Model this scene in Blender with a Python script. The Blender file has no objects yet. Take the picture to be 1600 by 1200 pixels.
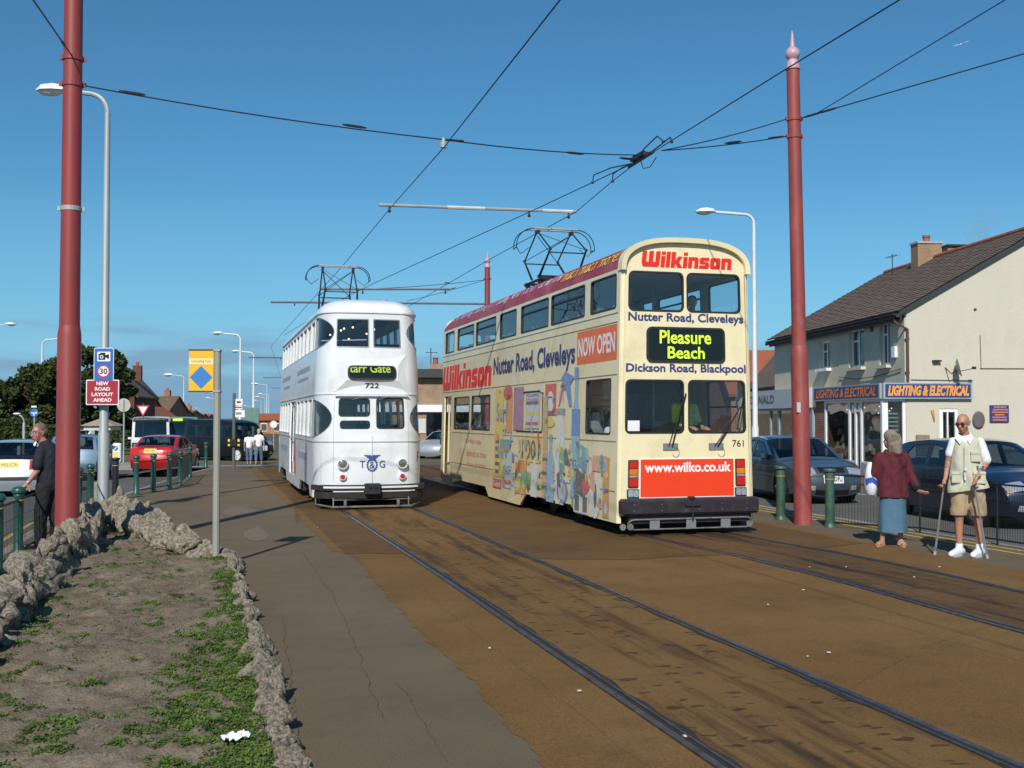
import bpy, bmesh, math, random
from mathutils import Vector, Matrix, noise
random.seed(7)
R = math.radians
scene = bpy.context.scene
COL = scene.collection
# ---------------- camera ----------------
F = 1700.0; TH = R(15.6); PT = math.atan(53 / F); CH = 1.8
cd = bpy.data.cameras.new('camera'); cam = bpy.data.objects.new('camera', cd); COL.objects.link(cam)
cd.sensor_width = 36; cd.lens = 36 * F / 1600; cd.clip_end = 4000; cd.clip_start = 0.1
cam.location = (0, 0, CH); cam.rotation_euler = (R(90) + PT, 0, -TH)
scene.camera = cam
# ---------------- world and sun ----------------
SUN_EL, SUN_AZ = 38.0, 205.0          # azimuth clockwise from +Y (along the tram track)
w = bpy.data.worlds.new('World'); scene.world = w; w.use_nodes = True
nt = w.node_tree; N = nt.nodes; L = nt.links
bg = N['Background']; bg.inputs[1].default_value = 0.105
sky = N.new('ShaderNodeTexSky'); sky.sky_type = 'NISHITA'; sky.sun_disc = False
sky.sun_elevation = R(SUN_EL); sky.sun_rotation = R(SUN_AZ); sky.altitude = 10
sky.air_density = 1.0; sky.dust_density = 0.25; sky.ozone_density = 2.2
hsv = N.new('ShaderNodeVectorMath'); hsv.operation = 'MULTIPLY'; hsv.inputs[1].default_value = (.36, .735, .885)
L.new(sky.outputs[0], hsv.inputs[0])
# pale blue air low in the sky
tc0 = N.new('ShaderNodeTexCoord'); sx0 = N.new('ShaderNodeSeparateXYZ'); L.new(tc0.outputs['Generated'], sx0.inputs[0])
hr0 = N.new('ShaderNodeMapRange'); hr0.inputs[1].default_value = 0.0; hr0.inputs[2].default_value = 0.20; hr0.inputs[3].default_value = 0.75; hr0.inputs[4].default_value = 0.0; L.new(sx0.outputs[2], hr0.inputs[0])
hz0 = N.new('ShaderNodeMix'); hz0.data_type = 'RGBA'; L.new(hr0.outputs[0], hz0.inputs[0]); L.new(hsv.outputs[0], hz0.inputs[6]); hz0.inputs[7].default_value = (2.15, 4.45, 7.0, 1); hsv = hz0
# thin grey cloud bank low on the horizon
tc = N.new('ShaderNodeTexCoord'); sx = N.new('ShaderNodeSeparateXYZ'); L.new(tc.outputs['Generated'], sx.inputs[0])
mp = N.new('ShaderNodeMapping'); mp.inputs['Scale'].default_value = (2.0, 2.0, 16.0); L.new(tc.outputs['Generated'], mp.inputs[0])
nz = N.new('ShaderNodeTexNoise'); nz.inputs['Scale'].default_value = 3.2; nz.inputs['Detail'].default_value = 6; nz.inputs['Roughness'].default_value = 0.5
L.new(mp.outputs[0], nz.inputs['Vector'])
el = N.new('ShaderNodeMapRange'); el.inputs[1].default_value = 0.0; el.inputs[2].default_value = 0.125; el.inputs[3].default_value = 0.72; el.inputs[4].default_value = -0.3
L.new(sx.outputs[2], el.inputs[0])
ad = N.new('ShaderNodeMath'); ad.operation = 'ADD'; L.new(nz.outputs[0], ad.inputs[0]); L.new(el.outputs[0], ad.inputs[1])
mr = N.new('ShaderNodeMapRange'); mr.interpolation_type = 'SMOOTHSTEP'; mr.inputs[1].default_value = 0.62; mr.inputs[2].default_value = 0.92; mr.inputs[4].default_value = 0.8
L.new(ad.outputs[0], mr.inputs[0])
nz2 = N.new('ShaderNodeTexNoise'); nz2.inputs['Scale'].default_value = 5; nz2.inputs['Detail'].default_value = 5; L.new(mp.outputs[0], nz2.inputs['Vector'])
cr = N.new('ShaderNodeMix'); cr.data_type = 'RGBA'; cr.inputs[6].default_value = (1.55, 2.9, 4.35, 1); cr.inputs[7].default_value = (2.2, 3.6, 5.1, 1)
L.new(nz2.outputs[0], cr.inputs[0])
mx = N.new('ShaderNodeMix'); mx.data_type = 'RGBA'; L.new(mr.outputs[0], mx.inputs[0]); L.new(hz0.outputs[2], mx.inputs[6]); L.new(cr.outputs[2], mx.inputs[7])
L.new(mx.outputs[2], bg.inputs[0])
sl = bpy.data.lights.new('sun', 'SUN'); sl.energy = 4.4; sl.angle = R(0.55); sl.color = (1.0, 0.94, 0.85)
so = bpy.data.objects.new('sun', sl); COL.objects.link(so)
a = R(SUN_AZ); sd = Vector((math.sin(a) * math.cos(R(SUN_EL)), math.cos(a) * math.cos(R(SUN_EL)), math.sin(R(SUN_EL))))
so.rotation_euler = sd.to_track_quat('Z', 'Y').to_euler(); so.location = (0, -10, 20)
scene.view_settings.view_transform = 'Standard'; scene.view_settings.look = 'None'
scene.view_settings.exposure = 0.05; scene.view_settings.gamma = 1; scene.view_settings.use_curve_mapping = False
scene.cycles.max_bounces = 6; scene.cycles.transparent_max_bounces = 12
# ---------------- place helpers ----------------
def ray(px, py):
    a = (px - 800) / F; b = -(py - 600) / F
    f = math.cos(PT) - b * math.sin(PT); u = math.sin(PT) + b * math.cos(PT)
    return a * math.cos(TH) + f * math.sin(TH), -a * math.sin(TH) + f * math.cos(TH), u
def g(px, py, z=0.0):
    x, y, u = ray(px, py); t = (z - CH) / u; return x * t, y * t
def CR(r, d):            # metres right / ahead of the camera axis -> world
    return r * math.cos(TH) + d * math.sin(TH), -r * math.sin(TH) + d * math.cos(TH)
# ---------------- materials ----------------
MATS = {}
def mat(name, col, rough=0.6, metal=0.0, var=0.12, vs=6.0, bump=0.0, bs=60.0, coat=0.0, dirt=None, dirts=3.0, emis=None, stretch=None, spec=None, dirt_lo=.5, dirt_hi=.72):
    if name in MATS: return MATS[name]
    m = bpy.data.materials.new(name); m.use_nodes = True; t = m.node_tree; n = t.nodes; l = t.links
    b = n['Principled BSDF']; b.inputs['Roughness'].default_value = rough; b.inputs['Metallic'].default_value = metal
    if coat: b.inputs['Coat Weight'].default_value = coat; b.inputs['Coat Roughness'].default_value = 0.06
    if spec is not None: b.inputs['Specular IOR Level'].default_value = spec
    tc = n.new('ShaderNodeTexCoord'); vec = tc.outputs['Object']
    if stretch:
        mp = n.new('ShaderNodeMapping'); mp.inputs['Scale'].default_value = stretch; l.new(vec, mp.inputs[0]); vec = mp.outputs[0]
    cur = None
    if var:
        nz = n.new('ShaderNodeTexNoise'); nz.inputs['Scale'].default_value = vs; nz.inputs['Detail'].default_value = 5; l.new(vec, nz.inputs['Vector'])
        mr = n.new('ShaderNodeMapRange'); mr.inputs[1].default_value = .3; mr.inputs[2].default_value = .7; mr.inputs[3].default_value = 1 - var; mr.inputs[4].default_value = 1 + var; l.new(nz.outputs[0], mr.inputs[0])
        mm = n.new('ShaderNodeVectorMath'); mm.operation = 'SCALE'; mm.inputs[0].default_value = col[:3]; l.new(mr.outputs[0], mm.inputs['Scale']); cur = mm.outputs[0]
    if dirt:
        nz = n.new('ShaderNodeTexNoise'); nz.inputs['Scale'].default_value = dirts; nz.inputs['Detail'].default_value = 7; nz.inputs['Roughness'].default_value = .65; l.new(vec, nz.inputs['Vector'])
        mr = n.new('ShaderNodeMapRange'); mr.inputs[1].default_value = dirt_lo; mr.inputs[2].default_value = dirt_hi; l.new(nz.outputs[0], mr.inputs[0])
        mx = n.new('ShaderNodeMix'); mx.data_type = 'RGBA'; l.new(mr.outputs[0], mx.inputs[0])
        if cur: l.new(cur, mx.inputs[6])
        else: mx.inputs[6].default_value = (*col[:3], 1)
        mx.inputs[7].default_value = (*dirt[:3], 1); cur = mx.outputs[2]
    if cur: l.new(cur, b.inputs['Base Color'])
    else: b.inputs['Base Color'].default_value = (*col[:3], 1)
    if bump:
        nz = n.new('ShaderNodeTexNoise'); nz.inputs['Scale'].default_value = bs; nz.inputs['Detail'].default_value = 4; l.new(vec, nz.inputs['Vector'])
        bp = n.new('ShaderNodeBump'); bp.inputs['Strength'].default_value = bump; bp.inputs['Distance'].default_value = .02; l.new(nz.outputs[0], bp.inputs['Height']); l.new(bp.outputs[0], b.inputs['Normal'])
    if emis: b.inputs['Emission Color'].default_value = (*emis[0], 1); b.inputs['Emission Strength'].default_value = emis[1]
    MATS[name] = m; return m
def glass_mat(name, tint, transp=0.7, rough=0.02):
    m = bpy.data.materials.new(name); m.use_nodes = True; t = m.node_tree; n = t.nodes; l = t.links
    n.remove(n['Principled BSDF']); out = n['Material Output']
    tr = n.new('ShaderNodeBsdfTransparent'); tr.inputs[0].default_value = (*[c * transp for c in tint], 1)
    gl = n.new('ShaderNodeBsdfGlossy'); gl.inputs['Roughness'].default_value = rough
    tc = n.new('ShaderNodeTexCoord'); nz = n.new('ShaderNodeTexNoise'); nz.inputs['Scale'].default_value = 1.3; l.new(tc.outputs['Object'], nz.inputs['Vector'])
    bp = n.new('ShaderNodeBump'); bp.inputs['Strength'].default_value = .12; bp.inputs['Distance'].default_value = .05; l.new(nz.outputs[0], bp.inputs['Height']); l.new(bp.outputs[0], gl.inputs['Normal'])
    fr = n.new('ShaderNodeLayerWeight'); fr.inputs[0].default_value = .5          # facing is the same from both sides of a thin pane
    pw = n.new('ShaderNodeMath'); pw.operation = 'POWER'; pw.inputs[1].default_value = 4.2; l.new(fr.outputs['Facing'], pw.inputs[0])
    ad = n.new('ShaderNodeMath'); ad.operation = 'MULTIPLY_ADD'; ad.inputs[1].default_value = .88; ad.inputs[2].default_value = .085; l.new(pw.outputs[0], ad.inputs[0])
    mx = n.new('ShaderNodeMixShader'); l.new(ad.outputs[0], mx.inputs[0]); l.new(tr.outputs[0], mx.inputs[1]); l.new(gl.outputs[0], mx.inputs[2]); l.new(mx.outputs[0], out.inputs[0])
    MATS[name] = m; return m
M = MATS
glass_mat('tram_glass', (.86, .93, .95), .95); glass_mat('car_glass', (.5, .58, .62), .65); glass_mat('shop_glass', (.7, .78, .8), .75)
mat('black_rubber', (.018, .018, .02), .6, var=.2); mat('tyre', (.02, .02, .022), .8, bump=.2)
mat('chrome', (.62, .63, .65), .15, 1, var=0); mat('steel', (.35, .36, .38), .38, .9, var=.2, vs=12)
mat('dark_metal', (.035, .037, .042), .5, .4, var=.25, vs=9); mat('under_dark', (.022, .02, .018), .85, var=.3)
mat('cream_paint', (.82, .72, .45), .33, coat=.35, var=.035, vs=2.2, dirt=(.58, .49, .29), dirts=1.5, dirt_lo=.5, dirt_hi=.85, bump=.015, bs=2.5)
mat('white_paint', (.73, .755, .77), .33, coat=.3, var=.035, vs=2.0, dirt=(.55, .545, .51), dirts=1.8, dirt_lo=.50, dirt_hi=.85, bump=.03, bs=2.5)
mat('logo_red', (.72, .028, .012), .4, var=.04); mat('navy_print', (.035, .045, .18), .5, var=.05)
mat('orange_print', (.78, .16, .045), .5, var=.05); mat('white_print', (.8, .8, .8), .5, var=.03)
mat('roof_red', (.36, .022, .028), .4, var=.12, vs=4, dirt=(.40, .13, .13), dirts=2, dirt_lo=.45, dirt_hi=.8)
mat('pale_violet_print', (.55, .5, .62), .5, var=.1); mat('yellow_print', (.75, .55, .08), .5, var=.05)
mat('blind_black', (.008, .012, .01), .25, var=0); mat('blind_dim', (.40, .55, .08), .6, var=.2, vs=20, emis=((.5, .7, .08), .05)); mat('blind_yellow', (.62, .85, .05), .6, var=.05, emis=((.6, .85, .05), .25))
mat('sign_white', (.78, .79, .8), .45, var=.04); mat('sign_blue', (.03, .14, .46), .4, var=.06)
mat('sign_red', (.36, .02, .035), .4, var=.06); mat('black', (.01, .01, .012), .4, var=0)
mat('pole_red', (.27, .036, .033), .5, var=.14, vs=1.5, dirt=(.22, .052, .045), dirts=2.5, coat=.15, stretch=(1, 1, .5), bump=.05, bs=30)
mat('pole_red_old', (.27, .05, .045), .55, var=.16, vs=2.5, dirt=(.31, .095, .085), dirts=3.5, stretch=(1, 1, .45), bump=.05, bs=30)
mat('finial_pink', (.5, .32, .38), .45, var=.1); mat('galvanised', (.36, .40, .40), .55, .25, var=.12, vs=3, stretch=(1, 1, .2))
mat('white_pole', (.62, .65, .66), .5, var=.06); mat('lamp_lens', (.72, .74, .74), .2, var=.05)
mat('green_paint', (.012, .075, .062), .38, coat=.3, var=.15, vs=5, dirt=(.05, .09, .075), dirts=6, dirt_lo=.55, dirt_hi=.9)
mat('green_faded', (.035, .095, .065), .5, var=.15, vs=5, dirt=(.09, .12, .08), dirts=6); mat('gold_band', (.50, .30, .06), .45, .3, var=.1)
mat('black_paint', (.012, .012, .016), .4, coat=.2, var=.1)
mat('wire', (.02, .024, .03), .5, .3, var=0); mat('light_bar', (.55, .57, .58), .5, var=.1)
mat('red_lens', (.55, .02, .012), .15, coat=.5, var=.1, vs=30); mat('amber_lens', (.6, .2, .02), .15, coat=.5, var=.1)
mat('clear_lens', (.75, .77, .8), .08, .7, var=.25, vs=35, bump=.3, bs=40)
mat('seat_fabric', (.10, .08, .10), .9, var=.3, vs=20); mat('interior', (.30, .28, .24), .7, var=.15); mat('ceiling_cream', (.38, .36, .3), .6, var=.1)
mat('kerb_stone', (.26, .25, .23), .85, var=.15, vs=5, bump=.2); mat('yellow_line', (.52, .36, .06), .8, var=.15, vs=8, dirt=(.16, .13, .08), dirts=9, dirt_lo=.5, dirt_hi=.7)
mat('white_line', (.55, .55, .53), .8, var=.15, vs=8, dirt=(.2, .19, .18), dirts=9)
# ---------------- object helpers ----------------
def link(o, parent=None):
    COL.objects.link(o)
    if parent: o.parent = parent
    return o
def tag(o, label=None, cat=None, group=None, kind=None):
    if label: o['label'] = label
    if cat: o['category'] = cat
    if group: o['group'] = group
    if kind: o['kind'] = kind
    return o
def thing(name, label, cat, loc=(0, 0, 0), rz=0.0, group=None):
    o = bpy.data.objects.new(name, None); COL.objects.link(o); o.location = loc; o.rotation_euler = (0, 0, rz); o.empty_display_size = .2
    return tag(o, label, cat, group)
def children(o): return [c for c in bpy.data.objects if c.parent == o]
def copy_tree(o, parent=None):
    c = o.copy(); COL.objects.link(c); c.parent = parent
    for ch in KIDS.get(o.name, []): copy_tree(ch, c)
    return c
KIDS = {}
def stuff(o): o['kind'] = 'stuff'; return o
def index_kids():
    KIDS.clear()
    for o in bpy.data.objects:
        if o.parent: KIDS.setdefault(o.parent.name, []).append(o)
def mesh_obj(name, me, m, parent=None, smooth=False):
    if m is not None:
        me.materials.clear()
        for q in (m if isinstance(m, (list, tuple)) else [m]): me.materials.append(q if not isinstance(q, str) else MATS[q])
    if smooth:
        for p in me.polygons: p.use_smooth = True
        if smooth is not True: me.set_sharp_from_angle(angle=R(smooth))
    return link(bpy.data.objects.new(name, me), parent)
class MB:
    def __init__(s): s.v = []; s.f = []
    def add(s, vs, fs):
        o = len(s.v); s.v += [tuple(p) for p in vs]; s.f += [tuple(i + o for i in f) for f in fs]; return s
    def box(s, c, d, rz=0.0, bev=0.0, mtx=None):
        hx, hy, hz = d[0] / 2, d[1] / 2, d[2] / 2
        if bev and bev < min(hx, hy, hz):
            b = bev; vs = []; idx = {}
            for sx in (-1, 1):
                for sy in (-1, 1):
                    for sz in (-1, 1):
                        for k in range(3):
                            p = [sx * (hx - b), sy * (hy - b), sz * (hz - b)]; p[k] = (sx * hx, sy * hy, sz * hz)[k]
                            idx[(sx, sy, sz, k)] = len(vs); vs.append(p)
            fs = []
            for k in range(3):
                a, b2 = [(1, 2), (2, 0), (0, 1)][k]
                for sk in (-1, 1):
                    q = []
                    for (u, w_) in ((-1, -1), (1, -1), (1, 1), (-1, 1)):
                        t = [0, 0, 0]; t[k] = sk; t[a] = u; t[b2] = w_; q.append(idx[(*t, k)])
                    fs.append(q if sk > 0 else q[::-1])
                for u in (-1, 1):
                    for w_ in (-1, 1):
                        # edge along k
                        t1 = [0, 0, 0]; t1[a] = u; t1[b2] = w_; t1[k] = -1; t2 = list(t1); t2[k] = 1
                        q = [idx[(*t1, a)], idx[(*t2, a)], idx[(*t2, b2)], idx[(*t1, b2)]]
                        fs.append(q if u * w_ > 0 else q[::-1])
            for sx in (-1, 1):
                for sy in (-1, 1):
                    for sz in (-1, 1):
                        q = [idx[(sx, sy, sz, k)] for k in range(3)]; fs.append(q if sx * sy * sz > 0 else q[::-1])
        else:
            vs = [(x, y, z) for x in (-hx, hx) for y in (-hy, hy) for z in (-hz, hz)]
            fs = [(0, 1, 3, 2), (4, 6, 7, 5), (0, 4, 5, 1), (2, 3, 7, 6), (0, 2, 6, 4), (1, 5, 7, 3)]
        m = Matrix.Translation(c) @ (mtx if mtx is not None else Matrix.Rotation(rz, 4, 'Z'))
        return s.add([m @ Vector(p) for p in vs], fs)
    def tube(s, pts, r, n=8, cap=True):
        pts = [Vector(p) for p in pts]; rs = r if isinstance(r, (list, tuple)) else [r] * len(pts); vs = []; fs = []
        up = None
        for i, p in enumerate(pts):
            d = (pts[min(i + 1, len(pts) - 1)] - pts[max(i - 1, 0)]); d = d.normalized() if d.length > 1e-9 else Vector((0, 0, 1))
            if up is None: up = d.orthogonal().normalized()
            else:
                up = up - d * up.dot(d); up = up.normalized() if up.length > 1e-6 else d.orthogonal().normalized()
            s2 = d.cross(up)
            for k in range(n):
                t = 2 * math.pi * k / n; vs.append(p + (up * math.cos(t) + s2 * math.sin(t)) * rs[i])
        for i in range(len(pts) - 1):
            for k in range(n): a0 = i * n + k; a1 = i * n + (k + 1) % n; fs.append((a0, a1, a1 + n, a0 + n))
        if cap: fs.append(tuple(range(n))[::-1]); fs.append(tuple(range((len(pts) - 1) * n, len(pts) * n)))
        return s.add(vs, fs)
    def lathe(s, prof, c=(0, 0, 0), n=16, axis='Z'):
        vs = []; fs = []
        for (r, z) in prof:
            for k in range(n):
                t = 2 * math.pi * k / n; p = (r * math.cos(t), r * math.sin(t), z)
                if axis == 'Y': p = (p[0], p[2], p[1])
                elif axis == 'X': p = (p[2], p[0], p[1])
                vs.append((p[0] + c[0], p[1] + c[1], p[2] + c[2]))
        for i in range(len(prof) - 1):
            for k in range(n): a0 = i * n + k; a1 = i * n + (k + 1) % n; fs.append((a0, a1, a1 + n, a0 + n))
        fs.append(tuple(range(n))[::-1]); fs.append(tuple(range((len(prof) - 1) * n, len(prof) * n)))
        return s.add(vs, fs)
    def ball(s, c, r, n=10, m=None):
        r = r if isinstance(r, (tuple, list)) else (r, r, r); vs = []; fs = []; h = max(4, n // 2 + 1)
        for i in range(1, h):
            for k in range(n):
                p = math.pi * i / h; t = 2 * math.pi * k / n; vs.append(Vector((r[0] * math.sin(p) * math.cos(t), r[1] * math.sin(p) * math.sin(t), r[2] * math.cos(p))))
        vs += [Vector((0, 0, r[2])), Vector((0, 0, -r[2]))]; T = len(vs) - 2
        for i in range(h - 2):
            for k in range(n): a0 = i * n + k; a1 = i * n + (k + 1) % n; fs.append((a0, a0 + n, a1 + n, a1))
        for k in range(n): fs.append((T, k, (k + 1) % n)); b = (h - 2) * n; fs.append((T + 1, b + (k + 1) % n, b + k))
        if m is not None: vs = [m @ v for v in vs]
        return s.add([Vector(c) + v for v in vs], fs)
    def prism(s, poly, f0, f1):          # poly 2d -> f0(u,v) and f1(u,v) 3d ends
        n = len(poly); vs = [f0(*p) for p in poly] + [f1(*p) for p in poly]
        return s.add(vs, [tuple(range(n))[::-1], tuple(range(n, 2 * n))] + [(i, (i + 1) % n, (i + 1) % n + n, i + n) for i in range(n)])
    def quad(s, a, b, c, d): return s.add([a, b, c, d], [(0, 1, 2, 3)])
    def mesh(s, name, fix=True):
        me = bpy.data.meshes.new(name); me.from_pydata(s.v, [], s.f); me.update()
        if fix and len(s.f) < 60000:
            bm = bmesh.new(); bm.from_mesh(me); bmesh.ops.recalc_face_normals(bm, faces=bm.faces); bm.to_mesh(me); bm.free()
        return me
    def build(s, name, m, parent=None, smooth=False, fix=True): return mesh_obj(name, s.mesh(name, fix), m, parent, smooth)
def bx(name, c, d, m, parent=None, rz=0.0, bev=0.0): return MB().box(c, d, rz, bev).build(name, m, parent)
# 2D outline with holes, filled, cut, mapped through f(u, v, w) and given thickness
def flat_fill(outer, holes=(), cu=(), cv=()):
    c = bpy.data.curves.new('tmp', 'CURVE'); c.dimensions = '2D'; c.fill_mode = 'BOTH'
    for poly in [outer] + list(holes):
        sp = c.splines.new('POLY'); sp.points.add(len(poly) - 1); sp.use_cyclic_u = True
        for i, p in enumerate(poly): sp.points[i].co = (p[0], p[1], 0, 1)
    o = bpy.data.objects.new('tmp', c); me = bpy.data.meshes.new_from_object(o)
    bm = bmesh.new(); bm.from_mesh(me); bpy.data.objects.remove(o); bpy.data.curves.remove(c); bpy.data.meshes.remove(me)
    bmesh.ops.remove_doubles(bm, verts=bm.verts, dist=1e-5)
    for u in cu: bmesh.ops.bisect_plane(bm, geom=bm.verts[:] + bm.edges[:] + bm.faces[:], dist=1e-5, plane_co=(u, 0, 0), plane_no=(1, 0, 0))
    for v in cv: bmesh.ops.bisect_plane(bm, geom=bm.verts[:] + bm.edges[:] + bm.faces[:], dist=1e-5, plane_co=(0, v, 0), plane_no=(0, 1, 0))
    return bm
def plate(name, outer, holes, f, m, parent, w0=0.0, w1=-.03, cu=(), cv=(), smooth=False):
    bm = flat_fill(outer, holes, cu, cv); bm.verts.ensure_lookup_table()
    n = len(bm.verts); uv = [(v.co.x, v.co.y) for v in bm.verts]
    vs = [f(u, v, w0) for u, v in uv]; fs = [tuple(v.index for v in fc.verts) for fc in bm.faces]
    if w1 is not None:
        vs += [f(u, v, w1) for u, v in uv]; bf = [tuple(i + n for i in q[::-1]) for q in fs]
        be = [(e.verts[0].index, e.verts[1].index) for e in bm.edges if len(e.link_faces) == 1]
        fs = fs + bf + [(a, b, b + n, a + n) for a, b in be]
    bm.free(); mb = MB(); mb.v = vs; mb.f = fs
    return mb.build(name, m, parent, smooth)
def rrect(x0, z0, x1, z1, r=.06, n=4):
    r = min(r, abs(x1 - x0) / 2.01, abs(z1 - z0) / 2.01); p = []
    for cx, cz, a0 in ((x1 - r, z1 - r, 0), (x0 + r, z1 - r, 90), (x0 + r, z0 + r, 180), (x1 - r, z0 + r, 270)):
        for k in range(n + 1): t = R(a0 + 90 * k / n); p.append((cx + r * math.cos(t), cz + r * math.sin(t)))
    return p
def frange(a, b, s):
    n = max(1, int(round((b - a) / s))); return [a + (b - a) * i / n for i in range(1, n)]
def disc(cx, cz, r, n=20): return [(cx + r * math.cos(2 * math.pi * i / n), cz + r * math.sin(2 * math.pi * i / n)) for i in range(n)]
def grow(poly, d):       # scale a convex poly about its centre by d metres
    cx = sum(p[0] for p in poly) / len(poly); cz = sum(p[1] for p in poly) / len(poly)
    x0 = min(p[0] for p in poly); x1 = max(p[0] for p in poly); z0 = min(p[1] for p in poly); z1 = max(p[1] for p in poly)
    return [(cx + (p[0] - cx) * (1 + 2 * d / (x1 - x0)), cz + (p[1] - cz) * (1 + 2 * d / (z1 - z0))) for p in poly]
def window(poly, f, parent, glass='tram_glass', frame='black_rubber', fw=.022, inset=-.02, cu=(), bar=None, proud=.006):
    """frame ring (a part) with its pane (a sub-part); bar = list of heights or (axis,pos) glazing bars"""
    fr = plate('window', grow(poly, fw), [grow(poly, -.004)], f, frame, parent, proud, -.035, cu=cu)
    plate('pane', grow(poly, .004), [], f, glass, fr, inset, None, cu=cu)
    if bar:
        x0 = min(p[0] for p in poly); x1 = max(p[0] for p in poly)
        for z in bar: plate('glazing_bar', [(x0, z - .014), (x1, z - .014), (x1, z + .014), (x0, z + .014)], [], f, frame, fr, .004, -.03, cu=cu)
    return fr
# lettering, as thin meshes laid on a surface f(u, v, w)
def text_mesh(s, size=1.0, align='CENTER', bold=0.0, shear=0.0, sx=1.0, space=1.0):
    c = bpy.data.curves.new('tmp', 'FONT'); c.body = s; c.size = size; c.align_x = align; c.offset = bold; c.shear = shear; c.space_character = space; c.resolution_u = 3
    o = bpy.data.objects.new('tmp', c); me = bpy.data.meshes.new_from_object(o); bpy.data.objects.remove(o); bpy.data.curves.remove(c)
    v = [(p.co.x * sx, p.co.y) for p in me.vertices]; fs = [tuple(p.vertices) for p in me.polygons]; bpy.data.meshes.remove(me); return v, fs
def text(name, s, f, m, parent, box, bold=0.0, shear=0.0, w=.006, space=1.0, fit=True):
    """fit the string into box=(u0,v0,u1,v1)"""
    v, fs = text_mesh(s, 1.0, 'LEFT', bold, shear, 1.0, space)
    x0 = min(p[0] for p in v); x1 = max(p[0] for p in v); y0 = min(p[1] for p in v); y1 = max(p[1] for p in v)
    u0, v0, u1, v1 = box; sy = (v1 - v0) / (y1 - y0); sx_ = (u1 - u0) / (x1 - x0)
    vs = [f(u0 + (p[0] - x0) * sx_, v0 + (p[1] - y0) * sy, w) for p in v]
    mb = MB(); mb.v = vs; mb.f = fs; return mb.build(name, m, parent, fix=False)
def decal(name, poly, f, m, parent, w=.004, cu=()): return plate(name, poly, [], f, m, parent, w, None, cu=cu)
# ================= GROUND =================
def ground_mat(name, base, dark, light, streak=0.0, scale=1.0, rough=.9, patch=.5, pits=0.0, grain=1.0, bump=.35):
    m = bpy.data.materials.new(name); m.use_nodes = True; n = m.node_tree.nodes; l = m.node_tree.links; b = n['Principled BSDF']; b.inputs['Roughness'].default_value = rough; b.inputs['Specular IOR Level'].default_value = .25
    tc = n.new('ShaderNodeTexCoord'); V = tc.outputs['Object']
    def noise_(sc, det, stretch=None, rgh=.6):
        v = V
        if stretch: mp = n.new('ShaderNodeMapping'); mp.inputs['Scale'].default_value = stretch; l.new(V, mp.inputs[0]); v = mp.outputs[0]
        z = n.new('ShaderNodeTexNoise'); z.inputs['Scale'].default_value = sc; z.inputs['Detail'].default_value = det; z.inputs['Roughness'].default_value = rgh; l.new(v, z.inputs['Vector']); return z.outputs[0]
    def rng(x, a, b_, c=0.0, d=1.0):
        r = n.new('ShaderNodeMapRange'); r.inputs[1].default_value = a; r.inputs[2].default_value = b_; r.inputs[3].default_value = c; r.inputs[4].default_value = d; l.new(x, r.inputs[0]); return r.outputs[0]
    def mix(f, a, b_, mode='MIX'):
        x = n.new('ShaderNodeMix'); x.data_type = 'RGBA'; x.blend_type = mode
        if isinstance(f, float): x.inputs[0].default_value = f
        else: l.new(f, x.inputs[0])
        for i, q in ((6, a), (7, b_)):
            if isinstance(q, tuple): x.inputs[i].default_value = (*q, 1)
            else: l.new(q, x.inputs[i])
        return x.outputs[2]
    c = mix(rng(noise_(.55 * scale, 6), .38, .68), base, light)
    c = mix(rng(noise_(1.3 * scale, 8, None, .7), .5, .7, 0, patch), c, dark)
    if streak:
        c = mix(rng(noise_(2.6, 6, (1.6, .12, 1), .65), .5, .66, 0, streak), c, tuple(q * .55 for q in dark))
        c = mix(rng(noise_(9, 4, (1, .35, 1), .7), .6, .72, 0, streak * .8), c, tuple(q * .5 for q in dark))
    if pits:
        vo = n.new('ShaderNodeTexVoronoi'); vo.inputs['Scale'].default_value = 7; mp = n.new('ShaderNodeMapping'); mp.inputs['Scale'].default_value = (.75, 1.5, 1); nd = n.new('ShaderNodeTexNoise'); nd.inputs['Scale'].default_value = 9; l.new(V, nd.inputs['Vector']); va = n.new('ShaderNodeVectorMath'); va.operation = 'MULTIPLY_ADD'; va.inputs[1].default_value = (.12, .12, 0); l.new(nd.outputs['Color'], va.inputs[0]); l.new(V, va.inputs[2]); l.new(va.outputs[0], mp.inputs[0]); l.new(mp.outputs[0], vo.inputs['Vector'])
        vc = n.new('ShaderNodeSeparateColor'); l.new(vo.outputs['Color'], vc.inputs[0]); th = n.new('ShaderNodeMath'); th.operation = 'MULTIPLY'; th.inputs[1].default_value = .42; l.new(vc.outputs[0], th.inputs[0]); sb = n.new('ShaderNodeMath'); sb.operation = 'SUBTRACT'; l.new(th.outputs[0], sb.inputs[0]); l.new(vo.outputs['Distance'], sb.inputs[1]); c = mix(rng(sb.outputs[0], .0, .08, 0, pits), c, tuple(q * .42 for q in dark))
    gr = n.new('ShaderNodeTexNoise'); gr.inputs['Scale'].default_value = 90; gr.inputs['Detail'].default_value = 3; l.new(V, gr.inputs['Vector'])
    gv = rng(gr.outputs[0], .3, .7, 1 - .28 * grain, 1 + .28 * grain)
    sc = n.new('ShaderNodeVectorMath'); sc.operation = 'SCALE'; l.new(c, sc.inputs[0]); l.new(gv, sc.inputs['Scale']); l.new(sc.outputs[0], b.inputs['Base Color'])
    bp = n.new('ShaderNodeBump'); bp.inputs['Strength'].default_value = bump; bp.inputs['Distance'].default_value = .012
    g2 = n.new('ShaderNodeTexNoise'); g2.inputs['Scale'].default_value = 45; g2.inputs['Detail'].default_value = 6; l.new(V, g2.inputs['Vector']); l.new(g2.outputs[0], bp.inputs['Height']); l.new(bp.outputs[0], b.inputs['Normal'])
    MATS[name] = m; return m
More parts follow.
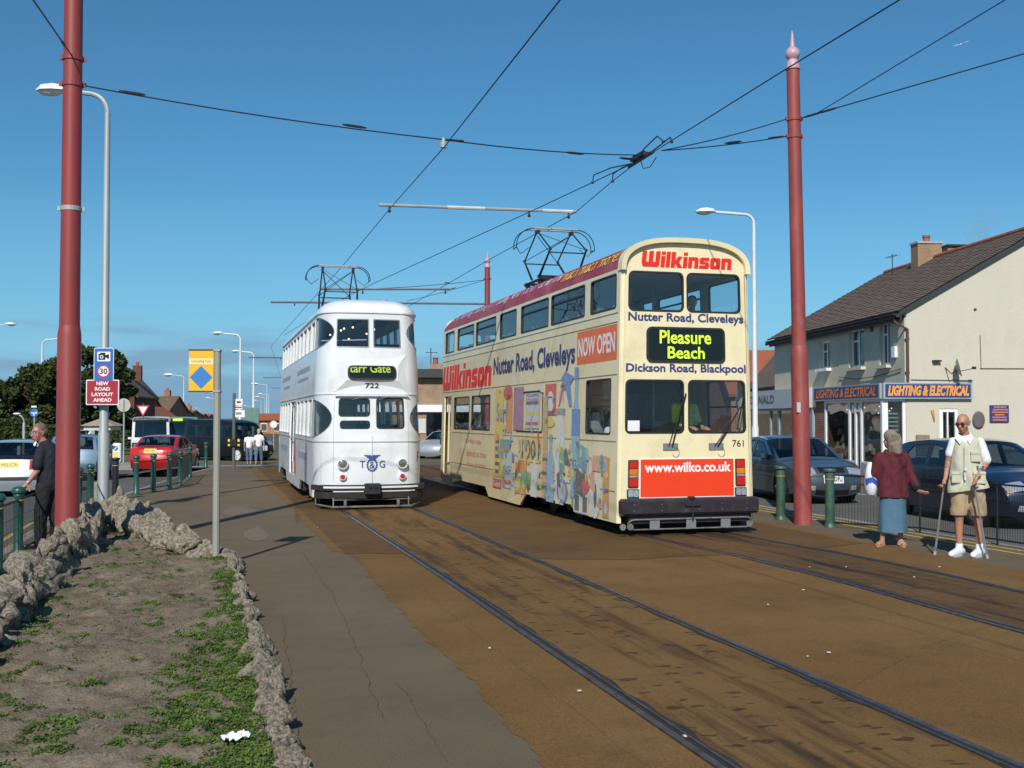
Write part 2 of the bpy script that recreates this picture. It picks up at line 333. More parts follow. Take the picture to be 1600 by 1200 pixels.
ground_mat('tramway_brown', (.150, .079, .024), (.10, .056, .019), (.185, .106, .035), patch=.6)
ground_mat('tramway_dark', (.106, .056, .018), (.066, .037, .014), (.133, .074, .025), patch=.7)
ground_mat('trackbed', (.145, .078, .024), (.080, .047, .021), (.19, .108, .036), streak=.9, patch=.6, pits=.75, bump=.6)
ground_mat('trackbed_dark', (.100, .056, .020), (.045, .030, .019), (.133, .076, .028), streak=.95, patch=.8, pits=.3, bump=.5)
ground_mat('pavement_asphalt', (.126, .096, .061), (.086, .066, .042), (.152, .115, .073), patch=.5, grain=.8)
ground_mat('pavement_patch', (.150, .125, .09), (.115, .095, .07), (.175, .145, .105), patch=.3)
ground_mat('road_asphalt', (.105, .100, .095), (.08, .076, .072), (.13, .124, .116), patch=.4)
ground_mat('earth', (.10, .082, .045), (.06, .055, .03), (.13, .11, .06)); ground_mat('far_ground', (.10, .095, .055), (.05, .065, .03), (.15, .12, .07), scale=.05)
ground_mat('soil', (.150, .118, .084), (.07, .054, .038), (.20, .162, .12), scale=3, patch=.8, bump=1.0)
def sheet(name, pts, z, m, kind='structure'):
    return tag(MB().add([(x, y, z) for x, y in pts], [tuple(range(len(pts)))]).build(name, m, fix=False), kind=kind)
def slab(name, pts, z, depth, m):
    mb = MB(); n = len(pts); mb.prism([(x, y) for x, y in pts], lambda u, v: (u, v, z), lambda u, v: (u, v, z - depth)); o = mb.build(name, m); return tag(o, kind='structure')
sheet('ground', [(-2500, -300), (2500, -300), (2500, 3200), (-2500, 3200)], -.34, 'far_ground')
ZR = -.08
def smst(a, b, x): t = min(1, max(0, (x - a) / (b - a))); return t * t * (3 - 2 * t)
def zleft(y): return -.08 - .10 * smst(20, 32, y) - .14 * smst(30, 42, y) - .10 * smst(42, 54, y)
def GZ(x, y):
    if y < 41: return zleft(y) if x < -1 else 0
    main = -.012 - .36 * smst(41, 53, y) - .08 * smst(60, 140, y); t = smst(-1, -3.5, x) if False else smst(1, 3.5, -x); return main + (min(main, zleft(y)) - main) * t
mb = MB(); yy_ = list(range(-40, 42, 2)) + [41.05]
for y in yy_: mb.v += [(-16, y, zleft(y)), (-2.0 if y < 30 else -.3, y, zleft(y))]
mb.f = [(2 * i, 2 * i + 1, 2 * i + 3, 2 * i + 2) for i in range(len(yy_) - 1)]; tag(mb.build('road', 'road_asphalt', fix=False), kind='structure')
mb = MB(); gx = [-90, -40, -16, -9, -6, -5, -4.5, -4, -3.5, -3, -2.5, -2, -1.5, -1, 0, 2, 5, 9, 14, 22, 40, 90]; gy = [41.05] + [42 + i for i in range(20)] + [64, 68, 75, 85, 100, 120, 150, 200, 300, 420]
for y in gy: mb.v += [(x, y, GZ(x, y)) for x in gx]
q_ = len(gx); mb.f = [(j * q_ + i, j * q_ + i + 1, (j + 1) * q_ + i + 1, (j + 1) * q_ + i) for j in range(len(gy) - 1) for i in range(q_ - 1)]; tag(mb.build('road', 'road_asphalt', smooth=True, fix=False), kind='structure')
sheet('road', [(10.4, -40), (30, -40), (30, 41.05), (10.4, 41.05)], ZR, 'road_asphalt')
kl = lambda y: -2.55 if y < 21 else (-2.55 + (y - 21) * .12 if y < 29 else (-1.59 + (y - 29) * .13 if y < 37 else -.55 + (y - 37) * .2))     # left kerb line
left_kerb = [(kl(y), y) for y in range(-4, 42, 1)]
slab('pavement', [(2.2, -6), (2.2, 41.2)] + left_kerb[::-1], 0, .3, 'pavement_asphalt')
slab('pavement', [(8.6, -6), (10.85, -6), (10.85, 41.2), (8.6, 41.2)], 0, .3, 'pavement_asphalt')
def ck(y, base): return base
mb = MB()
for (x0, y0), (x1, y1) in zip(left_kerb[:-1], left_kerb[1:]):
    a_ = math.atan2(x1 - x0, y1 - y0); L_ = math.hypot(x1 - x0, y1 - y0)
    mb.box(((x0 + x1) / 2 - .06, (y0 + y1) / 2, -.148), (.125, L_ - .012, .305), rz=-a_, bev=.012)
tag(mb.build('kerb', 'kerb_stone'), kind='structure')
mb = MB()
for y in range(-4, 41): mb.box((10.915, y + .5, -.148), (.125, .988, .305), bev=.012)
tag(mb.build('kerb', 'kerb_stone'), kind='structure')
# brown tramway surface with its ragged seam against the grey footway
rnd = random.Random(3)
seam = [g(*p) for p in [(850, 1200), (797, 1137), (741, 1070), (662, 995), (602, 928), (552, 868), (520, 860), (467, 811)]]
seam = [(seam[0][0] + .1, 3.0), (seam[0][0] + .05, 4.2)] + seam + [(1.62, 24), (1.5, 30), (1.45, 41.15)]
fine = []
for (x0, y0), (x1, y1) in zip(seam[:-1], seam[1:]):
    k = max(2, int(math.hypot(x1 - x0, y1 - y0) / .1))
    for i in range(k): t = i / k; yv_ = y0 + (y1 - y0) * t; fine.append((x0 + (x1 - x0) * t + rnd.uniform(-.022, .022) + .07 * noise.noise((yv_ * 1.7, 3, 0)) + .05 * noise.noise((yv_ * 4, 8, 0)), yv_))
right_edge = [(9.25 + rnd.uniform(-.03, .03) - (.25 if y < 10 else 0), y) for y in [41.15 - i * .5 for i in range(90)]]
sheet('tramway', [(fine[0][0], -6)] + fine + [(1.45, 41.15)] + right_edge + [(9.0, -6)], .004, 'tramway_brown')
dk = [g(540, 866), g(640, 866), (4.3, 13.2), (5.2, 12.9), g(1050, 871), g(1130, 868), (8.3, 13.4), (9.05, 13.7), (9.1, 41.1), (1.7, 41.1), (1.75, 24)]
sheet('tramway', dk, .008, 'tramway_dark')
def cxl(y): return 3.29 - .05 * min(1, max(0, (y - 12) / 8)) - .06 * min(1, max(0, (y - 20) / 5)) + (.075 * (y - 60) if y > 60 else 0) * min(1, max(0, (y - 60)) / 25)
def cxr(y):
    P = [(-6, 6.9), (3, 7.1), (7.5, 7.31), (11, 7.42), (12.8, 7.37), (14.2, 7.2), (15.6, 7.1), (20, 7.08), (60, 7.08), (85, 8.9), (400, 32)]
    for (a0, b0), (a1, b1) in zip(P[:-1], P[1:]):
        if a0 <= y <= a1:
            t = (y - a0) / (a1 - a0); t = t * t * (3 - 2 * t) if a1 < 20 else t; return b0 + (b1 - b0) * t
    return P[-1][1]
ys = [-5 + .5 * i for i in range(92)] + [42 + 4 * i for i in range(60)]
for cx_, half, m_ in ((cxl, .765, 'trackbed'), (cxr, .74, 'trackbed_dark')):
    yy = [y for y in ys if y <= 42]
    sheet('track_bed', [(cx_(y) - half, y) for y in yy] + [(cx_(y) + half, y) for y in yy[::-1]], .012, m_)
    yy = [y for y in ys if y >= 42]
    if cx_ is cxl:
        mb = MB(); yq = [y for y in yy if y > 62]
        for y in yq: mb.v += [(cxl(y) - 1.4, y, GZ(3, y) + .03), (cxr(y) + 1.6, y, GZ(3, y) + .03)]
        mb.f = [(2 * i, 2 * i + 1, 2 * i + 3, 2 * i + 2) for i in range(len(yq) - 1)]; tag(mb.build('track_bed', 'earth', fix=False), kind='structure')
m_rail = mat('rail_steel', (.17, .18, .20), .42, .85, var=.25, vs=5, dirt=(.10, .06, .03), dirts=9, dirt_lo=.42, dirt_hi=.7)
mat('rail_groove', (.02, .015, .012), .9, var=0)
def strip(mb, cx_, off0, off1, z0, z1, yy):
    n0 = len(mb.v); k = 0
    for y in yy:
        x = cx_(y); h_ = GZ(3, y) + .02 if y > 41 else 0; mb.v += [(x + off0, y, z0 + h_), (x + off0, y, z1 + h_), (x + off1, y, z1 + h_), (x + off1, y, z0 + h_)]
    for i in range(len(yy) - 1):
        for j in range(3): a0 = n0 + i * 4 + j; mb.f.append((a0, a0 + 4, a0 + 5, a0 + 1))
for cx_ in (cxl, cxr):
    for sgn in (-1, 1):
        mb = MB(); h = .725
        strip(mb, cx_, sgn * h, sgn * (h + .046), -.02, .018, ys)
        strip(mb, cx_, sgn * (h - .055), sgn * (h - .038), -.02, .019, [y for y in ys if y < 45])
        tag(mb.build('rail', 'rail_steel'), kind='structure')
        mb = MB(); strip(mb, cx_, sgn * (h - .036), sgn * h, -.02, .0145, [y for y in ys if y < 43]); tag(mb.build('rail_groove', 'rail_groove'), kind='structure')
# ragged dark tar edges beside the rails
mat('tar', (.028, .022, .018), .7, var=.3, vs=20, bump=.4, bs=30)
mb = MB()
for cx_, sgn in ((cxl, -1), (cxl, 1), (cxr, -1), (cxr, 1)):
    off = .725 - .058 if sgn * 1 else 0
    yy = [-4 + .07 * i for i in range(640)]
    a_ = [(cx_(y) + sgn * (.725 - .057), y, .0165) for y in yy]
    b_ = [(cx_(y) + sgn * (.725 - .062 - .045 * max(0, noise.noise((y * 2.5, sgn * 9, cx_(0))) + .35)), y, .0165) for y in yy]
    o = len(mb.v); mb.v += a_ + b_; n_ = len(yy); mb.f += [(o + i, o + i + 1, o + n_ + i + 1, o + n_ + i) for i in range(n_ - 1)]
tag(mb.build('tar_seam', 'tar', fix=False), kind='structure')
# footway patches and lines
for c_, r_ in ((( 400, 836), (20, 12)), ((205 + 170, 800), (30, 9))):
    pts = []
    for i in range(9):
        t = 2 * math.pi * i / 9; pts.append(g(c_[0] + r_[0] * math.cos(t) * rnd.uniform(.8, 1.1), c_[1] + r_[1] * math.sin(t) * rnd.uniform(.8, 1.1)))
    sheet('footway_patch', pts, .0045, 'pavement_patch')
# cracks and day-joints in the surfacing
def crack(name, pts, wd, z, m, seed):
    rr = random.Random(seed); P = []
    for (x0, y0), (x1, y1) in zip(pts[:-1], pts[1:]):
        n_ = max(3, int(math.hypot(x1 - x0, y1 - y0) / .06))
        for i in range(n_): t = i / n_; P.append((x0 + (x1 - x0) * t + .03 * noise.noise((x0 + t * 6, seed, y0 + t * 9)) + rr.uniform(-.004, .004), y0 + (y1 - y0) * t + .03 * noise.noise((seed, y0 + t * 7, t * 5))))
    vs = []
    for i in range(len(P) - 1):
        d = Vector((P[i + 1][0] - P[i][0], P[i + 1][1] - P[i][1])).normalized(); w_ = wd * .6 * (.3 + .9 * abs(noise.noise((i * .35, seed, 0)))); vs += [(P[i][0] - d.y * w_, P[i][1] + d.x * w_, z), (P[i][0] + d.y * w_, P[i][1] - d.x * w_, z)]
    MB_ = MB(); MB_.add(vs, [(2 * i, 2 * i + 1, 2 * i + 3, 2 * i + 2) for i in range(len(vs) // 2 - 1)]); tag(MB_.build(name, m, fix=False), kind='structure')
mat('crack_dark', (.062, .046, .030), .95, var=.2); mat('joint_pale', (.17, .13, .09), .9, var=.2)
crack('pavement_crack', [g(600, 1130), g(560, 1020), g(520, 930), g(470, 860)], .006, .0052, 'crack_dark', 3); crack('pavement_crack', [g(470, 1180), g(455, 1060), g(440, 960)], .005, .0052, 'crack_dark', 5); crack('pavement_crack', [g(700, 1195), g(640, 1090), g(610, 1060)], .004, .0052, 'crack_dark', 7)
crack('pavement_joint', [g(250, 815), g(420, 800), g(520, 792)], .012, .0052, 'joint_pale', 9); crack('pavement_crack', [g(395, 905), g(520, 900), g(560, 885)], .005, .0052, 'crack_dark', 10)
crack('tramway_joint', [g(690, 872), g(900, 874), g(1090, 868)], .010, .0125, 'crack_dark', 12); crack('tramway_joint', [g(1320, 1080), g(1450, 1010), g(1590, 965)], .006, .0055, 'crack_dark', 14); crack('tramway_joint', [(5.9, 4.2), (5.75, 8), (5.6, 12.5)], .006, .0055, 'crack_dark', 15); crack('tramway_joint', [(2.2, 5.0), (2.15, 9), (2.2, 13)], .005, .0055, 'crack_dark', 16)
def line_band(name, pts, wd, z, m):
    mb = MB(); vs = []
    for i, (x, y) in enumerate(pts):
        x0, y0 = pts[max(0, i - 1)]; x1, y1 = pts[min(len(pts) - 1, i + 1)]; d = Vector((x1 - x0, y1 - y0)).normalized(); n_ = Vector((-d.y, d.x)) * wd / 2
        zz = z(y) if callable(z) else z; vs += [(x + n_.x, y + n_.y, zz), (x - n_.x, y - n_.y, zz)]
    mb.add(vs, [(2 * i, 2 * i + 1, 2 * i + 3, 2 * i + 2) for i in range(len(pts) - 1)]); return tag(mb.build(name, m, fix=False), kind='structure')
for off in (.18, .42): line_band('yellow_road_line', [(kl(y) - off - .05, y) for y in range(-4, 40)], .09, lambda y: zleft(y) + .005, 'yellow_line')
for x in (10.35, 10.62): line_band('yellow_road_line', [(x, -4 + y) for y in range(0, 44)], .075, .004, 'yellow_line')
for k in range(5): line_band('white_road_line', [(-6.0 + .03 * k, 8 + k * 6), (-5.98 + .03 * k, 9.1 + k * 6), (-5.98 + .03 * k, 10.2 + k * 6)], .1, lambda y: zleft(y) + .006, 'white_line')
for k in range(7): line_band('white_road_line', [(15.5, 4 + k * 6), (15.5, 6.2 + k * 6)], .1, ZR + .004, 'white_line')
line_band('white_road_line', [(-.8, 42.6), (.6, 42.9), (2, 43.2)], .35, lambda y: GZ(0, y) + .01, 'white_line')
slab('pavement', [CR(11.0, 22.6), CR(24, 22.6), CR(24, 62), CR(9.4, 62), CR(9.6, 31)], -.02, .3, 'pavement_asphalt')
slab('pavement', [(-14.6, -10), (-10.2, -10), (-9.6, 40), (-14.6, 40)], 0, .3, 'pavement_asphalt')
slab('traffic_island', [(-4.9, 47.2), (-2.6, 47.4), (-2.4, 50.6), (-3.4, 51.2), (-4.8, 50.4)], -.14, .3, 'kerb_stone')
# ================= ROCKERY BED =================
def xr(y): return .30 - .02 * (y - 9) * .2 if y < 13.3 else .22 - (y - 13.3) * (1.62 / 6.0)
def xl(y): return -1.72
def soil_h(x, y):
    t = min(1, max(0, (x + 1.5) / 1.8)); h = .03 + .06 * t
    h += .06 * noise.noise((x * 1.3, y * 1.3, 0)) + .035 * noise.noise((x * 4, y * 4, 3)) + .045 * abs(noise.noise((x * 9, y * 9, 5))) + .020 * noise.noise((x * 22, y * 22, 8)) + .010 * noise.noise((x * 45, y * 45, 8))
    return h
mb = MB(); nx = 62; ystep = .032; yv = [2.4 + i * ystep for i in range(int(17.2 / ystep))]
for y in yv:
    a0, b0 = xl(y), max(xl(y) + .05, xr(y))
    for i in range(nx + 1):
        x = a0 + (b0 - a0) * i / nx; mb.v.append((x, y, soil_h(x, y)))
for j in range(len(yv) - 1):
    for i in range(nx): o = j * (nx + 1) + i; mb.f.append((o, o + 1, o + nx + 2, o + nx + 1))
tag(mb.build('flower_bed_soil', 'soil', smooth=True, fix=False), kind='structure')
# limestone lumps
def rock_mat():
    m = bpy.data.materials.new('limestone'); m.use_nodes = True; n = m.node_tree.nodes; l = m.node_tree.links; b = n['Principled BSDF']; b.inputs['Roughness'].default_value = .92
    oi = n.new('ShaderNodeObjectInfo'); tc = n.new('ShaderNodeTexCoord'); ad = n.new('ShaderNodeVectorMath'); l.new(tc.outputs['Object'], ad.inputs[0])
    cb = n.new('ShaderNodeCombineXYZ'); mu = n.new('ShaderNodeMath'); mu.operation = 'MULTIPLY'; mu.inputs[1].default_value = 40; l.new(oi.outputs['Random'], mu.inputs[0]); l.new(mu.outputs[0], cb.inputs[0]); l.new(cb.outputs[0], ad.inputs[1])
    def nz(s, d): z = n.new('ShaderNodeTexNoise'); z.inputs['Scale'].default_value = s; z.inputs['Detail'].default_value = d; z.inputs['Roughness'].default_value = .7; l.new(ad.outputs[0], z.inputs['Vector']); return z.outputs[0]
    r1 = n.new('ShaderNodeValToRGB'); e = r1.color_ramp; e.elements[0].position = .38; e.elements[0].color = (.085, .068, .05, 1); e.elements[1].position = .66; e.elements[1].color = (.43, .375, .29, 1)  # stone mottling whose dark end also paints shade into the crevices
    q = e.elements.new(.52); q.color = (.27, .23, .175, 1); l.new(nz(5, 8), r1.inputs[0])
    r2 = n.new('ShaderNodeMapRange'); r2.inputs[1].default_value = .56; r2.inputs[2].default_value = .68; l.new(nz(3, 6), r2.inputs[0])
    mx = n.new('ShaderNodeMix'); mx.data_type = 'RGBA'; l.new(r2.outputs[0], mx.inputs[0]); l.new(r1.outputs[0], mx.inputs[6]); mx.inputs[7].default_value = (.24, .235, .15, 1)
    l.new(mx.outputs[2], b.inputs['Base Color'])
    bp = n.new('ShaderNodeBump'); bp.inputs['Strength'].default_value = .9; bp.inputs['Distance'].default_value = .03; l.new(nz(5, 10), bp.inputs['Height']); l.new(bp.outputs[0], b.inputs['Normal']); MATS['limestone'] = m
rock_mat()
ROCKS = []
for k in range(10):
    bm = bmesh.new(); bmesh.ops.create_icosphere(bm, subdivisions=4, radius=1.0)
    for v in bm.verts:
        p = v.co.copy(); s = 1 + .62 * noise.noise(p * .9 + Vector((k * 7, 0, 0))) + .34 * noise.noise(p * 1.7 + Vector((0, k * 5, 0))) - .26 * max(0, .35 - abs(noise.noise(p * 2.6 + Vector((0, 0, k * 3)))) * 2.2) - .14 * abs(noise.noise(p * 3.6)) + .035 * noise.noise(p * 8)
        q = p * s; v.co = Vector((q.x, q.y, q.z))
    me = bpy.data.meshes.new('rock'); bm.to_mesh(me); bm.free(); me.materials.append(MATS['limestone'])
    for p in me.polygons: p.use_smooth = True
    me.set_sharp_from_angle(angle=R(38)); ROCKS.append(me)
def rocks(root, specs):
    for (x, y, z, sx, sy, sz) in specs:
        o = bpy.data.objects.new('rock', ROCKS[rnd.randrange(10)]); link(o, root); o.location = (x, y, z); o.scale = (sx, sy, sz); o.rotation_euler = (rnd.uniform(-.3, .3), rnd.uniform(-.3, .3), rnd.uniform(0, 6.28))
wall = thing('rockery_wall', 'tall rough wall of weathered limestone lumps along the left of the soil bed', 'wall')
sp = []; y = 3.0
while y < 18.6:
    s = rnd.uniform(.18, .30); kz = .62 + .38 * min(1, max(0, (y - 8) / 6)); hh = rnd.uniform(.24, .46) * kz
    xw = -1.67 + (.13 if abs(y - 15.45) < .4 else 0)
    sp.append((xw + rnd.uniform(-.03, .03), y, .06, .13, s, .22 * kz))
    sp.append((xw + rnd.uniform(-.04, .04), y + rnd.uniform(-.05, .05), .28 * kz, rnd.uniform(.08, .125), s * rnd.uniform(.55, .9), hh * .62))
    if rnd.random() < .45: sp.append((xw + rnd.uniform(-.04, .04), y + rnd.uniform(-.08, .08), .42 * kz, .08, s * .5, .12 * kz))
    y += s * 1.7
rocks(wall, sp)
edge = thing('rockery_edging', 'low edging of small limestone lumps between the weedy soil and the footway', 'wall')
sp = []; y = 3.0
while y < 13.5:
    s = rnd.uniform(.08, .15); sp.append((.35 + (9 - y) * .012 + rnd.uniform(-.035, .035), y, rnd.uniform(.03, .08), rnd.uniform(.055, .09), s, rnd.uniform(.08, .14))); y += s * 1.65
rocks(edge, sp)
back = thing('rockery_bank', 'row of limestone boulders closing the far end of the soil bed', 'wall')
sp = []; t = 0
while t < 1:
    s = rnd.uniform(.15, .24); x = .24 - 1.68 * t; y = 13.55 + 5.6 * t; hh = .13 + .27 * t
    sp.append((x + rnd.uniform(-.05, .05), y, .04 + .14 * t, s, s * 1.1, hh * rnd.uniform(.8, 1.25)))
    if t > .2: sp.append((x - .14, y - .25, .16 + .06 * t, s * .8, s * .9, hh * .7))
    t += s * .22
rocks(back, sp)
# weeds: thousands of small leaves, thick along the edging
def leaf_mat(name, c1, c2, tr=.25):
    m = bpy.data.materials.new(name); m.use_nodes = True; n = m.node_tree.nodes; l = m.node_tree.links; b = n['Principled BSDF']; b.inputs['Roughness'].default_value = .6; b.inputs['Specular IOR Level'].default_value = .3
    tc = n.new('ShaderNodeTexCoord'); nz = n.new('ShaderNodeTexNoise'); nz.inputs['Scale'].default_value = 1.7 if 'tree' in name or 'hedge' in name else 6; nz.inputs['Detail'].default_value = 8; l.new(tc.outputs['Object'], nz.inputs['Vector'])
    mr = n.new('ShaderNodeMapRange'); mr.inputs[1].default_value = .35; mr.inputs[2].default_value = .65; l.new(nz.outputs[0], mr.inputs[0])
    mx = n.new('ShaderNodeMix'); mx.data_type = 'RGBA'; l.new(mr.outputs[0], mx.inputs[0]); mx.inputs[6].default_value = (*c1, 1); mx.inputs[7].default_value = (*c2, 1); l.new(mx.outputs[2], b.inputs['Base Color'])
    t2 = n.new('ShaderNodeBsdfTranslucent'); l.new(mx.outputs[2], t2.inputs[0]); ms = n.new('ShaderNodeMixShader'); ms.inputs[0].default_value = tr; l.new(b.outputs[0], ms.inputs[1]); l.new(t2.outputs[0], ms.inputs[2]); l.new(ms.outputs[0], n['Material Output'].inputs[0]); MATS[name] = m
leaf_mat('weed_leaf', (.07, .125, .022), (.15, .235, .045)); leaf_mat('tree_leaf', (.022, .042, .012), (.070, .092, .022), .2); leaf_mat('tree_leaf_brown', (.032, .044, .013), (.085, .090, .024), .2); leaf_mat('hedge_leaf', (.03, .055, .012), (.06, .09, .02), .15)
r2 = random.Random(11)
def leaf(mb, x, y, z, s):
    a = r2.uniform(0, 6.28); t = r2.uniform(-.2, .9); d = Vector((math.cos(a) * math.cos(t), math.sin(a) * math.cos(t), math.sin(t))) * s; sd_ = Vector((-math.sin(a), math.cos(a), r2.uniform(-.4, .4))) * s * .38; p = Vector((x, y, z))
    o = len(mb.v); mb.v += [tuple(p), tuple(p + d * .5 + sd_), tuple(p + d), tuple(p + d * .5 - sd_)]; mb.f.append((o, o + 1, o + 2, o + 3))
mb = MB(); cnt = 0
while cnt < 100000:
    y = 4.2 + 14.5 * r2.random() ** 1.25; e = xr(y); x = -1.5 + (e + 1.5) * r2.random()
    dr = e - x; dl = x + 1.5
    band = .26 + .62 * max(0, min(1, (10.5 - y) / 4)) + .1 * noise.noise((y * 1.5, 0, 0))
    dens = 1.1 - dr / band
    dens = max(dens, .62 - 1.1 * math.hypot((x + .88) / .50, (y - 6.6) / .6), .55 - math.hypot((x + 1.2) / .3, (y - 7.4) / .7), .75 - math.hypot((x + 1.35) / .28, (y - 9.6) / .9))
    dens = max(dens * .95, .06) + .75 * noise.noise((x * 3.2, y * 3.2, 7)) + .85 * noise.noise((x * 9, y * 9, 2)) - .26
    if dens < r2.uniform(.12, .5):
        if not (noise.noise((x * 6, y * 6, 20)) > .42 and r2.random() < .12): cnt += .12; continue
    h = soil_h(x, y)
    for q in range(3): leaf(mb, x + r2.gauss(0, .01), y + r2.gauss(0, .01), h - .004 + r2.random() * .016, r2.uniform(.009, .021))
    cnt += 1.6
tag(mb.build('weeds', 'weed_leaf', fix=False), kind='stuff')
# loose clods and pebbles on the soil
mb = MB()
for i in range(1100):
    y = 4.3 + 12 * r2.random() ** 1.2; x = -1.45 + (xr(y) + 1.4) * r2.random(); s = r2.uniform(.004, .012) * (1.4 if r2.random() < .1 else 1)
    mb.ball((x, y, soil_h(x, y) + s * .3), (s, s * r2.uniform(.7, 1.2), s * .75), 5)
tag(mb.build('soil_clods', 'soil', fix=False), kind='stuff')
# crumpled litter
mb = MB(); v_ = []
for j in range(9):
    for i in range(9): v_.append((i * .018 - .07 + .01 * noise.noise((i, j, 0)), j * .013 - .05 + .012 * noise.noise((j, i, 4)), .012 + .028 * abs(noise.noise((i * .5, j * .5, 2))) + .008 * math.sin(i * 2 + j)))
mb.add(v_, [(j * 9 + i, j * 9 + i + 1, j * 9 + i + 10, j * 9 + i + 9) for j in range(8) for i in range(8)])
o = tag(mb.build('paper_litter', 'white_print', fix=False), 'crumpled scrap of white paper lying on the green weeds', 'litter'); lx, ly = g(370, 1153, .15); o.location = (lx, ly, soil_h(lx, ly) + .015); o.rotation_euler = (0, 0, .5)
mat('pale_litter', (.6, .58, .52), .8, var=.1)
mb = MB()
for p in [(496, 824), (1200, 945), (1255, 922), (1265, 886), (1322, 886), (1468, 886), (1428, 902), (1262, 1026), (1295, 1020), (905, 1080), (765, 1013), (1070, 1151)]:
    x, y = g(*p, .015); a = r2.uniform(0, 3); s = r2.uniform(.008, .018); mb.box((x, y, .02), (s * 1.6, s, .006), rz=a)
tag(mb.build('litter_scraps', 'pale_litter'), kind='stuff')
# ================= TRAMS =================
def rot_box(mb, p0, p1, wd, th):      # square bar between two points
    mb.tube([p0, p1], wd / 2, 4); return mb
def pantograph(root, x, y, z0, ztop, span=.95, knee=.85, half=.38, horn=.42, basez=.28):
    b = MB()
    for sy in (-1, 1): b.tube([(x - .5, y + sy * .5, z0 + .12), (x + .5, y + sy * .5, z0 + .12)], .03, 6)
    for sx in (-1, 1):
        b.tube([(x + sx * .45, y - .7, z0 + .12), (x + sx * .45, y + .7, z0 + .12)], .03, 6)
        for sy in (-1, 1): b.lathe([(.05, 0), (.07, .03), (.04, .05), (.07, .07), (.04, .1), (.06, .12)], (x + sx * .45, y + sy * .45, z0 - .02), 8)
        b.box((x + sx * .2, y + .1, z0 + .2), (.1, .35, .12), bev=.02)
    b.tube([(x - .4, y - .1, z0 + .22), (x + .4, y - .1, z0 + .22)], .035, 6)
    b.build('pantograph_base', 'dark_metal', root)
    zk = z0 + basez + (ztop - z0 - basez) * .42
    for sy in (-1, 1):
        b = MB()
        for sx in (-1, 1):
            b.tube([(x + sx * .42, y + sy * .28, z0 + .2), (x + sx * half * 1.02, y + sy * knee, zk)], [.028, .02], 6)
            b.ball((x + sx * half * 1.02, y + sy * knee, zk), .035, 6)
        b.tube([(x - half, y + sy * (knee * .93), zk - .06), (x + half, y + sy * (knee * .93), zk - .06)], .014, 5)
        b.build('lower_arm', 'dark_metal', root)
        b = MB()
        for sx in (-1, 1):
            b.tube([(x + sx * half, y + sy * knee, zk), (x + sx * half, y + sy * .06, ztop - .07)], .017, 5)
            b.tube([(x + sx * half, y + sy * knee, zk), (x - sx * half * .9, y + sy * .12, ztop - .12)], .008, 4)
        b.build('upper_arm', 'dark_metal', root)
    for s in (-1, 1):
        b = MB(); b.box((x + s * half, y, ztop - .06), (.05, .2, .07))
        for sy in (-1, 1): b.tube([(x + s * (span / 2 + horn * math.sin(t)), y + sy * .11, ztop - horn * (1 - math.cos(t))) for t in [R(10 * i) for i in range(0, 11)]], .011, 5)
        e = (x + s * (span / 2 + horn), ztop - horn * 1.1); b.tube([(e[0], y - .11, e[1]), (e[0] - s * .12, y, e[1] - .12), (e[0] - s * .3, y, e[1] + .02)], .009, 4); b.tube([(e[0], y - .11, e[1]), (e[0], y + .11, e[1])], .012, 5)
        b.build('collector_horn', 'dark_metal', root)
    b = MB()
    for sy in (-1, 1): b.box((x, y + sy * .11, ztop + .005), (span, .06, .035), bev=.008)
    b.build('collector_head', 'galvanised', root)
def bogie(root, y, W=.72):
    b = MB()
    for sx in (-1, 1):
        b.box((sx * (W + .15), y, .30), (.09, 2.1, .16), bev=.02)
        for sy in (-.75, .75): b.box((sx * (W + .2), y + sy, .30), (.1, .26, .26), bev=.03); b.lathe([(.11, 0), (.11, .06), (.06, .08)], (sx * (W + .24), y + sy, .30), 12, 'X')
        for sy in (-.3, .3): b.lathe([(.06, -.1), (.06, .1)], (sx * (W + .17), y + sy, .42), 8)
    b.box((0, y, .34), (1.3, .4, .16)); bg_ = b.build('bogie', 'under_dark', root)
    for sy in (-.75, .75):
        b = MB()
        for sx in (-1, 1): b.lathe([(.29, -.05), (.34, -.045), (.34, .03), (.30, .05), (.12, .055)], (sx * W, y + sy, .355), 20, 'X')
        b.tube([(-W, y + sy, .355), (W, y + sy, .355)], .06, 8); b.build('wheelset', 'dark_metal', bg_)
def seat_rows(root, y0, y1, z, step, W, m='seat_fabric'):
    b = MB(); y = y0
    while y < y1:
        for sx in (-1, 1):
            b.box((sx * (W - .48), y, z + .42), (.82, .42, .1), bev=.03); b.box((sx * (W - .48), y + .2, z + .72), (.82, .09, .56), bev=.03); b.box((sx * (W - .48), y, z + .2), (.1, .3, .4))
        y += step
    return b.build('seats', m, root)
# ---- cream double deck tram 761 ----
T1 = thing('tram', 'cream double deck tram numbered 761 with red roof band and shop advertising', 'tram', (7.13, 15.5, 0))
Lt = 13.0
def TW(z): return 1.155 - .022 * z
def TSL(u, v, w): return (-TW(v) - w, u, v)
def TSR(u, v, w): return (TW(v) + w, u, v)
def TF(u, v, w): return (u * TW(v) / TW(0), -w - .0 + .012 * max(0, v - 2.5), v)
def TB(u, v, w): return (-u * TW(v) / TW(0), Lt + w, v)
upw = [(.20, 1.36), (1.66, 3.50), (3.68, 5.50), (5.86, 7.14), (7.50, 9.32), (9.56, 11.28), (11.70, 12.72)]
low = [(.36, 1.50), (3.92, 5.72), (6.18, 7.36), (7.86, 9.60), (9.86, 11.50)]
skirt = [(Lt, .32), (12.8, .32), (12.8, .1), (11.75, .1), (11.75, .27), (10.42, .27), (8.15, .27), (7.85, .07), (5.35, .07), (4.95, .32), (2.15, .32), (1.98, .2), (.05, .2)]
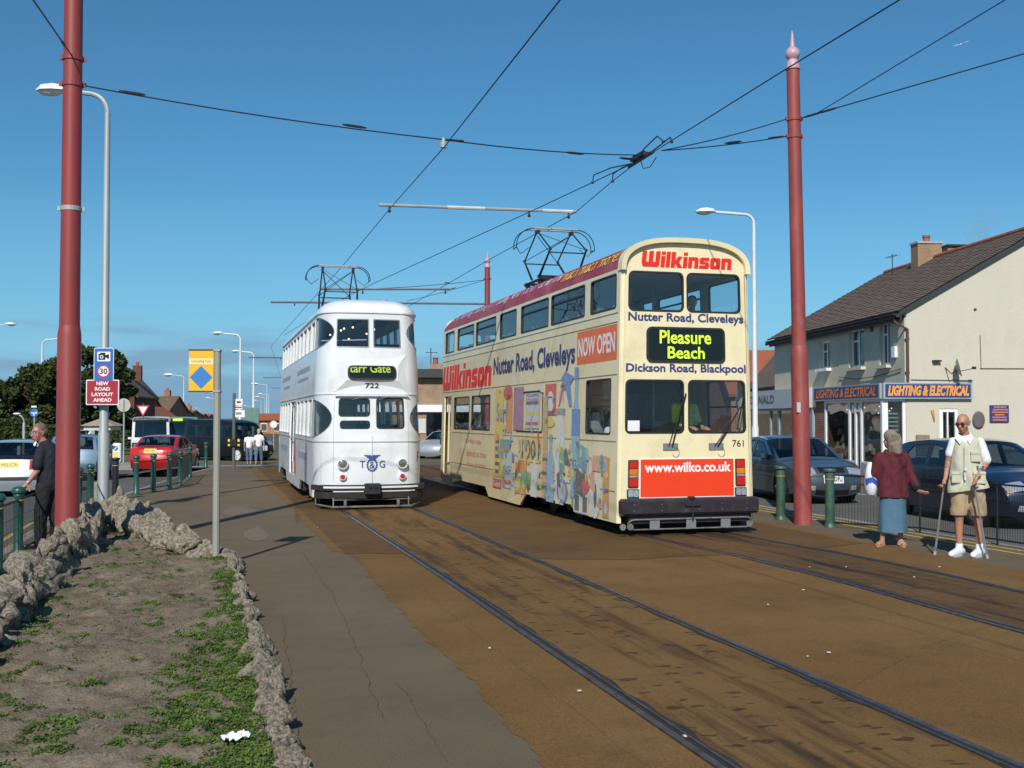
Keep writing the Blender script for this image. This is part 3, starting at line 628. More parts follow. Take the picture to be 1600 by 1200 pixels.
outer = [(0.03, .2), (.03, 4.13), (Lt, 4.13)] + skirt[:-1]
for nm, f, doors in (('side_panel', TSL, True), ('side_panel', TSR, False)):
    holes = [rrect(a + .0, 3.50, b, 4.03, .06) for a, b in upw] + [rrect(a, 1.53 if i else 1.55, b, 2.31 if i else 2.41, .05) for i, (a, b) in enumerate(low)]
    if doors: holes.append([(11.86, .33), (12.72, .33), (12.72, 2.36), (11.86, 2.36)])
    plate(nm, outer, holes, f, 'cream_paint', T1, 0, -.04)
    for i, (a, b) in enumerate(upw): window(rrect(a + .012, 3.512, b - .012, 4.018, .05), f, T1, bar=[3.86] if i in (1, 2, 4, 5) else None)
    for i, (a, b) in enumerate(low):
        if i in (1, 2):  # covered by the advertisement film
            z0, z1 = 1.53, 2.31; fr = plate('window', rrect(a - .01, z0 - .01, b + .01, z1 + .01, .05), [rrect(a + .02, z0 + .02, b - .02, z1 - .02, .04)], f, 'black_rubber', T1, .008, -.03)
            plate('film_covered_pane', rrect(a, z0, b, z1, .05), [], f, 'cream_paint' if i == 2 else 'cream_paint', fr, -.004, -.02)
        else: window(rrect(a + .012, (1.54 if i else 1.56), b - .012, (2.30 if i else 2.40), .05), f, T1, bar=[2.12] if i else [1.98])
# belt seams
b = MB()
for sx in (-1, 1):
    for z, y0, y1 in ((2.47, .1, 13), (1.44, .1, 11.7), (.68, .1, 11.7), (3.28, .1, 13), (3.42, .1, 13)):
        x = sx * (TW(z) + .003); b.box((x, (y0 + y1) / 2, z), (.008, y1 - y0, .012))
b.build('panel_seam', 'gold_band', T1) if False else b.build('panel_seam', mat('seam_shade', (.30, .25, .15), .7, var=.1), T1)
b = MB()
for sx in (-1, 1):
    for y in (1.6, 3.6, 5.78, 7.4, 9.4, 11.6):
        b.box((sx * (TW(2.9) + .003), y, 2.9), (.006, .008, .8)); 
b.build('panel_joint', 'seam_shade', T1)
# doorway: folding leaves
D = plate('door', [(11.88, .34), (12.70, .34), (12.70, 2.34), (11.88, 2.34)], [rrect(11.96, .6, 12.24, 2.2, .04), rrect(12.34, .6, 12.62, 2.2, .04)], TSL, 'cream_paint', T1, -.10, -.14)
for a, b_ in ((11.97, 12.23), (12.35, 12.61)): plate('door_pane', rrect(a, .61, b_, 2.19, .04), [], TSL, 'tram_glass', D, -.12, None)
# corner posts
b = MB()
for sx in (-1, 1):
    for y0, sy in ((0, 1), (Lt, -1)):
        prof = [(.0, .0)]
        pts = [(sx * (1.12 - .03 + 0), y0)]
        vs = []
        for z in [.2, 1, 2, 3, 4.13]:
            X = TW(z)
            for k in range(7):
                t = R(15 * k); vs.append((sx * (X - .06 + .06 * math.sin(t)), y0 + sy * (.055 - .06 * math.cos(t)), z))
        b.add(vs, [(i * 7 + k, i * 7 + k + 1, i * 7 + k + 8, i * 7 + k + 7) for i in range(4) for k in range(6)])
b.build('corner_post', 'cream_paint', T1, smooth=True)
# front and rear plates with arched heads
def arch_top(n=20, z0=4.1, W=1.06, h=.50, p=2.7): return [(W * (1 if math.cos(t) >= 0 else -1) * abs(math.cos(t)) ** (2 / p), z0 + h * max(0, math.sin(t)) ** (2 / p)) for t in [math.pi * i / n for i in range(n + 1)]]
archW = TW(4.1) / TW(0) ; A_ = arch_top(24, 4.10, 1.145, .44)
fo = [(-1.09, .56), (1.09, .56)] + [(x if abs(x) < 1.09 else math.copysign(1.09, x), z) for x, z in A_]
fh = [rrect(-1.03, 1.58, -.06, 2.37, .08), rrect(.05, 1.58, 1.03, 2.37, .08), rrect(-1.00, 3.46, -.05, 4.04, .09), rrect(.04, 3.46, .99, 4.04, .09)]
for nm, f in (('front_panel', TF), ('rear_panel', TB)):
    plate(nm, fo, fh, f, 'cream_paint', T1, .0, -.04)
    for h_ in fh: window(h_, f, T1, fw=.022)
# roof shell
def arch_pts(n=28, W=TW(4.1) + .002, z0=4.10, h=.47, p=2.7):
    return [(W * (1 if math.cos(t) >= 0 else -1) * abs(math.cos(t)) ** (2 / p), z0 + h * max(0, math.sin(t)) ** (2 / p)) for t in [math.pi * i / n for i in range(n + 1)]]
ap = arch_pts(); n_ = len(ap)
def roof_strip(i0, i1, name, m, ya=.06, yb=Lt):
    vs = []; st = [ya, 1, 3, 5, 7, 9, 11, 12, 12.4, 12.7, 12.9, yb]; 
    for y in st:
        k = 1 if y < 12 else math.sqrt(max(0, 1 - ((y - 12) / 1.02) ** 2)) * .8 + .2
        for (x, z) in ap[i0:i1 + 1]: vs.append((x, y, 4.10 + (z - 4.10) * k))
    q = i1 - i0 + 1
    return MB().add(vs, [(j * q + i, j * q + i + 1, (j + 1) * q + i + 1, (j + 1) * q + i) for j in range(len(st) - 1) for i in range(q - 1)]).build(name, m, T1, smooth=True)
roof_strip(0, 8, 'roof_side_band', 'roof_red'); roof_strip(n_ - 9, n_ - 1, 'roof_side_band', 'roof_red'); roof_strip(8, n_ - 9, 'roof', mat('roof_cream', (.40, .33, .25), .6, var=.1, dirt=(.3, .12, .12), dirts=3))
# arched hood over the front
ho = [(x * 1.012, z) for x, z in arch_pts(28, TW(4.1) + .004, 4.06, .53)]; hi = [(x * .945, 4.06 + (z - 4.06) * .86) for x, z in arch_pts(28, TW(4.1), 4.06, .53)]
b = MB(); vs = []
for (x, z), (x2, z2) in zip(ho, hi): vs += [(x, -.065, z), (x, .12, z), (x2, .10, z2), (x2, -.055, z2)]
b.add(vs, [(i * 4 + k, i * 4 + (k + 1) % 4, i * 4 + 4 + (k + 1) % 4, i * 4 + 4 + k) for i in range(len(ho) - 1) for k in range(4)]); b.build('front_hood', 'cream_paint', T1, smooth=35)
# interior
b = MB(); b.box((0, 6.5, .62), (2.1, 12.8, .06)); b.box((0, 6.9, 2.58), (2.08, 12.0, .08)); f_ = b.build('deck_floor', 'interior', T1); b = MB(); b.box((0, 6.6, 2.50), (2.1, 12.0, .03)); b.box((0, 6.5, 4.12), (2.0, 12.4, .03)); b.build('deck_ceiling', mat('ceiling_white', (.75, .74, .70), .6, var=.04), T1)
b = MB(); b.box((0, 1.75, 1.5), (2.1, .04, 1.7)) if False else None
b.box((-.55, 1.9, 1.2), (.9, .04, 1.1)); b.box((.62, 1.9, 1.2), (.8, .04, 1.1)); b.box((0, .35, 1.25), (1.9, .45, .5), bev=.05)
b.build('cab_partition', 'interior', T1)
seat_rows(T1, 2.8, 11, .65, .95, 1.06); seat_rows(T1, 1.2, 12.2, 2.62, .92, 1.04)
b = MB()
for y in (2.0, 4, 6, 8, 10):
    for sx in (-.3, .3): b.tube([(sx, y, .65), (sx, y, 2.5)], .018, 6); 
    for sx in (-.3, .3): b.tube([(sx, y, 2.62), (sx, y, 4.2)], .018, 6)
b.build('handrail', 'light_bar', T1)
# destination box and lettering on the front
fr = plate('destination_box', rrect(-.70, 2.655, .70, 3.205, .09), [rrect(-.66, 2.69, .66, 3.17, .07)], TF, 'black_rubber', T1, .02, 0)
decal('blind', rrect(-.67, 2.68, .67, 3.18, .07), TF, 'blind_black', fr, .006)
text('blind_text', 'Pleasure', TF, 'blind_yellow', fr, (-.47, 2.945, .45, 3.155), .018, w=.012); text('blind_text', 'Beach', TF, 'blind_yellow', fr, (-.33, 2.715, .33, 2.905), .018, w=.012)
text('route_text', 'Nutter Road, Cleveleys', TF, 'navy_print', T1, (-1.02, 3.25, 1.05, 3.425), .028)
text('route_text', 'Dickson Road, Blackpool', TF, 'navy_print', T1, (-1.05, 2.47, 1.07, 2.635), .028)
text('fleet_number', '761', TF, 'black', T1, (.80, 1.35, 1.00, 1.455), .004)
# blocky sloping logo built letter by letter
def logo(f, box, m, parent, w=.006, name='logo_letter'):
    G = {'W': ([(0, 1), (.0, .25), (.12, 0), (1.18, 0), (1.3, .15), (1.3, 1), (.98, 1), (.98, .32), (.81, .32), (.81, 1), (.49, 1), (.49, .32), (.32, .32), (.32, 1)], 1.38),
         'i': ([(0, 0), (.3, 0), (.3, .72), (0, .72)], .37), 'l': ([(0, 0), (.3, 0), (.3, 1.0), (0, 1.0)], .37),
         'k': ([(0, 0), (.3, 0), (.3, .28), (.48, 0), (.85, 0), (.58, .38), (.82, .72), (.48, .72), (.3, .46), (.3, 1.0), (0, 1.0)], .88),
         'n': ([(0, 0), (.3, 0), (.3, .48), (.46, .48), (.46, 0), (.76, 0), (.76, .6), (.64, .72), (0, .72)], .83),
         's': ([(0, 0), (.62, 0), (.72, .1), (.72, .34), (.62, .44), (.3, .44), (.3, .5), (.7, .5), (.7, .72), (.1, .72), (0, .62), (0, .38), (.1, .28), (.42, .28), (.42, .22), (0, .22)], .79)}
    O = [(.1, 0), (.66, 0), (.76, .1), (.76, .62), (.66, .72), (.1, .72), (0, .62), (0, .1)]; tot = 0; s = 'Wilkinson'
    for ch in s: tot += .83 if ch == 'o' else G[ch][1]
    tot = tot - .07 + .12; u0, v0, u1, v1 = box; sx = (u1 - u0) / tot; sy = (v1 - v0); x = 0
    for ch in s:
        poly, adv = (O, .83) if ch == 'o' else G[ch]; holes = [[(.3, .24), (.46, .24), (.46, .48), (.3, .48)]] if ch == 'o' else []
        T = lambda q: [(u0 + (x + p[0] + p[1] * .12) * sx, v0 + p[1] * sy) for p in q]
        plate(name, T(poly), [T(h) for h in holes], f, m, parent, w, 0)
        if ch == 'i': plate('logo_dot', T([(0, .80), (.3, .80), (.3, 1.0), (0, 1.0)]), [], f, m, parent, w, 0)
        x += adv
logo(TF, (-.80, 4.13, .88, 4.375), 'logo_red', T1)
side = lambda fy: (lambda u, v, w: (-TW(v) - w, 13.0 - u, v))      # reading direction front at right
SL = side(0)
def SLr(y_far, y_near): return 13.0 - y_far, 13.0 - y_near
logo(SL, (.02, 2.52, 5.25, 3.14), 'logo_red', T1)
u0, u1 = SLr(7.62, 2.1); text('route_text', 'Nutter Road, Cleveleys', SL, 'navy_print', T1, (u0, 2.62, u1, 3.12), .03)
decal('advert_panel', [(13 - 2.0, 2.70), (13 - .13, 2.70), (13 - .13, 3.25), (13 - 2.0, 3.25)], SL, 'orange_print', T1, .004)
text('advert_text', 'NOW OPEN', SL, 'white_print', T1, (13 - 1.93, 2.82, 13 - .2, 3.14), .026, w=.008)
# roof band wording follows the curve of the roof shoulder
def RB(u, v, w):
    t = v; i = t * 7; k = int(min(6, max(0, i))); (x0, z0), (x1, z1) = ap[n_ - 1 - k], ap[n_ - 2 - k]; q = i - k
    x = x0 + (x1 - x0) * q; z = z0 + (z1 - z0) * q; nx_, nz_ = (z1 - z0), -(x1 - x0); ln = math.hypot(nx_, nz_); nx_, nz_ = -abs(nx_) / ln, abs(nz_) / ln
    y = 13 - u; kk = 1 if y < 12 else math.sqrt(max(0, 1 - ((y - 12) / 1.02) ** 2)) * .8 + .2
    return (x + nx_ * (w + .004), y, 4.10 + (z - 4.10) * kk + nz_ * (w + .004))
v, fs = None, None
text('roof_band_text', 'Toiletries · Stationery · Decorating · DIY · Laundry · Home · Kitchen · Garden and', RB, 'pale_violet_print', T1, (.5, .22, 9.85, .78), .006, .25)
text('roof_band_text', 'much much more!', RB, 'yellow_print', T1, (10.0, .22, 12.85, .78), .006, .25)
# red panel, lamps, bumper
pn = plate('advert_board', [(-.80, .575), (.82, .575), (.82, 1.175), (-.80, 1.175)], [], TF, 'white_print', T1, .012, 0)
decal('advert_face', [(-.785, .59), (.805, .59), (.805, 1.165), (-.785, 1.165)], TF, mat('advert_red', (.80, .055, .012), .4, var=.03), pn, .016)
text('advert_text', 'www.wilko.co.uk', TF, 'white_print', pn, (-.72, .965, .76, 1.12), .03, w=.020)
for sx in (-1, 1):
    c_ = -.905 if sx < 0 else .925
    h_ = plate('tail_light', rrect(c_ - .085, .74, c_ + .085, 1.16, .015), [], TF, 'dark_metal', T1, .02, 0)
    for z0, z1, m_ in ((1.03, 1.145, 'red_lens'), (.935, 1.02, 'amber_lens'), (.895, .925, 'clear_lens'), (.755, .885, 'red_lens')):
        plate('lens', rrect(c_ - .07, z0, c_ + .07, z1, .012), [], TF, m_, h_, .032, .02)
    h_ = plate('headlight', rrect(c_ - .10, .585, c_ + .10, .715, .015), [], TF, 'dark_metal', T1, .02, 0)
    for q in (-.045, .045): plate('lens', rrect(c_ + q - .042, .597, c_ + q + .042, .703, .02), [], TF, 'clear_lens', h_, .034, .02)
b = MB(); b.box((0, -.10, .45), (2.28, .2, .25), bev=.035); b.box((0, -.02, .3), (2.0, .2, .2)); bp_ = b.build('bumper', mat('bumper_black', (.028, .022, .028), .45, var=.15, dirt=(.06, .05, .05), dirts=5), T1)
b = MB()
for x in (-.95, -.5, -.1, .12, .5, .92):
    for z in (.40, .49): b.lathe([(.012, 0), (.012, -.206)], (x, 0, z), 8, 'Y')
stuff(b.build('bumper_bolt', 'steel', bp_))
b = MB(); b.box((0, -.215, .485), (.26, .03, .05)); b.tube([(0, -.22, .55), (0, -.22, .27)], .012, 6); b.box((0, -.16, .585), (.08, .1, .03)); b.build('coupling_pocket', 'dark_metal', bp_)
b = MB(); P = [(-.92 + .12 * math.cos(t), -.16, .19 + .075 * math.sin(t)) for t in [R(a_) for a_ in range(90, 271, 30)]] + [(.92 + .12 * math.cos(t), -.16, .19 + .075 * math.sin(t)) for t in [R(a_) for a_ in range(-90, 91, 30)]]
P.append(P[0]); b.tube(P, .012, 6)
for x in (-1.12, -1.0, .98): b.lathe([(.05, -.01), (.05, .01)], (x, -.16, .16), 10, 'Y')
mat('guard_grey', (.20, .195, .175), .55, .2, var=.2, vs=8, dirt=(.07, .05, .035), dirts=6); lg = b.build('lifeguard_frame', 'guard_grey', T1)
mat('grey_plate', (.18, .19, .2), .6, var=.1)
for x in (-.6, 0, .58): bx('lifeguard_plate', (x, -.15, .19), (.16, .01, .16), 'grey_plate', lg)
b = MB(); b.box((0, 6.5, .42), (1.9, 12.6, .24)); b.box((0, .25, .2), (1.9, .04, .2)); b.box((1.0, 1.0, .2), (.06, 1.6, .2)); b.build('underframe', 'under_dark', T1)
bogie(T1, 3.5, .75); bogie(T1, 9.6, .75)
for x0, x1, zt in ((-.29, -.10, 2.02), (.50, .93, 1.98)):      # wipers on steel pads
    pd_ = decal('wiper_pad', rrect(x0 - .12, 1.30, x0 + .14, 1.41, .01), TF, 'grey_plate', T1, .012)
    b = MB(); P0 = TF(x0 + .03, 1.36, .03); P1 = TF(x1, zt, .06); b.tube([P0, P1], .011, 5); b.tube([TF(x0 - .03, 1.36, .03), TF(x1 - .05, zt - .1, .05)], .006, 4)
    b.tube([TF(x1 - .06, zt - .36, .03), TF(x1 + .08, zt + .16, .03)], .012, 5)
    b.tube([TF(x0 + .1 + .06 * math.cos(t), 1.27 + .07 * math.sin(t), .015) for t in [R(20 * i) for i in range(-8, 6)]], .003, 4); b.build('wiper', 'black', T1)
decal('cab_notice', [(-1.0, 1.60), (-.80, 1.60), (-.80, 1.76), (-1.0, 1.76)], TF, 'sign_white', T1, -.01)
pantograph(T1, -.02, 6.6, 4.58, 5.82, .98, .95, .38, .38)
# --- advertising film on the side: goods drawn as flat print ---
PR = {}
def pm(n, c): c = tuple(q * .84 + k_ * .16 for q, k_ in zip(c, (.72, .64, .46))); PR[n] = mat('print_' + n, c, .45, var=.12, vs=14, dirt=tuple(q * .6 + .2 for q in c), dirts=7, dirt_lo=.5, dirt_hi=.8); return PR[n]
for n, c in dict(yellow=(.72, .55, .10), red=(.55, .05, .04), blue=(.07, .22, .52), pale=(.50, .56, .60), sky=(.22, .42, .62), purple=(.33, .14, .28), teal=(.12, .33, .34), green=(.16, .40, .14), orange=(.66, .27, .05), tan=(.50, .36, .16), navy=(.03, .05, .2), white=(.68, .69, .68), dark=(.06, .065, .08), salmon=(.70, .34, .22)).items(): pm(n, c)
adn = [0]
def ad_(pts, c, lay=0): adn[0] += 1; plate('advert_print', [(13 - y, z) for y, z in pts], [], SL, PR[c], T1, .0095 + .0012 * lay, None)
def adr(y0, z0, y1, z1, c, lay=0, r=.03): ad_(rrect(y0, z0, y1, z1, r), c, lay)
def ade(cy, cz, ry, rz, c, lay=0): ad_([(cy + ry * math.cos(2 * math.pi * i / 18), cz + rz * math.sin(2 * math.pi * i / 18)) for i in range(18)], c, lay)
def bottle(cy, z0, z1, wd, c, cap, lay=0, neck=.35):
    h = z1 - z0; w2 = wd / 2; nk = wd * neck / 2
    ad_([(cy - w2, z0), (cy + w2, z0), (cy + w2, z0 + h * .6), (cy + nk, z0 + h * .76), (cy + nk, z1 - h * .08), (cy - nk, z1 - h * .08), (cy - nk, z0 + h * .76), (cy - w2, z0 + h * .6)], c, lay); adr(cy - nk * 1.2, z1 - h * .1, cy + nk * 1.2, z1, cap, lay + 1, .01)
def adt(s, y_far, z0, y_near, z1, c, lay=3): text('advert_text', s, SL, PR[c], T1, (13 - y_far, z0, 13 - y_near, z1), .012, w=.0095 + .0012 * lay)
adr(7.4, .55, 6.7, 2.42, 'yellow', 0); adt('Surf', 7.25, 1.72, 6.35, 2.12, 'blue', 4); ade(6.35, 2.33, .34, .16, 'red', 1); adr(6.45, 1.5, 6.0, 2.3, 'orange', 1)
adr(7.25, 1.25, 7.0, 1.42, 'red', 1); 
for i in range(5): adr(7.28, .62 + i * .16, 6.98, .70 + i * .16, 'navy', 2, .02)
adr(7.45, .30, 6.75, .50, 'red', 1); adt('Cussons', 7.4, .34, 6.82, .46, 'white', 3); adr(6.9, .95, 6.1, 1.35, 'teal', 1); adr(6.85, 1.08, 6.2, 1.16, 'orange', 2)
adr(6.6, .35, 5.95, 1.12, 'pale', 2); adt('FLASH', 6.52, .62, 6.02, .82, 'navy', 4); adr(6.55, .42, 6.05, .52, 'red', 3)
adr(5.9, 1.55, 5.2, 2.42, 'purple', 1); adr(5.05, 1.6, 4.1, 2.28, 'pale', 1)
for i in range(3): adr(5.0, 1.66 + i * .2, 4.15, 1.72 + i * .2, ('red', 'yellow', 'dark')[i], 2, .01)
adt('SCOURERS', 4.98, 2.05, 4.18, 2.18, 'purple', 4); adt('SQUARE', 5.0, 2.20, 4.2, 2.27, 'navy', 4)
adr(5.3, .95, 3.95, 1.42, 'yellow', 1); adt('1001', 5.2, 1.0, 4.05, 1.38, 'navy', 4); adr(5.7, .30, 4.9, .92, 'orange', 1); adr(5.4, .45, 4.6, .75, 'green', 2); ade(5.5, .5, .22, .15, 'yellow', 3)
bottle(4.35, .30, 1.15, .42, 'white', 'blue', 3); adr(3.85, .32, 3.55, 2.2, 'tan', 2)
for i in range(7): adr(3.84, .36 + i * .13, 3.56, .42 + i * .13, 'dark' if i % 2 else 'salmon', 3, .01)
adr(3.75, 1.85, 3.1, 2.42, 'red', 1); ade(3.42, 2.1, .20, .19, 'white', 2); adr(3.55, 2.16, 3.3, 2.19, 'dark', 3, .01); ade(3.42, 1.72, .28, .09, 'yellow', 2); adt('CRISPS', 3.6, 1.86, 3.2, 1.93, 'navy', 4)
bottle(3.35, .28, 1.5, .45, 'sky', 'teal', 2); bottle(2.8, .28, 2.3, .46, 'white', 'pale', 1, .5)
ad_([(2.75, 2.3), (2.55, 2.3), (2.35, 2.0), (2.2, 2.0), (2.3, 2.38), (2.1, 2.5), (2.6, 2.62), (2.8, 2.5)], 'blue', 3); ad_([(2.95, 2.0), (2.85, 2.0), (2.6, 2.4), (2.7, 2.45)], 'red', 4); adt('STARDROPS', 3.05, 1.85, 2.55, 1.97, 'navy', 4)
ade(2.7, 1.02, .16, .28, 'green', 4); adt('Fairy', 2.82, .98, 2.58, 1.08, 'white', 5); ade(2.65, .52, .3, .22, 'blue', 3); ade(2.65, .52, .22, .15, 'pale', 4)
bottle(1.98, .45, 2.66, .42, 'sky', 'blue', 2, .4); adr(2.19, 1.5, 1.77, 1.95, 'blue', 4); adr(2.12, .95, 1.8, 1.42, 'sky', 4)
adr(2.35, .8, 1.85, 1.2, 'yellow', 3); adt('JEYES', 2.3, .85, 1.9, 1.1, 'navy', 5)
ad_([(1.95, 1.42), (1.35, 1.28), (1.4, .9), (1.8, 1.02)], 'teal', 4); ad_([(2.0, 1.0), (1.35, .8), (1.45, .45), (2.05, .6)], 'dark', 3)
ade(1.2, 1.0, .12, .18, 'salmon', 3); ade(1.2, 1.0, .07, .12, 'white', 4); adr(1.1, .95, .45, 1.2, 'salmon', 2); adr(.62, .25, .35, 1.18, 'orange', 1); adt('S', .75, 1.0, .5, 1.15, 'white', 4)
ade(.95, .55, .24, .36, 'white', 4); ade(.95, .55, .07, .2, 'dark', 5); ade(1.42, .68, .17, .14, 'red', 5); adr(2.0, .22, 1.25, .6, 'white', 2)
for y in (1.85, 1.45): adr(y + .1, .25, y - .12, .5, 'dark', 5, .01)
rq = random.Random(21)
for i in range(95):       # small half-legible detail of the printed goods
    y = rq.uniform(.4, 7.3); z = rq.uniform(.32, 1.45 if rq.random() < .75 else 2.4)
    if .3 < y < 1.6 and z > 1.25: continue
    if 4.9 < y < 8.3 and z < .36: continue
    c = rq.choice(['pale', 'white', 'sky', 'teal', 'yellow', 'salmon', 'navy', 'blue', 'red', 'green', 'tan', 'dark', 'pale', 'sky', 'white'])
    w_ = rq.uniform(.03, .16); h_ = rq.uniform(.03, .17); l_ = 6 + i % 3
    if rq.random() < .35: ade(y, z, w_ * .7, h_ * .7, c, l_)
    elif rq.random() < .5: a_ = rq.uniform(-.6, .6); ad_([(y - w_ + a_ * h_, z - h_), (y + w_ * .6, z - h_ * .7), (y + w_, z + h_ * .6), (y - w_ * .7 - a_ * h_, z + h_)], c, l_)
    else: adr(y - w_ / 2, z - h_, y + w_ / 2, z + h_ * .3, c, l_, .02)
for i, s in enumerate(['of the top', 'brands at low', 'low prices']): adt(s, 10.1 - i * .1, 1.18 - i * .27, 8.1 + (.5 if i == 0 else 0), 1.32 - i * .27, 'salmon', 1)
# ---- white double deck tram 722 ----
T2 = thing('tram', 'white double deck tram numbered 722 with rounded front, standing on the left track', 'tram', (3.09, 21.25, 0))
L2 = 12.2
def half_plan():
    p = [(0, 0), (.2, .004), (.42, .018), (.60, .045)]
    for i in range(1, 13):
        t = R(90 * i / 12); p.append((.60 + .44 * math.sin(t), .045 + .72 * (1 - math.cos(t))))
    return p
HP = half_plan(); HS = [0]
for (x0, y0), (x1, y1) in zip(HP[:-1], HP[1:]): HS.append(HS[-1] + math.hypot(x1 - x0, y1 - y0))
UC = HS[-1]; YC = HP[-1][1]; LS = L2 - 2 * YC; UT = 2 * UC + LS            # corner arc, side length, full half perimeter
def plan(u):
    s = 1 if u >= 0 else -1; u = abs(u); rear = u > UC + LS / 2
    q = UT - u if rear else u
    if q >= UC: x, y, nx_, ny_ = 1.04, YC + (q - UC), 1, 0
    else:
        q = max(0, q); k = 0
        while k < len(HS) - 2 and HS[k + 1] < q: k += 1
        t = (q - HS[k]) / (HS[k + 1] - HS[k]); x = HP[k][0] + (HP[k + 1][0] - HP[k][0]) * t; y = HP[k][1] + (HP[k + 1][1] - HP[k][1]) * t
        def nrm(j):
            j = max(1, min(len(HP) - 1, j)); dx, dy = HP[j][0] - HP[j - 1][0], HP[j][1] - HP[j - 1][1]; l_ = math.hypot(dx, dy); return dy / l_, -dx / l_
        n0, n1 = nrm(k), nrm(k + 1); n2 = nrm(k + 2); a0 = ((n0[0] + n1[0]) / 2, (n0[1] + n1[1]) / 2); a1 = ((n1[0] + n2[0]) / 2, (n1[1] + n2[1]) / 2)
        nx_, ny_ = a0[0] + (a1[0] - a0[0]) * t, a0[1] + (a1[1] - a0[1]) * t
        if k == 0 and t < .3: pass
    if rear: y, ny_ = L2 - y, -ny_
    return s * x, y, s * nx_, ny_
def sm(a, b, x): t = min(1, max(0, (x - a) / (b - a))); return t * t * (3 - 2 * t)
def TP(u, v, w):
    x, y, nx_, ny_ = plan(u)
    tap = 1 - .030 * sm(1.4, 2.4, v) - .055 * sm(2.3, 3.9, v); x *= tap
    rake = .05 * sm(1.3, 2.25, v) + .12 * sm(2.2, 3.9, v)
    k = max(0, 1 - y / 2.2)
    bulge = -.05 * sm(0.2, .7, v) * (1 - sm(1.2, 1.5, v)) * max(0, 1 - abs(x) / .75)
    y2 = y + (rake + bulge) * k
    if y > L2 / 2: kk = max(0, 1 - (L2 - y) / 2.2); y2 = y - rake * kk
    # hollow either side of the lower cab windows and over the destination panel
    return (x + nx_ * w, y2 + ny_ * w, v)
cuts_u = [s * u for s in (-1, 1) for u in [HS[i] for i in range(1, len(HS))] + [UC + LS - 0 + (UC - h) for h in HS[:-1]]] + [0]
cuts_v = [.5, .7, 1.0, 1.25, 1.4, 1.6, 1.8, 2.0, 2.2, 2.35, 2.5, 2.7, 2.9, 3.1, 3.3, 3.5, 3.7, 3.85]
def uside(y): return UC + (y - YC)
def dwin(side_, z0, z1, top=True):     # quarter-round corner light
    a0, a1 = .76, UC + .13; p = []
    if top:   # curved on the inner (front) side
        for i in range(9): t = R(90 * i / 8); p.append((a1 - (a1 - a0) * math.cos(t) ** 1.0 if False else a0 + (a1 - a0) * (1 - math.sin(t)) if False else 0, 0))
    p = [(a1, z0), (a1, z1)]
    n = 14; xm = a0
    for i in range(1, n): 
        t = math.pi * i / n; p.append((a1 - (a1 - xm) * (math.sin(t) ** .75), z1 - (z1 - z0) * (1 - math.cos(t)) / 2))
    return [(side_ * u, z) for u, z in p]
uh = []; fh2 = [rrect(-.70, 3.20, -.06, 3.74, .025), rrect(.055, 3.20, .60, 3.74, .025)]
fl2 = [rrect(-.62, 1.84, -.05, 2.17, .06), rrect(.10, 1.60, .62, 2.18, .06)]
slot = [rrect(-.59, 1.60, -.05, 1.735, .05)]
corner = [dwin(s, 3.18, 3.80) for s in (-1, 1)] + [dwin(s, 1.42, 2.16) for s in (-1, 1)]
su = []; sl_ = []
yy = 1.15
ups = []
while yy < L2 - 1.5: ups.append((yy, yy + .86)); yy += 1.02
lows = [q for q in ups if not (5.2 < q[0] + .4 < 7.5)]
for s in (-1, 1):
    for a0, a1 in ups: su.append(rrect(min(s * uside(a0), s * uside(a1)), 3.20, max(s * uside(a0), s * uside(a1)), 3.78, .04))
    for a0, a1 in lows: sl_.append(rrect(min(s * uside(a0), s * uside(a1)), 1.42, max(s * uside(a0), s * uside(a1)), 2.18, .04))
door_h = [[(s * uside(5.55), .42), (s * uside(7.15), .42), (s * uside(7.15), 2.2), (s * uside(5.55), 2.2)] for s in (-1, 1)]
def bottom_profile():
    P = []
    def add(s):
        q = [(0, .50), (.9, .50), (UC - .02, .47), (UC + .0, .22), (uside(1.3), .22), (uside(1.55), .42), (uside(3.8), .42), (uside(4.05), .18), (uside(8.1), .18), (uside(8.4), .42), (uside(10.6), .42), (uside(10.9), .22), (UT - UC, .22), (UT, .4)]
        return [(s * u, z) for u, z in q]
    return add(-1)[::-1] + add(1)[1:]
bot = bottom_profile()
outer2 = bot + [(UT, 3.88), (-UT, 3.88)]
plate('body_shell', outer2, fh2 + fl2 + slot + corner + su + sl_ + door_h, TP, 'white_paint', T2, 0, -.04, cuts_u, cuts_v, smooth=32)
mat('dim_frame', (.35, .36, .36), .4, .5, var=.1)
for h_ in fh2 + fl2 + slot: window(h_, TP, T2, fw=.016, cu=cuts_u, frame='dim_frame' if h_ in fh2 else 'black_rubber')
for h_ in corner: window(h_, TP, T2, fw=.014, cu=cuts_u, frame='dim_frame')
for h_ in su + sl_: window(h_, TP, T2, fw=.012, frame='white_paint', inset=-.03)
for s, dh in zip((-1, 1), door_h):
    dr = plate('door', grow(dh, -.01), [rrect(min(s * uside(5.65), s * uside(6.28)), .7, max(s * uside(5.65), s * uside(6.28)), 2.1, .05), rrect(min(s * uside(6.42), s * uside(7.05)), .7, max(s * uside(6.42), s * uside(7.05)), 2.1, .05)], TP, 'white_paint', T2, -.06, -.09)
    for a0, a1 in ((5.65, 6.28), (6.42, 7.05)): plate('door_pane', rrect(min(s * uside(a0), s * uside(a1)), .7, max(s * uside(a0), s * uside(a1)), 2.1, .05), [], TP, 'tram_glass', dr, -.075, None)
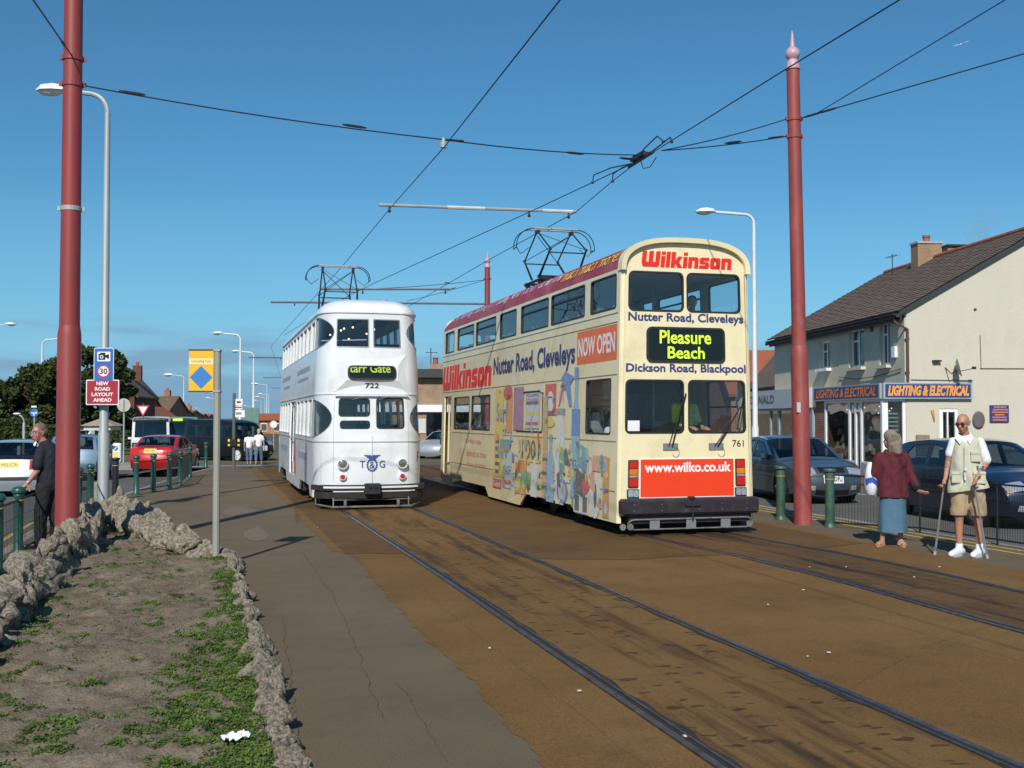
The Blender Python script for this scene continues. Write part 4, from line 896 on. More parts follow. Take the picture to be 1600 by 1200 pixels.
# domed roof
b = MB(); us = sorted(set([-UT + .001, UT - .001] + cuts_u + [s * uside(y) for s in (-1, 1) for y in range(1, 12)])); us = [u for u in us if abs(u) <= UT]
rings = 12; vs = []
for j in range(rings + 1):
    t = j / rings; s = (1 - t ** 2.6) ** (1 / 2.0) if t < 1 else 0; s = math.cos(t * math.pi / 2) ** .62 if t < 1 else 0; z = 3.88 + .33 * math.sin(t * math.pi / 2) ** .95
    for u in us:
        x, y, _ = TP(u, 3.88, 0); cy = min(max(y, 1.35), L2 - 1.35); vs.append((x * s, cy + (y - cy) * s, z))
q = len(us); b.add(vs, [(j * q + i, j * q + i + 1, (j + 1) * q + i + 1, (j + 1) * q + i) for j in range(rings) for i in range(q - 1)])
b.build('roof', 'white_paint', T2, smooth=True)
def band(name, z, d, h, m, u0=-UT, u1=UT, f=TP):
    pts = [u for u in us if u0 < u < u1]; pts = [u0] + pts + [u1]; b = MB(); vs = []
    for u in pts: vs += [f(u, z - h / 2, 0), f(u, z - h / 2, d), f(u, z + h / 2, d), f(u, z + h / 2, 0)]
    b.add(vs, [(i * 4 + k, i * 4 + (k + 1) % 4, i * 4 + 4 + (k + 1) % 4, i * 4 + 4 + k) for i in range(len(pts) - 1) for k in range(4)]); return b.build(name, m, T2)
mat('drip_shade', (.42, .42, .40), .6, var=.1)
band('gutter', 3.885, .022, .03, 'white_paint'); band('waist_rail', 1.335, .012, .018, 'drip_shade'); band('waist_rail', 2.27, .014, .02, 'white_paint')
band('window_hood', 2.235, .06, .02, 'white_paint', -.70, .72)
b = MB()
for u in (-1.02, -.72, .72, 1.02):
    vs = [];
    for z in [.55 + .1 * i for i in range(17 if abs(u) < .9 else 7)]: vs += [TP(u - .004, z, .003), TP(u + .004, z, .003)]
    b.add(vs, [(2 * i, 2 * i + 1, 2 * i + 3, 2 * i + 2) for i in range(len(vs) // 2 - 1)])
b.build('panel_joint', 'drip_shade', T2)
# facetted panel about the destination box (pressed outwards)
b = MB(); zt, zb = 3.06, 2.30
o_ = [(-.70, zt), (.72, zt), (.74, zb), (-.72, zb)]; i_ = [(-.50, 2.84), (.52, 2.84), (.50, 2.54), (-.48, 2.54)]
vs = [TP(u, v, .004) for u, v in o_] + [TP(u, v, .075) for u, v in i_]
b.add(vs, [(0, 1, 5, 4), (1, 2, 6, 5), (2, 3, 7, 6), (3, 0, 4, 7), (4, 5, 6, 7)]); pf = b.build('destination_surround', 'white_paint', T2)
DF = lambda u, v, w: TP(u, v, .078 + w)
fr = plate('destination_box', rrect(-.47, 2.555, .47, 2.825, .09), [rrect(-.44, 2.58, .44, 2.80, .07)], DF, 'black_rubber', T2, .018, 0, cu=[-.3, 0, .3]); decal('blind', rrect(-.45, 2.57, .45, 2.81, .08), DF, 'blind_black', fr, .004)
def clipped(name, s, f, m, parent, box, zmax, zmin, **k):
    v, fs = text_mesh(s, 1.0, 'LEFT', .014); x0 = min(p[0] for p in v); x1 = max(p[0] for p in v); y0 = min(p[1] for p in v); y1 = max(p[1] for p in v); u0, v0, u1, v1 = box
    bm = bmesh.new(); vv = [bm.verts.new((u0 + (p[0] - x0) / (x1 - x0) * (u1 - u0), v0 + (p[1] - y0) / (y1 - y0) * (v1 - v0), 0)) for p in v]
    for q_ in fs:
        try: bm.faces.new([vv[i] for i in q_])
        except Exception: pass
    for co, no in (((0, zmax, 0), (0, 1, 0)), ((-.425, 0, 0), (-1, 0, 0))):
        bmesh.ops.bisect_plane(bm, geom=bm.verts[:] + bm.edges[:] + bm.faces[:], plane_co=co, plane_no=no, clear_outer=True)
    bm.verts.ensure_lookup_table(); mb = MB(); mb.v = [f(q_.co.x, q_.co.y, .009) for q_ in bm.verts]; mb.f = [tuple(x.index for x in fc.verts) for fc in bm.faces]; bm.free(); return mb.build(name, m, parent, fix=False)
clipped('blind_text', 'Starr Gate', DF, 'blind_dim', fr, (-.52, 2.685, .36, 2.86), 2.795, 2.58)
text('fleet_number', '722', (lambda u, v, w: TP(u, v, max(.005, -.064 + (v - 2.30) / .24 * .115) + .004)), 'black', T2, (-.13, 2.385, .14, 2.485), .012)
b = MB(); b.tube([TP(.0, z, -.004 + .012) for z in (.55, .9, 1.2, 1.45)], .006, 5); b.build('centre_seam', 'drip_shade', T2)
# emblem: T & G with a cog and a winged badge
text('emblem_letter', 'T', TP, 'navy_print', T2, (-.235, .83, -.13, .965), .0, w=.012); text('emblem_letter', 'G', TP, 'navy_print', T2, (.135, .83, .245, .965), .0, w=.012)
cog = []
for i in range(32):
    r_ = 1.0 if i % 2 else 1.16; t = 2 * math.pi * i / 32; cog.append((.095 * r_ * math.cos(t) - .003, .885 + .118 * r_ * math.sin(t)))
plate('emblem_ring', cog, [[(.074 * math.cos(t) - .003, .885 + .095 * math.sin(t)) for t in [2 * math.pi * i / 24 for i in range(24)]]], TP, mat('emblem_blue', (.04, .09, .32), .4, var=.05), T2, .014, 0)
text('emblem_letter', '&', TP, 'navy_print', T2, (-.053, .82, .05, .95), .0, w=.014)
for s in (-1, 1):
    decal('emblem_wing', [(s * .01, 1.02), (s * .15, 1.065), (s * .155, 1.08), (s * .01, 1.075)], TP, 'emblem_blue', T2, .014); decal('emblem_wing', [(s * .01, 1.0), (s * .10, 1.03), (s * .11, 1.045), (s * .01, 1.03)], TP, 'emblem_blue', T2, .015)
decal('emblem_wing', [(-.05, .97), (.045, .97), (.07, 1.03), (.03, 1.08), (0, 1.05), (-.035, 1.08), (-.075, 1.03)], TP, 'emblem_blue', T2, .016)
text('fleet_letter', 'F', TP, 'navy_print', T2, (.98, .92, 1.07, 1.12), .006, w=.01)
for s in (-1, 1):
    c_ = TP(s * .56 + .015, .905, 0); n2 = Vector(TP(s * .56, .9, 1)) - Vector(TP(s * .56, .9, 0)); rm = Vector((0, -1, 0)).rotation_difference(n2).to_matrix().to_4x4()
    def lat(prof, c, name, m, par=None):
        b = MB(); b.lathe([(r, -z) for r, z in prof], (0, 0, 0), 20, 'Y'); mm = Matrix.Translation(c) @ rm; b.v = [tuple(mm @ Vector(p)) for p in b.v]; return b.build(name, m, par, smooth=40)
    h_ = lat([(.10, 0), (.105, .06), (.098, .085), (.084, .085), (.08, .05)], c_, 'headlight', 'white_paint', T2); lat([(.082, .05), (.08, .066), (.05, .08), (.01, .086)], c_, 'lens', mat('lamp_glass', (.28, .30, .26), .08, .6, var=.25, vs=30), h_)
    c2 = TP(s * .56 + .015, .66, 0); h_ = lat([(.072, 0), (.072, .05), (.056, .06)], c2, 'tail_light', 'white_paint', T2); lat([(.052, .05), (.046, .068), (.01, .074)], c2, 'lens', 'red_lens', h_)
# bumper: wooden beams with pale strips
b = MB()
def wrap(z, h, d0, d1, u0, u1, name, m, par=T2):
    n = 14; b = MB(); vs = []
    for i in range(n + 1):
        u = u0 + (u1 - u0) * i / n; vs += [TP(u, z - h / 2, d0), TP(u, z - h / 2, d1), TP(u, z + h / 2, d1), TP(u, z + h / 2, d0)]
    b.add(vs, [(i * 4 + k, i * 4 + (k + 1) % 4, i * 4 + 4 + (k + 1) % 4, i * 4 + 4 + k) for i in range(n) for k in range(4)] + [(0, 1, 2, 3), (n * 4 + 3, n * 4 + 2, n * 4 + 1, n * 4)]); return b.build(name, m, par)
bm_ = wrap(.44, .10, .0, .09, -1.25, 1.25, 'bumper', 'bumper_black'); wrap(.30, .13, -.1, .07, -1.15, 1.2, 'bumper_beam', 'under_dark', bm_)
for s in (-1, 1):
    wrap(.455, .038, .085, .10, s * .14, s * .86, 'bumper_strip', 'white_paint', bm_); wrap(.375, .020, .06, .085, s * .16, s * (.70 if s < 0 else .8), 'bumper_strip', 'white_paint', bm_)
b = MB(); b.box((0, -.08, .42), (.30, .22, .22), bev=.02); cp = b.build('coupling_box', 'dark_metal', T2); bx('coupling_slot', (-.05, -.195, .45), (.06, .02, .03), 'black', cp); bx('coupling_slot', (.05, -.195, .45), (.06, .02, .03), 'black', cp)
b = MB(); 
for x in (-.72, .70): b.tube([(x, -.02, .08), (x, -.02, .26)], .014, 6)
for x in (-.5, .5): b.box((x, -.02, .14), (.05, .02, .12))
b.tube([(-.74, -.02, .075), (.74, -.02, .075)], .02, 6); b.tube([(-.74, -.02, .21), (.74, -.02, .21)], .010, 6); b.tube([(-.74, -.02, .075), (-1.0, .5, .1), (-1.0, .5, .25)], .018, 6); b.tube([(.74, -.02, .075), (1.0, .5, .1), (1.0, .5, .25)], .018, 6)
b.build('lifeguard_frame', 'guard_grey', T2)
b = MB(); b.box((0, 6.1, .42), (1.8, 11.2, .2)); b.box((0, .7, .25), (1.7, .04, .25)); b.build('underframe', 'under_dark', T2)
bogie(T2, 2.65, .75); bogie(T2, 9.5, .75)
b = MB(); b.box((0, 6.1, .62), (1.95, 11.4, .06)); b.box((0, 6.3, 2.32), (1.92, 11.0, .06)); b.build('deck_floor', 'interior', T2)
b = MB(); b.box((0, 1.5, 1.5), (1.9, .04, 1.7)) if False else None; b.box((0, .55, 1.15), (1.5, .4, .6), bev=.05); b.box((-.5, 1.6, 1.4), (.8, .04, 1.5)); b.build('cab_partition', 'interior', T2)
seat_rows(T2, 2.3, 10.5, .65, .95, .98); seat_rows(T2, 1.3, 11, 2.35, .9, .95)
b = MB()
for x, y, z in [(-.35, 1.6, 3.62), (-.3, 2.6, 3.66), (-.36, 4.2, 3.68), (.3, 1.9, 3.64), (.35, 3.4, 3.66), (-.1, 2.2, 3.70), (.2, 5.4, 3.68)]: b.ball((x, y, z + .05), .022, 8)
stuff(b.build('ceiling_bulb', mat('bulb_glow', (.9, .6, .4), .4, var=0, emis=((1, .55, .3), 3.0)), T2))
b = MB(); b.tube([(-.9, .55, 3.33), (-.05, .45, 3.36)], .012, 6); b.build('guard_rail', 'light_bar', T2)
# side print: faint illegible lettering bars and a red flash, as in the photograph
rr = random.Random(5)
for s in (-1,):
    b = MB()
    for z, y0, y1, h in ((2.86, 2.0, 5.3, .12), (2.66, 2.3, 5.0, .08), (2.86, 7.6, 10.8, .12), (2.62, 7.8, 10.0, .08), (.98, 2.4, 4.4, .16), (1.0, 8.0, 10.4, .16)):
        y = y0
        while y < y1:
            wd = rr.uniform(.05, .12); b.add([TP(s * uside(y), z - h / 2, .004), TP(s * uside(y + wd), z - h / 2, .004), TP(s * uside(y + wd), z + h / 2 * rr.uniform(.5, 1), .004), TP(s * uside(y), z + h / 2, .004)], [(0, 1, 2, 3)]); y += wd + rr.uniform(.025, .06)
    stuff(b.build('faded_print', mat('faded_blue', (.44, .47, .54), .6, var=.1), T2))
    decal('red_flash', [(s * uside(5.1), .45), (s * uside(5.5), .5), (s * uside(5.35), 1.3), (s * uside(5.2), 1.3)], TP, 'logo_red', T2, .006)
for x0, x1 in ((-.15, -.38), (.28, .12)):
    b = MB(); b.tube([TP(x0, 2.215, .06), TP(x1, 2.16, .05)], .008, 5); b.ball(TP(x0, 2.215, .06), .018, 6); b.build('wiper', 'dim_frame', T2)
T2.scale = (1.035, 1, 1)
pantograph(T2, -.04, 5.6, 4.14, 5.52, .9, .75, .36, .30)
b = MB(); b.tube([(.52, 2.3, 4.15), (.56, 2.3, 4.33)], .012, 5); b.lathe([(.03, 4.31), (.09, 4.34), (.09, 4.36), (.02, 4.39)], (.56, 2.3, 0), 12); b.build('roof_aerial', 'galvanised', T2)
# ================= POLES, LAMPS, SIGNS, FENCES =================
def tram_pole(x, y, label, m='pole_red', h=7.75, r0=.148, r1=.118, bands=(4.55, 6.25, 6.6), group='red tramway poles', sleeve=2.95, silver=None, finial=True):
    t = thing('tramway_pole', label, 'pole', (x, y, 0), 0, group)
    b = MB(); b.tube([(0, 0, sleeve), (0, 0, h)], [r1 * 1.02, r1 * .92], 20); b.build('shaft', m, t, smooth=40)
    b = MB(); b.lathe([(r0 * 1.06, -.6), (r0 * 1.03, .04), (r0, .06), (r0 * .97, sleeve - .05), (r0 * .92, sleeve), (r1 * 1.03, sleeve + .07), (r1 * .9, sleeve + .08)], n=20); b.build('lower_sleeve', m, t, smooth=40)
    for z in bands:
        b = MB(); b.lathe([(r1 * .98, z - .03), (r1 * 1.06, z - .03), (r1 * 1.06, z + .03), (r1 * .98, z + .03)], n=20); b.box((r1 * 1.1, 0, z), (.06, .03, .06)); b.box((-r1 * 1.1, 0, z), (.06, .03, .06)); b.build('clamp_band', 'galvanised' if z == silver else m, t)
    if finial:
        b = MB(); k = r1 / .118; b.lathe([(.11 * k, h - .01), (.128 * k, h), (.128 * k, h + .05), (.105 * k, h + .07), (.10 * k, h + .13), (.085 * k, h + .15), (.075 * k, h + .17), (.115 * k, h + .22), (.125 * k, h + .27), (.115 * k, h + .32), (.075 * k, h + .37), (.045 * k, h + .39), (.038 * k, h + .45), (.02, h + .6), (.004, h + .68)], n=18); b.build('finial', 'finial_pink', t, smooth=40)
    return t
PL = (-1.78, 15.45); PRt = (9.70, 16.45); PC = (10.78, 42.3)
tram_pole(*PL, 'red tramway pole at the left beside the rockery wall, its top out of the picture', bands=(4.58, 6.25, 6.6), silver=4.58, r0=.155, r1=.128)
pr_ = tram_pole(*PRt, 'weathered red tramway pole with pink finial right of the cream tram', m='pole_red_old', bands=(6.6, 6.9)); pr_.rotation_euler = (0, R(-.9), 0)
bx('notice_plate', (-.10, -.115, 1.98), (.07, .02, .17), mat('notice_grey', (.5, .52, .54), .5, var=.1), pr_)
tram_pole(*PC, 'red tramway pole with finial rising behind the roof of the cream tram', bands=(6.38, 7.4), h=7.85)
for i, y in enumerate((84, 126, 170)):
    x = cxr(y) + 3.6; t = tram_pole(x, y, '%s distant tramway pole with a bracket arm, beyond the white tram' % ('nearest', 'middle', 'farthest')[i], 'pole_red', bands=(6.4,), group='distant tramway poles'); 
def bracket_arm(p0, p1, name, label, lights=False, drops=(), r=.035, group=None):
    t = thing(name, label, 'overhead arm', p0, 0, group); d = Vector(p1) - Vector(p0)
    b = MB(); b.tube([(0, 0, 0), d], r, 8); b.build('bar', 'galvanised' if lights else mat('arm_brown', (.12, .11, .11), .6, var=.15), t)
    for (a, c) in (((.33, .52), (.82, .98)) if lights else ()):
        q = MB(); q.tube([d * a, d * c], r * 1.15, 8); q.build('pale_sleeve', 'light_bar', t)
    for u in drops:
        q = MB(); p = d * u; q.tube([p, p + Vector((0, 0, -.10))], .018, 6); q.ball(p + Vector((0, 0, -.11)), .035, 6); q.build('wire_clip', 'dark_metal', t)
    return t
def P3(px, py, z): x, y = g(px, py, z); return (x, y, z)
bracket_arm(P3(592, 320, 5.80), P3(900, 331, 5.93), 'spreader_bar', 'striped grey spreader bar high between the two tram wires, above the cream tram', True, (.05, .75, .96), .032)
bracket_arm(P3(500, 452, 5.74), P3(702, 452, 5.74), 'spreader_bar', 'short brown spreader bar just above the white tram roof', False, (.0, .33, .97), .03)
bracket_arm(P3(423, 472, 6.38), (PC[0] - .1, PC[1], 6.38), 'bracket_arm', 'long bracket arm reaching left from the far red pole behind the white tram', False, (.11, .46, .6), .04)
for y in (84, 126, 170): bracket_arm((cxr(y) - 5.9, y + 1, 6.4), (cxr(y) + 3.55, y, 6.4), 'bracket_arm', '%s distant bracket arm over the tracks left of the white tram' % {84: 'highest', 126: 'middle', 170: 'lowest'}[y], False, (.25, .75), .05, 'distant bracket arms')
# wires
def wire(pts, name, label, r=.0085, sag=0.0, ins=(), group=None, cat='wire'):
    P = []
    for a_, b_ in zip(pts[:-1], pts[1:]):
        a_, b_ = Vector(a_), Vector(b_); n_ = 8 if sag else 1
        for i in range(n_): q = a_.lerp(b_, i / n_); q.z -= sag * 4 * (i / n_) * (1 - i / n_); P.append(q)
    P.append(Vector(pts[-1])); o0 = P[0].copy()
    if ins:
        t = thing(name, label, cat, o0, 0, group); MB().tube([p - o0 for p in P], r, 6).build('cable', 'wire', t)
        for c_, d in ins:
            c_ = Vector(c_) - o0; d = Vector(d).normalized(); q = MB(); q.tube([c_ - d * .17, c_ - d * .12, c_ - d * .1, c_ + d * .1, c_ + d * .12, c_ + d * .17], [.010, .016, .019, .019, .016, .010], 6); q.build('insulator', 'dark_metal', t)
        return t
    o = MB().tube([p - o0 for p in P], r, 6).build(name, 'wire'); o.location = o0; return tag(o, label, cat, group)
def ext(a_, b_, k): a_, b_ = Vector(a_), Vector(b_); return tuple(b_ + (b_ - a_) * k)
lw = [P3(875, 0, 5.70), P3(693, 231, 5.68), P3(610, 325, 5.68), P3(540, 410, 5.66)]
wire([ext(lw[1], lw[0], 2.2)] + lw + [(cxl(y) + (.05), y, 5.66) for y in (40, 60, 90, 130, 200)], 'contact_wire', 'overhead contact wire running above the left track over the white tram')
A = [P3(1405, 0, 6.02), P3(1228, 108, 6.0), P3(1020, 238, 6.0)]; fg = P3(1000, 250, 6.0)
wire([ext(A[1], A[0], 2.5)] + A + [fg, P3(957, 283, 5.95), P3(900, 331, 5.88), P3(762, 407, 5.88)] + [(cxr(y) - .05, y, 5.85) for y in (45, 70, 110, 200)], 'contact_wire', 'overhead contact wire running above the right track over the cream tram')
wire([fg, P3(926, 285, 5.93), P3(830, 330, 5.86), P3(590, 440, 5.72), P3(545, 462, 5.70), (3.4, 52, 5.68)], 'contact_wire', 'crossover wire slanting from the overhead junction down towards the white tram')
pl = (PL[0] + .12, PL[1], 6.25); lj = (lw[1][0], lw[1][1], 5.80)
dirv = lambda a_, b_: tuple(Vector(b_) - Vector(a_))
def along(a_, b_, t): return tuple(Vector(a_).lerp(Vector(b_), t))
wire([pl, lj, (fg[0], fg[1], 6.08)], 'span_wire', 'span wire from the left red pole across to the overhead junction', .009, .05, [(along(pl, lj, .13), dirv(pl, lj)), (along(pl, lj, .74), dirv(pl, lj)), (along(lj, fg, .64), dirv(lj, fg)), (along(lj, fg, .93), dirv(lj, fg))])
q1 = (PRt[0] - .22, PRt[1], 6.6); q2 = (PRt[0] - .22, PRt[1], 6.9); fu = (fg[0] + .25, fg[1] - .3, 6.1)
wire([fu, q1], 'span_wire', 'lower span wire between the overhead junction and the right red pole', .009, .03, [(along(fu, q1, .55), dirv(fu, q1)), (along(fu, q1, .9), dirv(fu, q1))]); wire([fu, q2], 'span_wire', 'upper span wire between the overhead junction and the right red pole', .009, .04)
def rp(px, py, y): x, yy, u = ray(px, py); t = y / yy; return (x * t, y, CH + u * t)
p2 = rp(52, 0, 12.5); pa = (PL[0], PL[1] - .13, 6.6)
wire([pa, p2, ext(pa, p2, .3)], 'span_wire', 'stay wire rising to the upper left from the left red pole', .010, 0, [(along(pa, p2, .25), dirv(pa, p2))])
pb = (PRt[0] + .01, PRt[1], 6.92); p3 = rp(1570, 0, 12.5); p4 = rp(1600, 84, 13.5)
wire([pb, p4, ext(pb, p4, 3)], 'span_wire', 'lower of two stay wires leading right from the right red pole', .010, 0, [(along(pb, p4, .14), dirv(pb, p4)), (along(pb, p4, .06), dirv(pb, p4))])
wire([along(pb, p4, .08), p3, ext(pb, p3, 3)], 'span_wire', 'upper of two stay wires leading right from the right red pole', .008)
pc1 = (PC[0] - .1, PC[1], 7.35); c1 = P3(565, 452, 6.1); c2 = P3(636, 470, 6.5)
wire([pc1, c1], 'span_wire', 'thin wire from the far red pole down to the left track wire', .010, .05, [(along(pc1, c1, .35), dirv(pc1, c1))]); wire([pc1, c2], 'span_wire', 'thin wire from the far red pole down to its bracket arm', .009, .05, [(along(pc1, c2, .42), dirv(pc1, c2))])
# overhead frog with its bits
t = thing('overhead_junction', 'knot of dark fittings where the overhead wires meet left of the right red pole', 'wire fitting', fg)
dA = Vector(A[2]) - Vector(A[1]); dA.normalize()
b = MB(); b.tube([dA * -.55, dA * .5], .030, 6); b.box((0, 0, .05), (.16, .5, .06), rz=-math.atan2(dA.x, dA.y)); b.ball((.05, -.05, .1), .05, 6); b.ball((-.03, .15, .08), .045, 6); b.build('frog_casting', 'dark_metal', t)
for s_ in (-1, 1):
    b = MB(); P = [dA * -1.15 + Vector((s_ * .07, 0, .02)), dA * -1.0 + Vector((s_ * .11, 0, .13)), dA * -.4 + Vector((s_ * .09, 0, .08)), dA * .2]; b.tube(P, .011, 5); b.ball(P[0], .028, 5)
    e = Vector(P3(926, 285, 5.93) if s_ < 0 else P3(957, 283, 5.95)) - Vector(fg); b.tube([dA * .2, e * .6 + Vector((0, 0, .1)), e * .98 + Vector((0, 0, .12)), e], .011, 5); b.ball(e, .03, 5); b.build('guide_rod', 'dark_metal', t)
b = MB(); b.tube([(.05, .1, .02), (.12, .15, -.10), (.2, .05, -.09), (.22, -.15, .02)], .008, 5); b.build('jumper_cable', 'wire', t)
t = thing('wire_hanger', 'small pale hanger clamping the left contact wire to its span wire', 'wire fitting', lw[1]); b = MB(); b.lathe([(.05, .0), (.055, .06), (.03, .09), (.03, .14)], n=8); b.build('clamp', 'galvanised', t); b = MB(); b.tube([(0, 0, .12), (.3, .02, .12)], .018, 5); b.build('clamp_arm', 'dark_metal', t)
# street lamps
def street_lamp(x, y, h, label, arm=1.5, head=.55, r=.07, m='white_pole', group=None, rz=-TH, side_=-1, curve=.45, box=False):
    t = thing('street_lamp', label, 'street lamp', (x, y, 0), rz, group)
    b = MB(); b.tube([(0, 0, -.6), (0, 0, 1.5), (0, 0, 1.55), (0, 0, h - curve)], [r * 1.25, r * 1.25, r, r * .62], 12); b.build('post', m, t, smooth=40)
    P = [(side_ * curve * (1 - math.cos(a_)), 0, h - curve + curve * math.sin(a_)) for a_ in [R(10 * i) for i in range(9)]] + [(side_ * arm, 0, h + .06 * arm)]
    b = MB(); b.tube(P, r * .55, 8); b.build('arm', m, t, smooth=40)
    hz = h + .06 * arm; x0 = side_ * arm; L_ = head * side_
    b = MB(); k = .17 * head / .55; vs = []
    for (u, w_, zt) in ((0, .35, .35), (.12, .75, .75), (.45, 1, 1), (.8, .9, .8), (1, .35, .3)):
        for s_, zz in ((-1, 0), (-.8, zt), (.8, zt), (1, 0)): vs.append((x0 + L_ * u, s_ * k * w_, hz + zz * k * .62))
    b.add(vs, [(i * 4 + j, i * 4 + j + 1, i * 4 + j + 5, i * 4 + j + 4) for i in range(4) for j in range(3)] + [(i * 4, i * 4 + 3, i * 4 + 7, i * 4 + 4) for i in range(4)] + [(0, 1, 2, 3), (16, 17, 18, 19)]); hd = b.build('lamp_head', 'white_pole', t)
    b = MB(); b.ball((x0 + L_ * .58, 0, hz), (abs(L_) * .40, k * .75, k * .5), 10); b.build('lens', 'lamp_lens', hd, smooth=True)
    return t
street_lamp(-1.93, 22.3, 8.1, 'tall grey street lamp behind the left red pole, carrying the speed camera sign', arm=.75, head=.62, m='galvanised', r=.085, curve=.38)
street_lamp(16.35, 30.5, 8.15, 'tall white street lamp behind the cream tram on the shop side', arm=1.2, head=.62, curve=.3, r=.085)
for (px, d_, hh, hd) in ((65, 89, 8.2, 1), (375, 84, 8.25, .8), (396, 106, 8.2, .8)):
    x, y = CR((px - 800) / F * d_, d_); street_lamp(x, y, hh, 'street lamp with its arm towards the %s beyond the %s' % (('right', 'trees on the left') if px == 65 else ('left', 'black minibus, the %s of two' % ('nearer' if px == 375 else 'farther'))), arm=1.35 if px != 65 else 1.2, head=.8, r=.12, side_=1 if px == 65 else -1)
x, y = CR((-14 - 800) / F * 75, 75); street_lamp(x, y, 8.2, 'street lamp at the left edge with only its head in view', arm=.9, head=.75, side_=1)
far_l = ['distant street lamp standing alone above the white bus', 'distant street lamp, highest of the row left of the white tram', 'second highest distant lamp of the row left of the white tram', 'third highest distant lamp of the row left of the white tram', 'fourth highest distant lamp of the row left of the white tram', 'lowest distant lamp just right of the nearer tall white lamp', 'distant lamp head low behind the post of the yellow flag', 'faint distant lamp just left of the flag post', 'tiny distant lamp above the green bus']
for li, (px, py) in enumerate(((281, 586), (411, 600), (414, 616), (408, 620), (402, 626), (384, 634), (332, 613), (330, 622), (306, 638))):
    d_ = 6.6 * F / (653 - py); x, y = CR((px + 6 - 800) / F * d_, d_); street_lamp(x, y, 8.3, far_l[li], arm=1.6, head=1.5, r=.09, group='distant street lamps')
x, y = CR((38 - 800) / F * 60, 60); street_lamp(x, y, 2.0, 'short lamp post by the hedge left of the blue arrow sign', arm=.2, head=.4, r=.06, side_=-1, m='galvanised')
cbx, cby = g(152, 797); t = thing('control_box', 'narrow weathered grey control box standing against the grey street lamp', 'control box', (cbx, cby, 0), -TH)
MB().box((0, 0, .27), (.16, .16, .54), bev=.008).build('casing', mat('box_grey', (.25, .24, .2), .7, var=.15, dirt=(.15, .12, .08), dirts=5), t); MB().box((0, -.085, .30), (.11, .01, .38)).build('door', 'box_grey', t)
# signs; local plane faces the camera side (-Y)
FS = lambda u, v, w: (u, -w, v)
def sign_root(name, label, cat, px, py, d_, rz=-TH, group=None):
    z = CH + (653 - py) * d_ / F; x, y = CR((px - 800) / F * d_, d_); return thing(name, label, cat, (x, y, z), rz, group), F / d_
t, k = sign_root('speed_camera_sign', 'blue speed camera sign with a red ringed 30 on the grey lamp post', 'road sign', 161.5, 569.5, 20.75)
plate('board', rrect(-.19, -.32, .19, .32, .03), [], FS, 'galvanised', t, -.01, -.02); decal('border', rrect(-.19, -.32, .19, .32, .03), FS, 'sign_white', t, 0); decal('face', rrect(-.178, -.308, .178, .308, .025), FS, 'sign_blue', t, .003)
decal('camera_panel', rrect(-.125, .06, .125, .245, .015), FS, 'sign_white', t, .006)
decal('camera_symbol', [(-.10, .09), (.03, .09), (.03, .14), (.10, .10), (.10, .2), (.03, .18), (.03, .225), (-.06, .225), (-.10, .19)], FS, 'black', t, .009); decal('camera_symbol_lens', disc(-.04, .145, .035, 16), FS, 'sign_white', t, .011); decal('camera_symbol_lens', disc(-.04, .145, .02, 12), FS, 'black', t, .013)
decal('roundel', disc(0, -.13, .125, 28), FS, mat('ring_red', (.6, .03, .03), .4, var=.04), t, .006); decal('roundel_centre', disc(0, -.13, .097, 28), FS, 'sign_white', t, .009); text('sign_text', '30', FS, 'black', t, (-.075, -.185, .075, -.075), .02, w=.012)
b = MB(); b.tube([(0, .03, -.3), (0, .03, .3)], .012, 6); b.build('clip', 'galvanised', t)
t, k = sign_root('road_layout_sign', 'maroon road works sign reading NEW ROAD LAYOUT AHEAD on the grey lamp post', 'road sign', 160, 613, 20.75)
plate('board', rrect(-.315, -.24, .315, .24, .02), [], FS, 'galvanised', t, -.01, -.02); decal('border', rrect(-.315, -.24, .315, .24, .02), FS, 'sign_white', t, 0); decal('face', rrect(-.297, -.222, .297, .222, .015), FS, 'sign_red', t, .003)
for i, (s, wd) in enumerate((('NEW', .115), ('ROAD', .145), ('LAYOUT', .205), ('AHEAD', .175))): text('sign_text', s, FS, 'sign_white', t, (-wd, .135 - i * .105, wd, .205 - i * .105), .03, w=.006)
# tram stop flag
sx_, sy_ = g(340, 884); t = thing('stop_flag_post', 'slim grey post carrying a yellow flag with a blue diamond, at the bed corner', 'sign post', (.105, 13.72, 0), -TH)
b = MB(); b.box((0, 0, 1.32), (.078, .07, 2.66), bev=.018); b.build('post', mat('post_grey', (.30, .31, .25), .55, .15, var=.12, vs=3, stretch=(1, 1, .2)), t)
b = MB()
for z in (2.62, 2.12): b.box((0, 0, z), (.092, .084, .03), bev=.008)
b.build('clamp', 'galvanised', t); fp = MB().box((-.195, 0, 2.375), (.30, .02, .49)).build('flag_board', mat('flag_yellow', (.78, .44, .02), .4, var=.04), t)
bx('flag_edge', (-.195, 0, 2.628), (.31, .03, .014), 'dark_metal', fp); bx('flag_edge', (-.195, 0, 2.122), (.31, .03, .014), 'dark_metal', fp)
FF = lambda u, v, w: (u, -.0105 - w, v); decal('flag_band', [(-.343, 2.45), (-.047, 2.45), (-.047, 2.525), (-.343, 2.525)], FF, mat('flag_cream', (.82, .66, .30), .5, var=.04), fp, .002); text('sign_text', 'Unloading Only', FF, mat('flag_brown', (.3, .2, .06), .5), fp, (-.315, 2.468, -.075, 2.507), .0, w=.004)
decal('flag_diamond', [(-.333, 2.295), (-.195, 2.155), (-.057, 2.295), (-.195, 2.435)], FF, mat('diamond_blue', (.04, .20, .52), .4, var=.05), fp, .003)
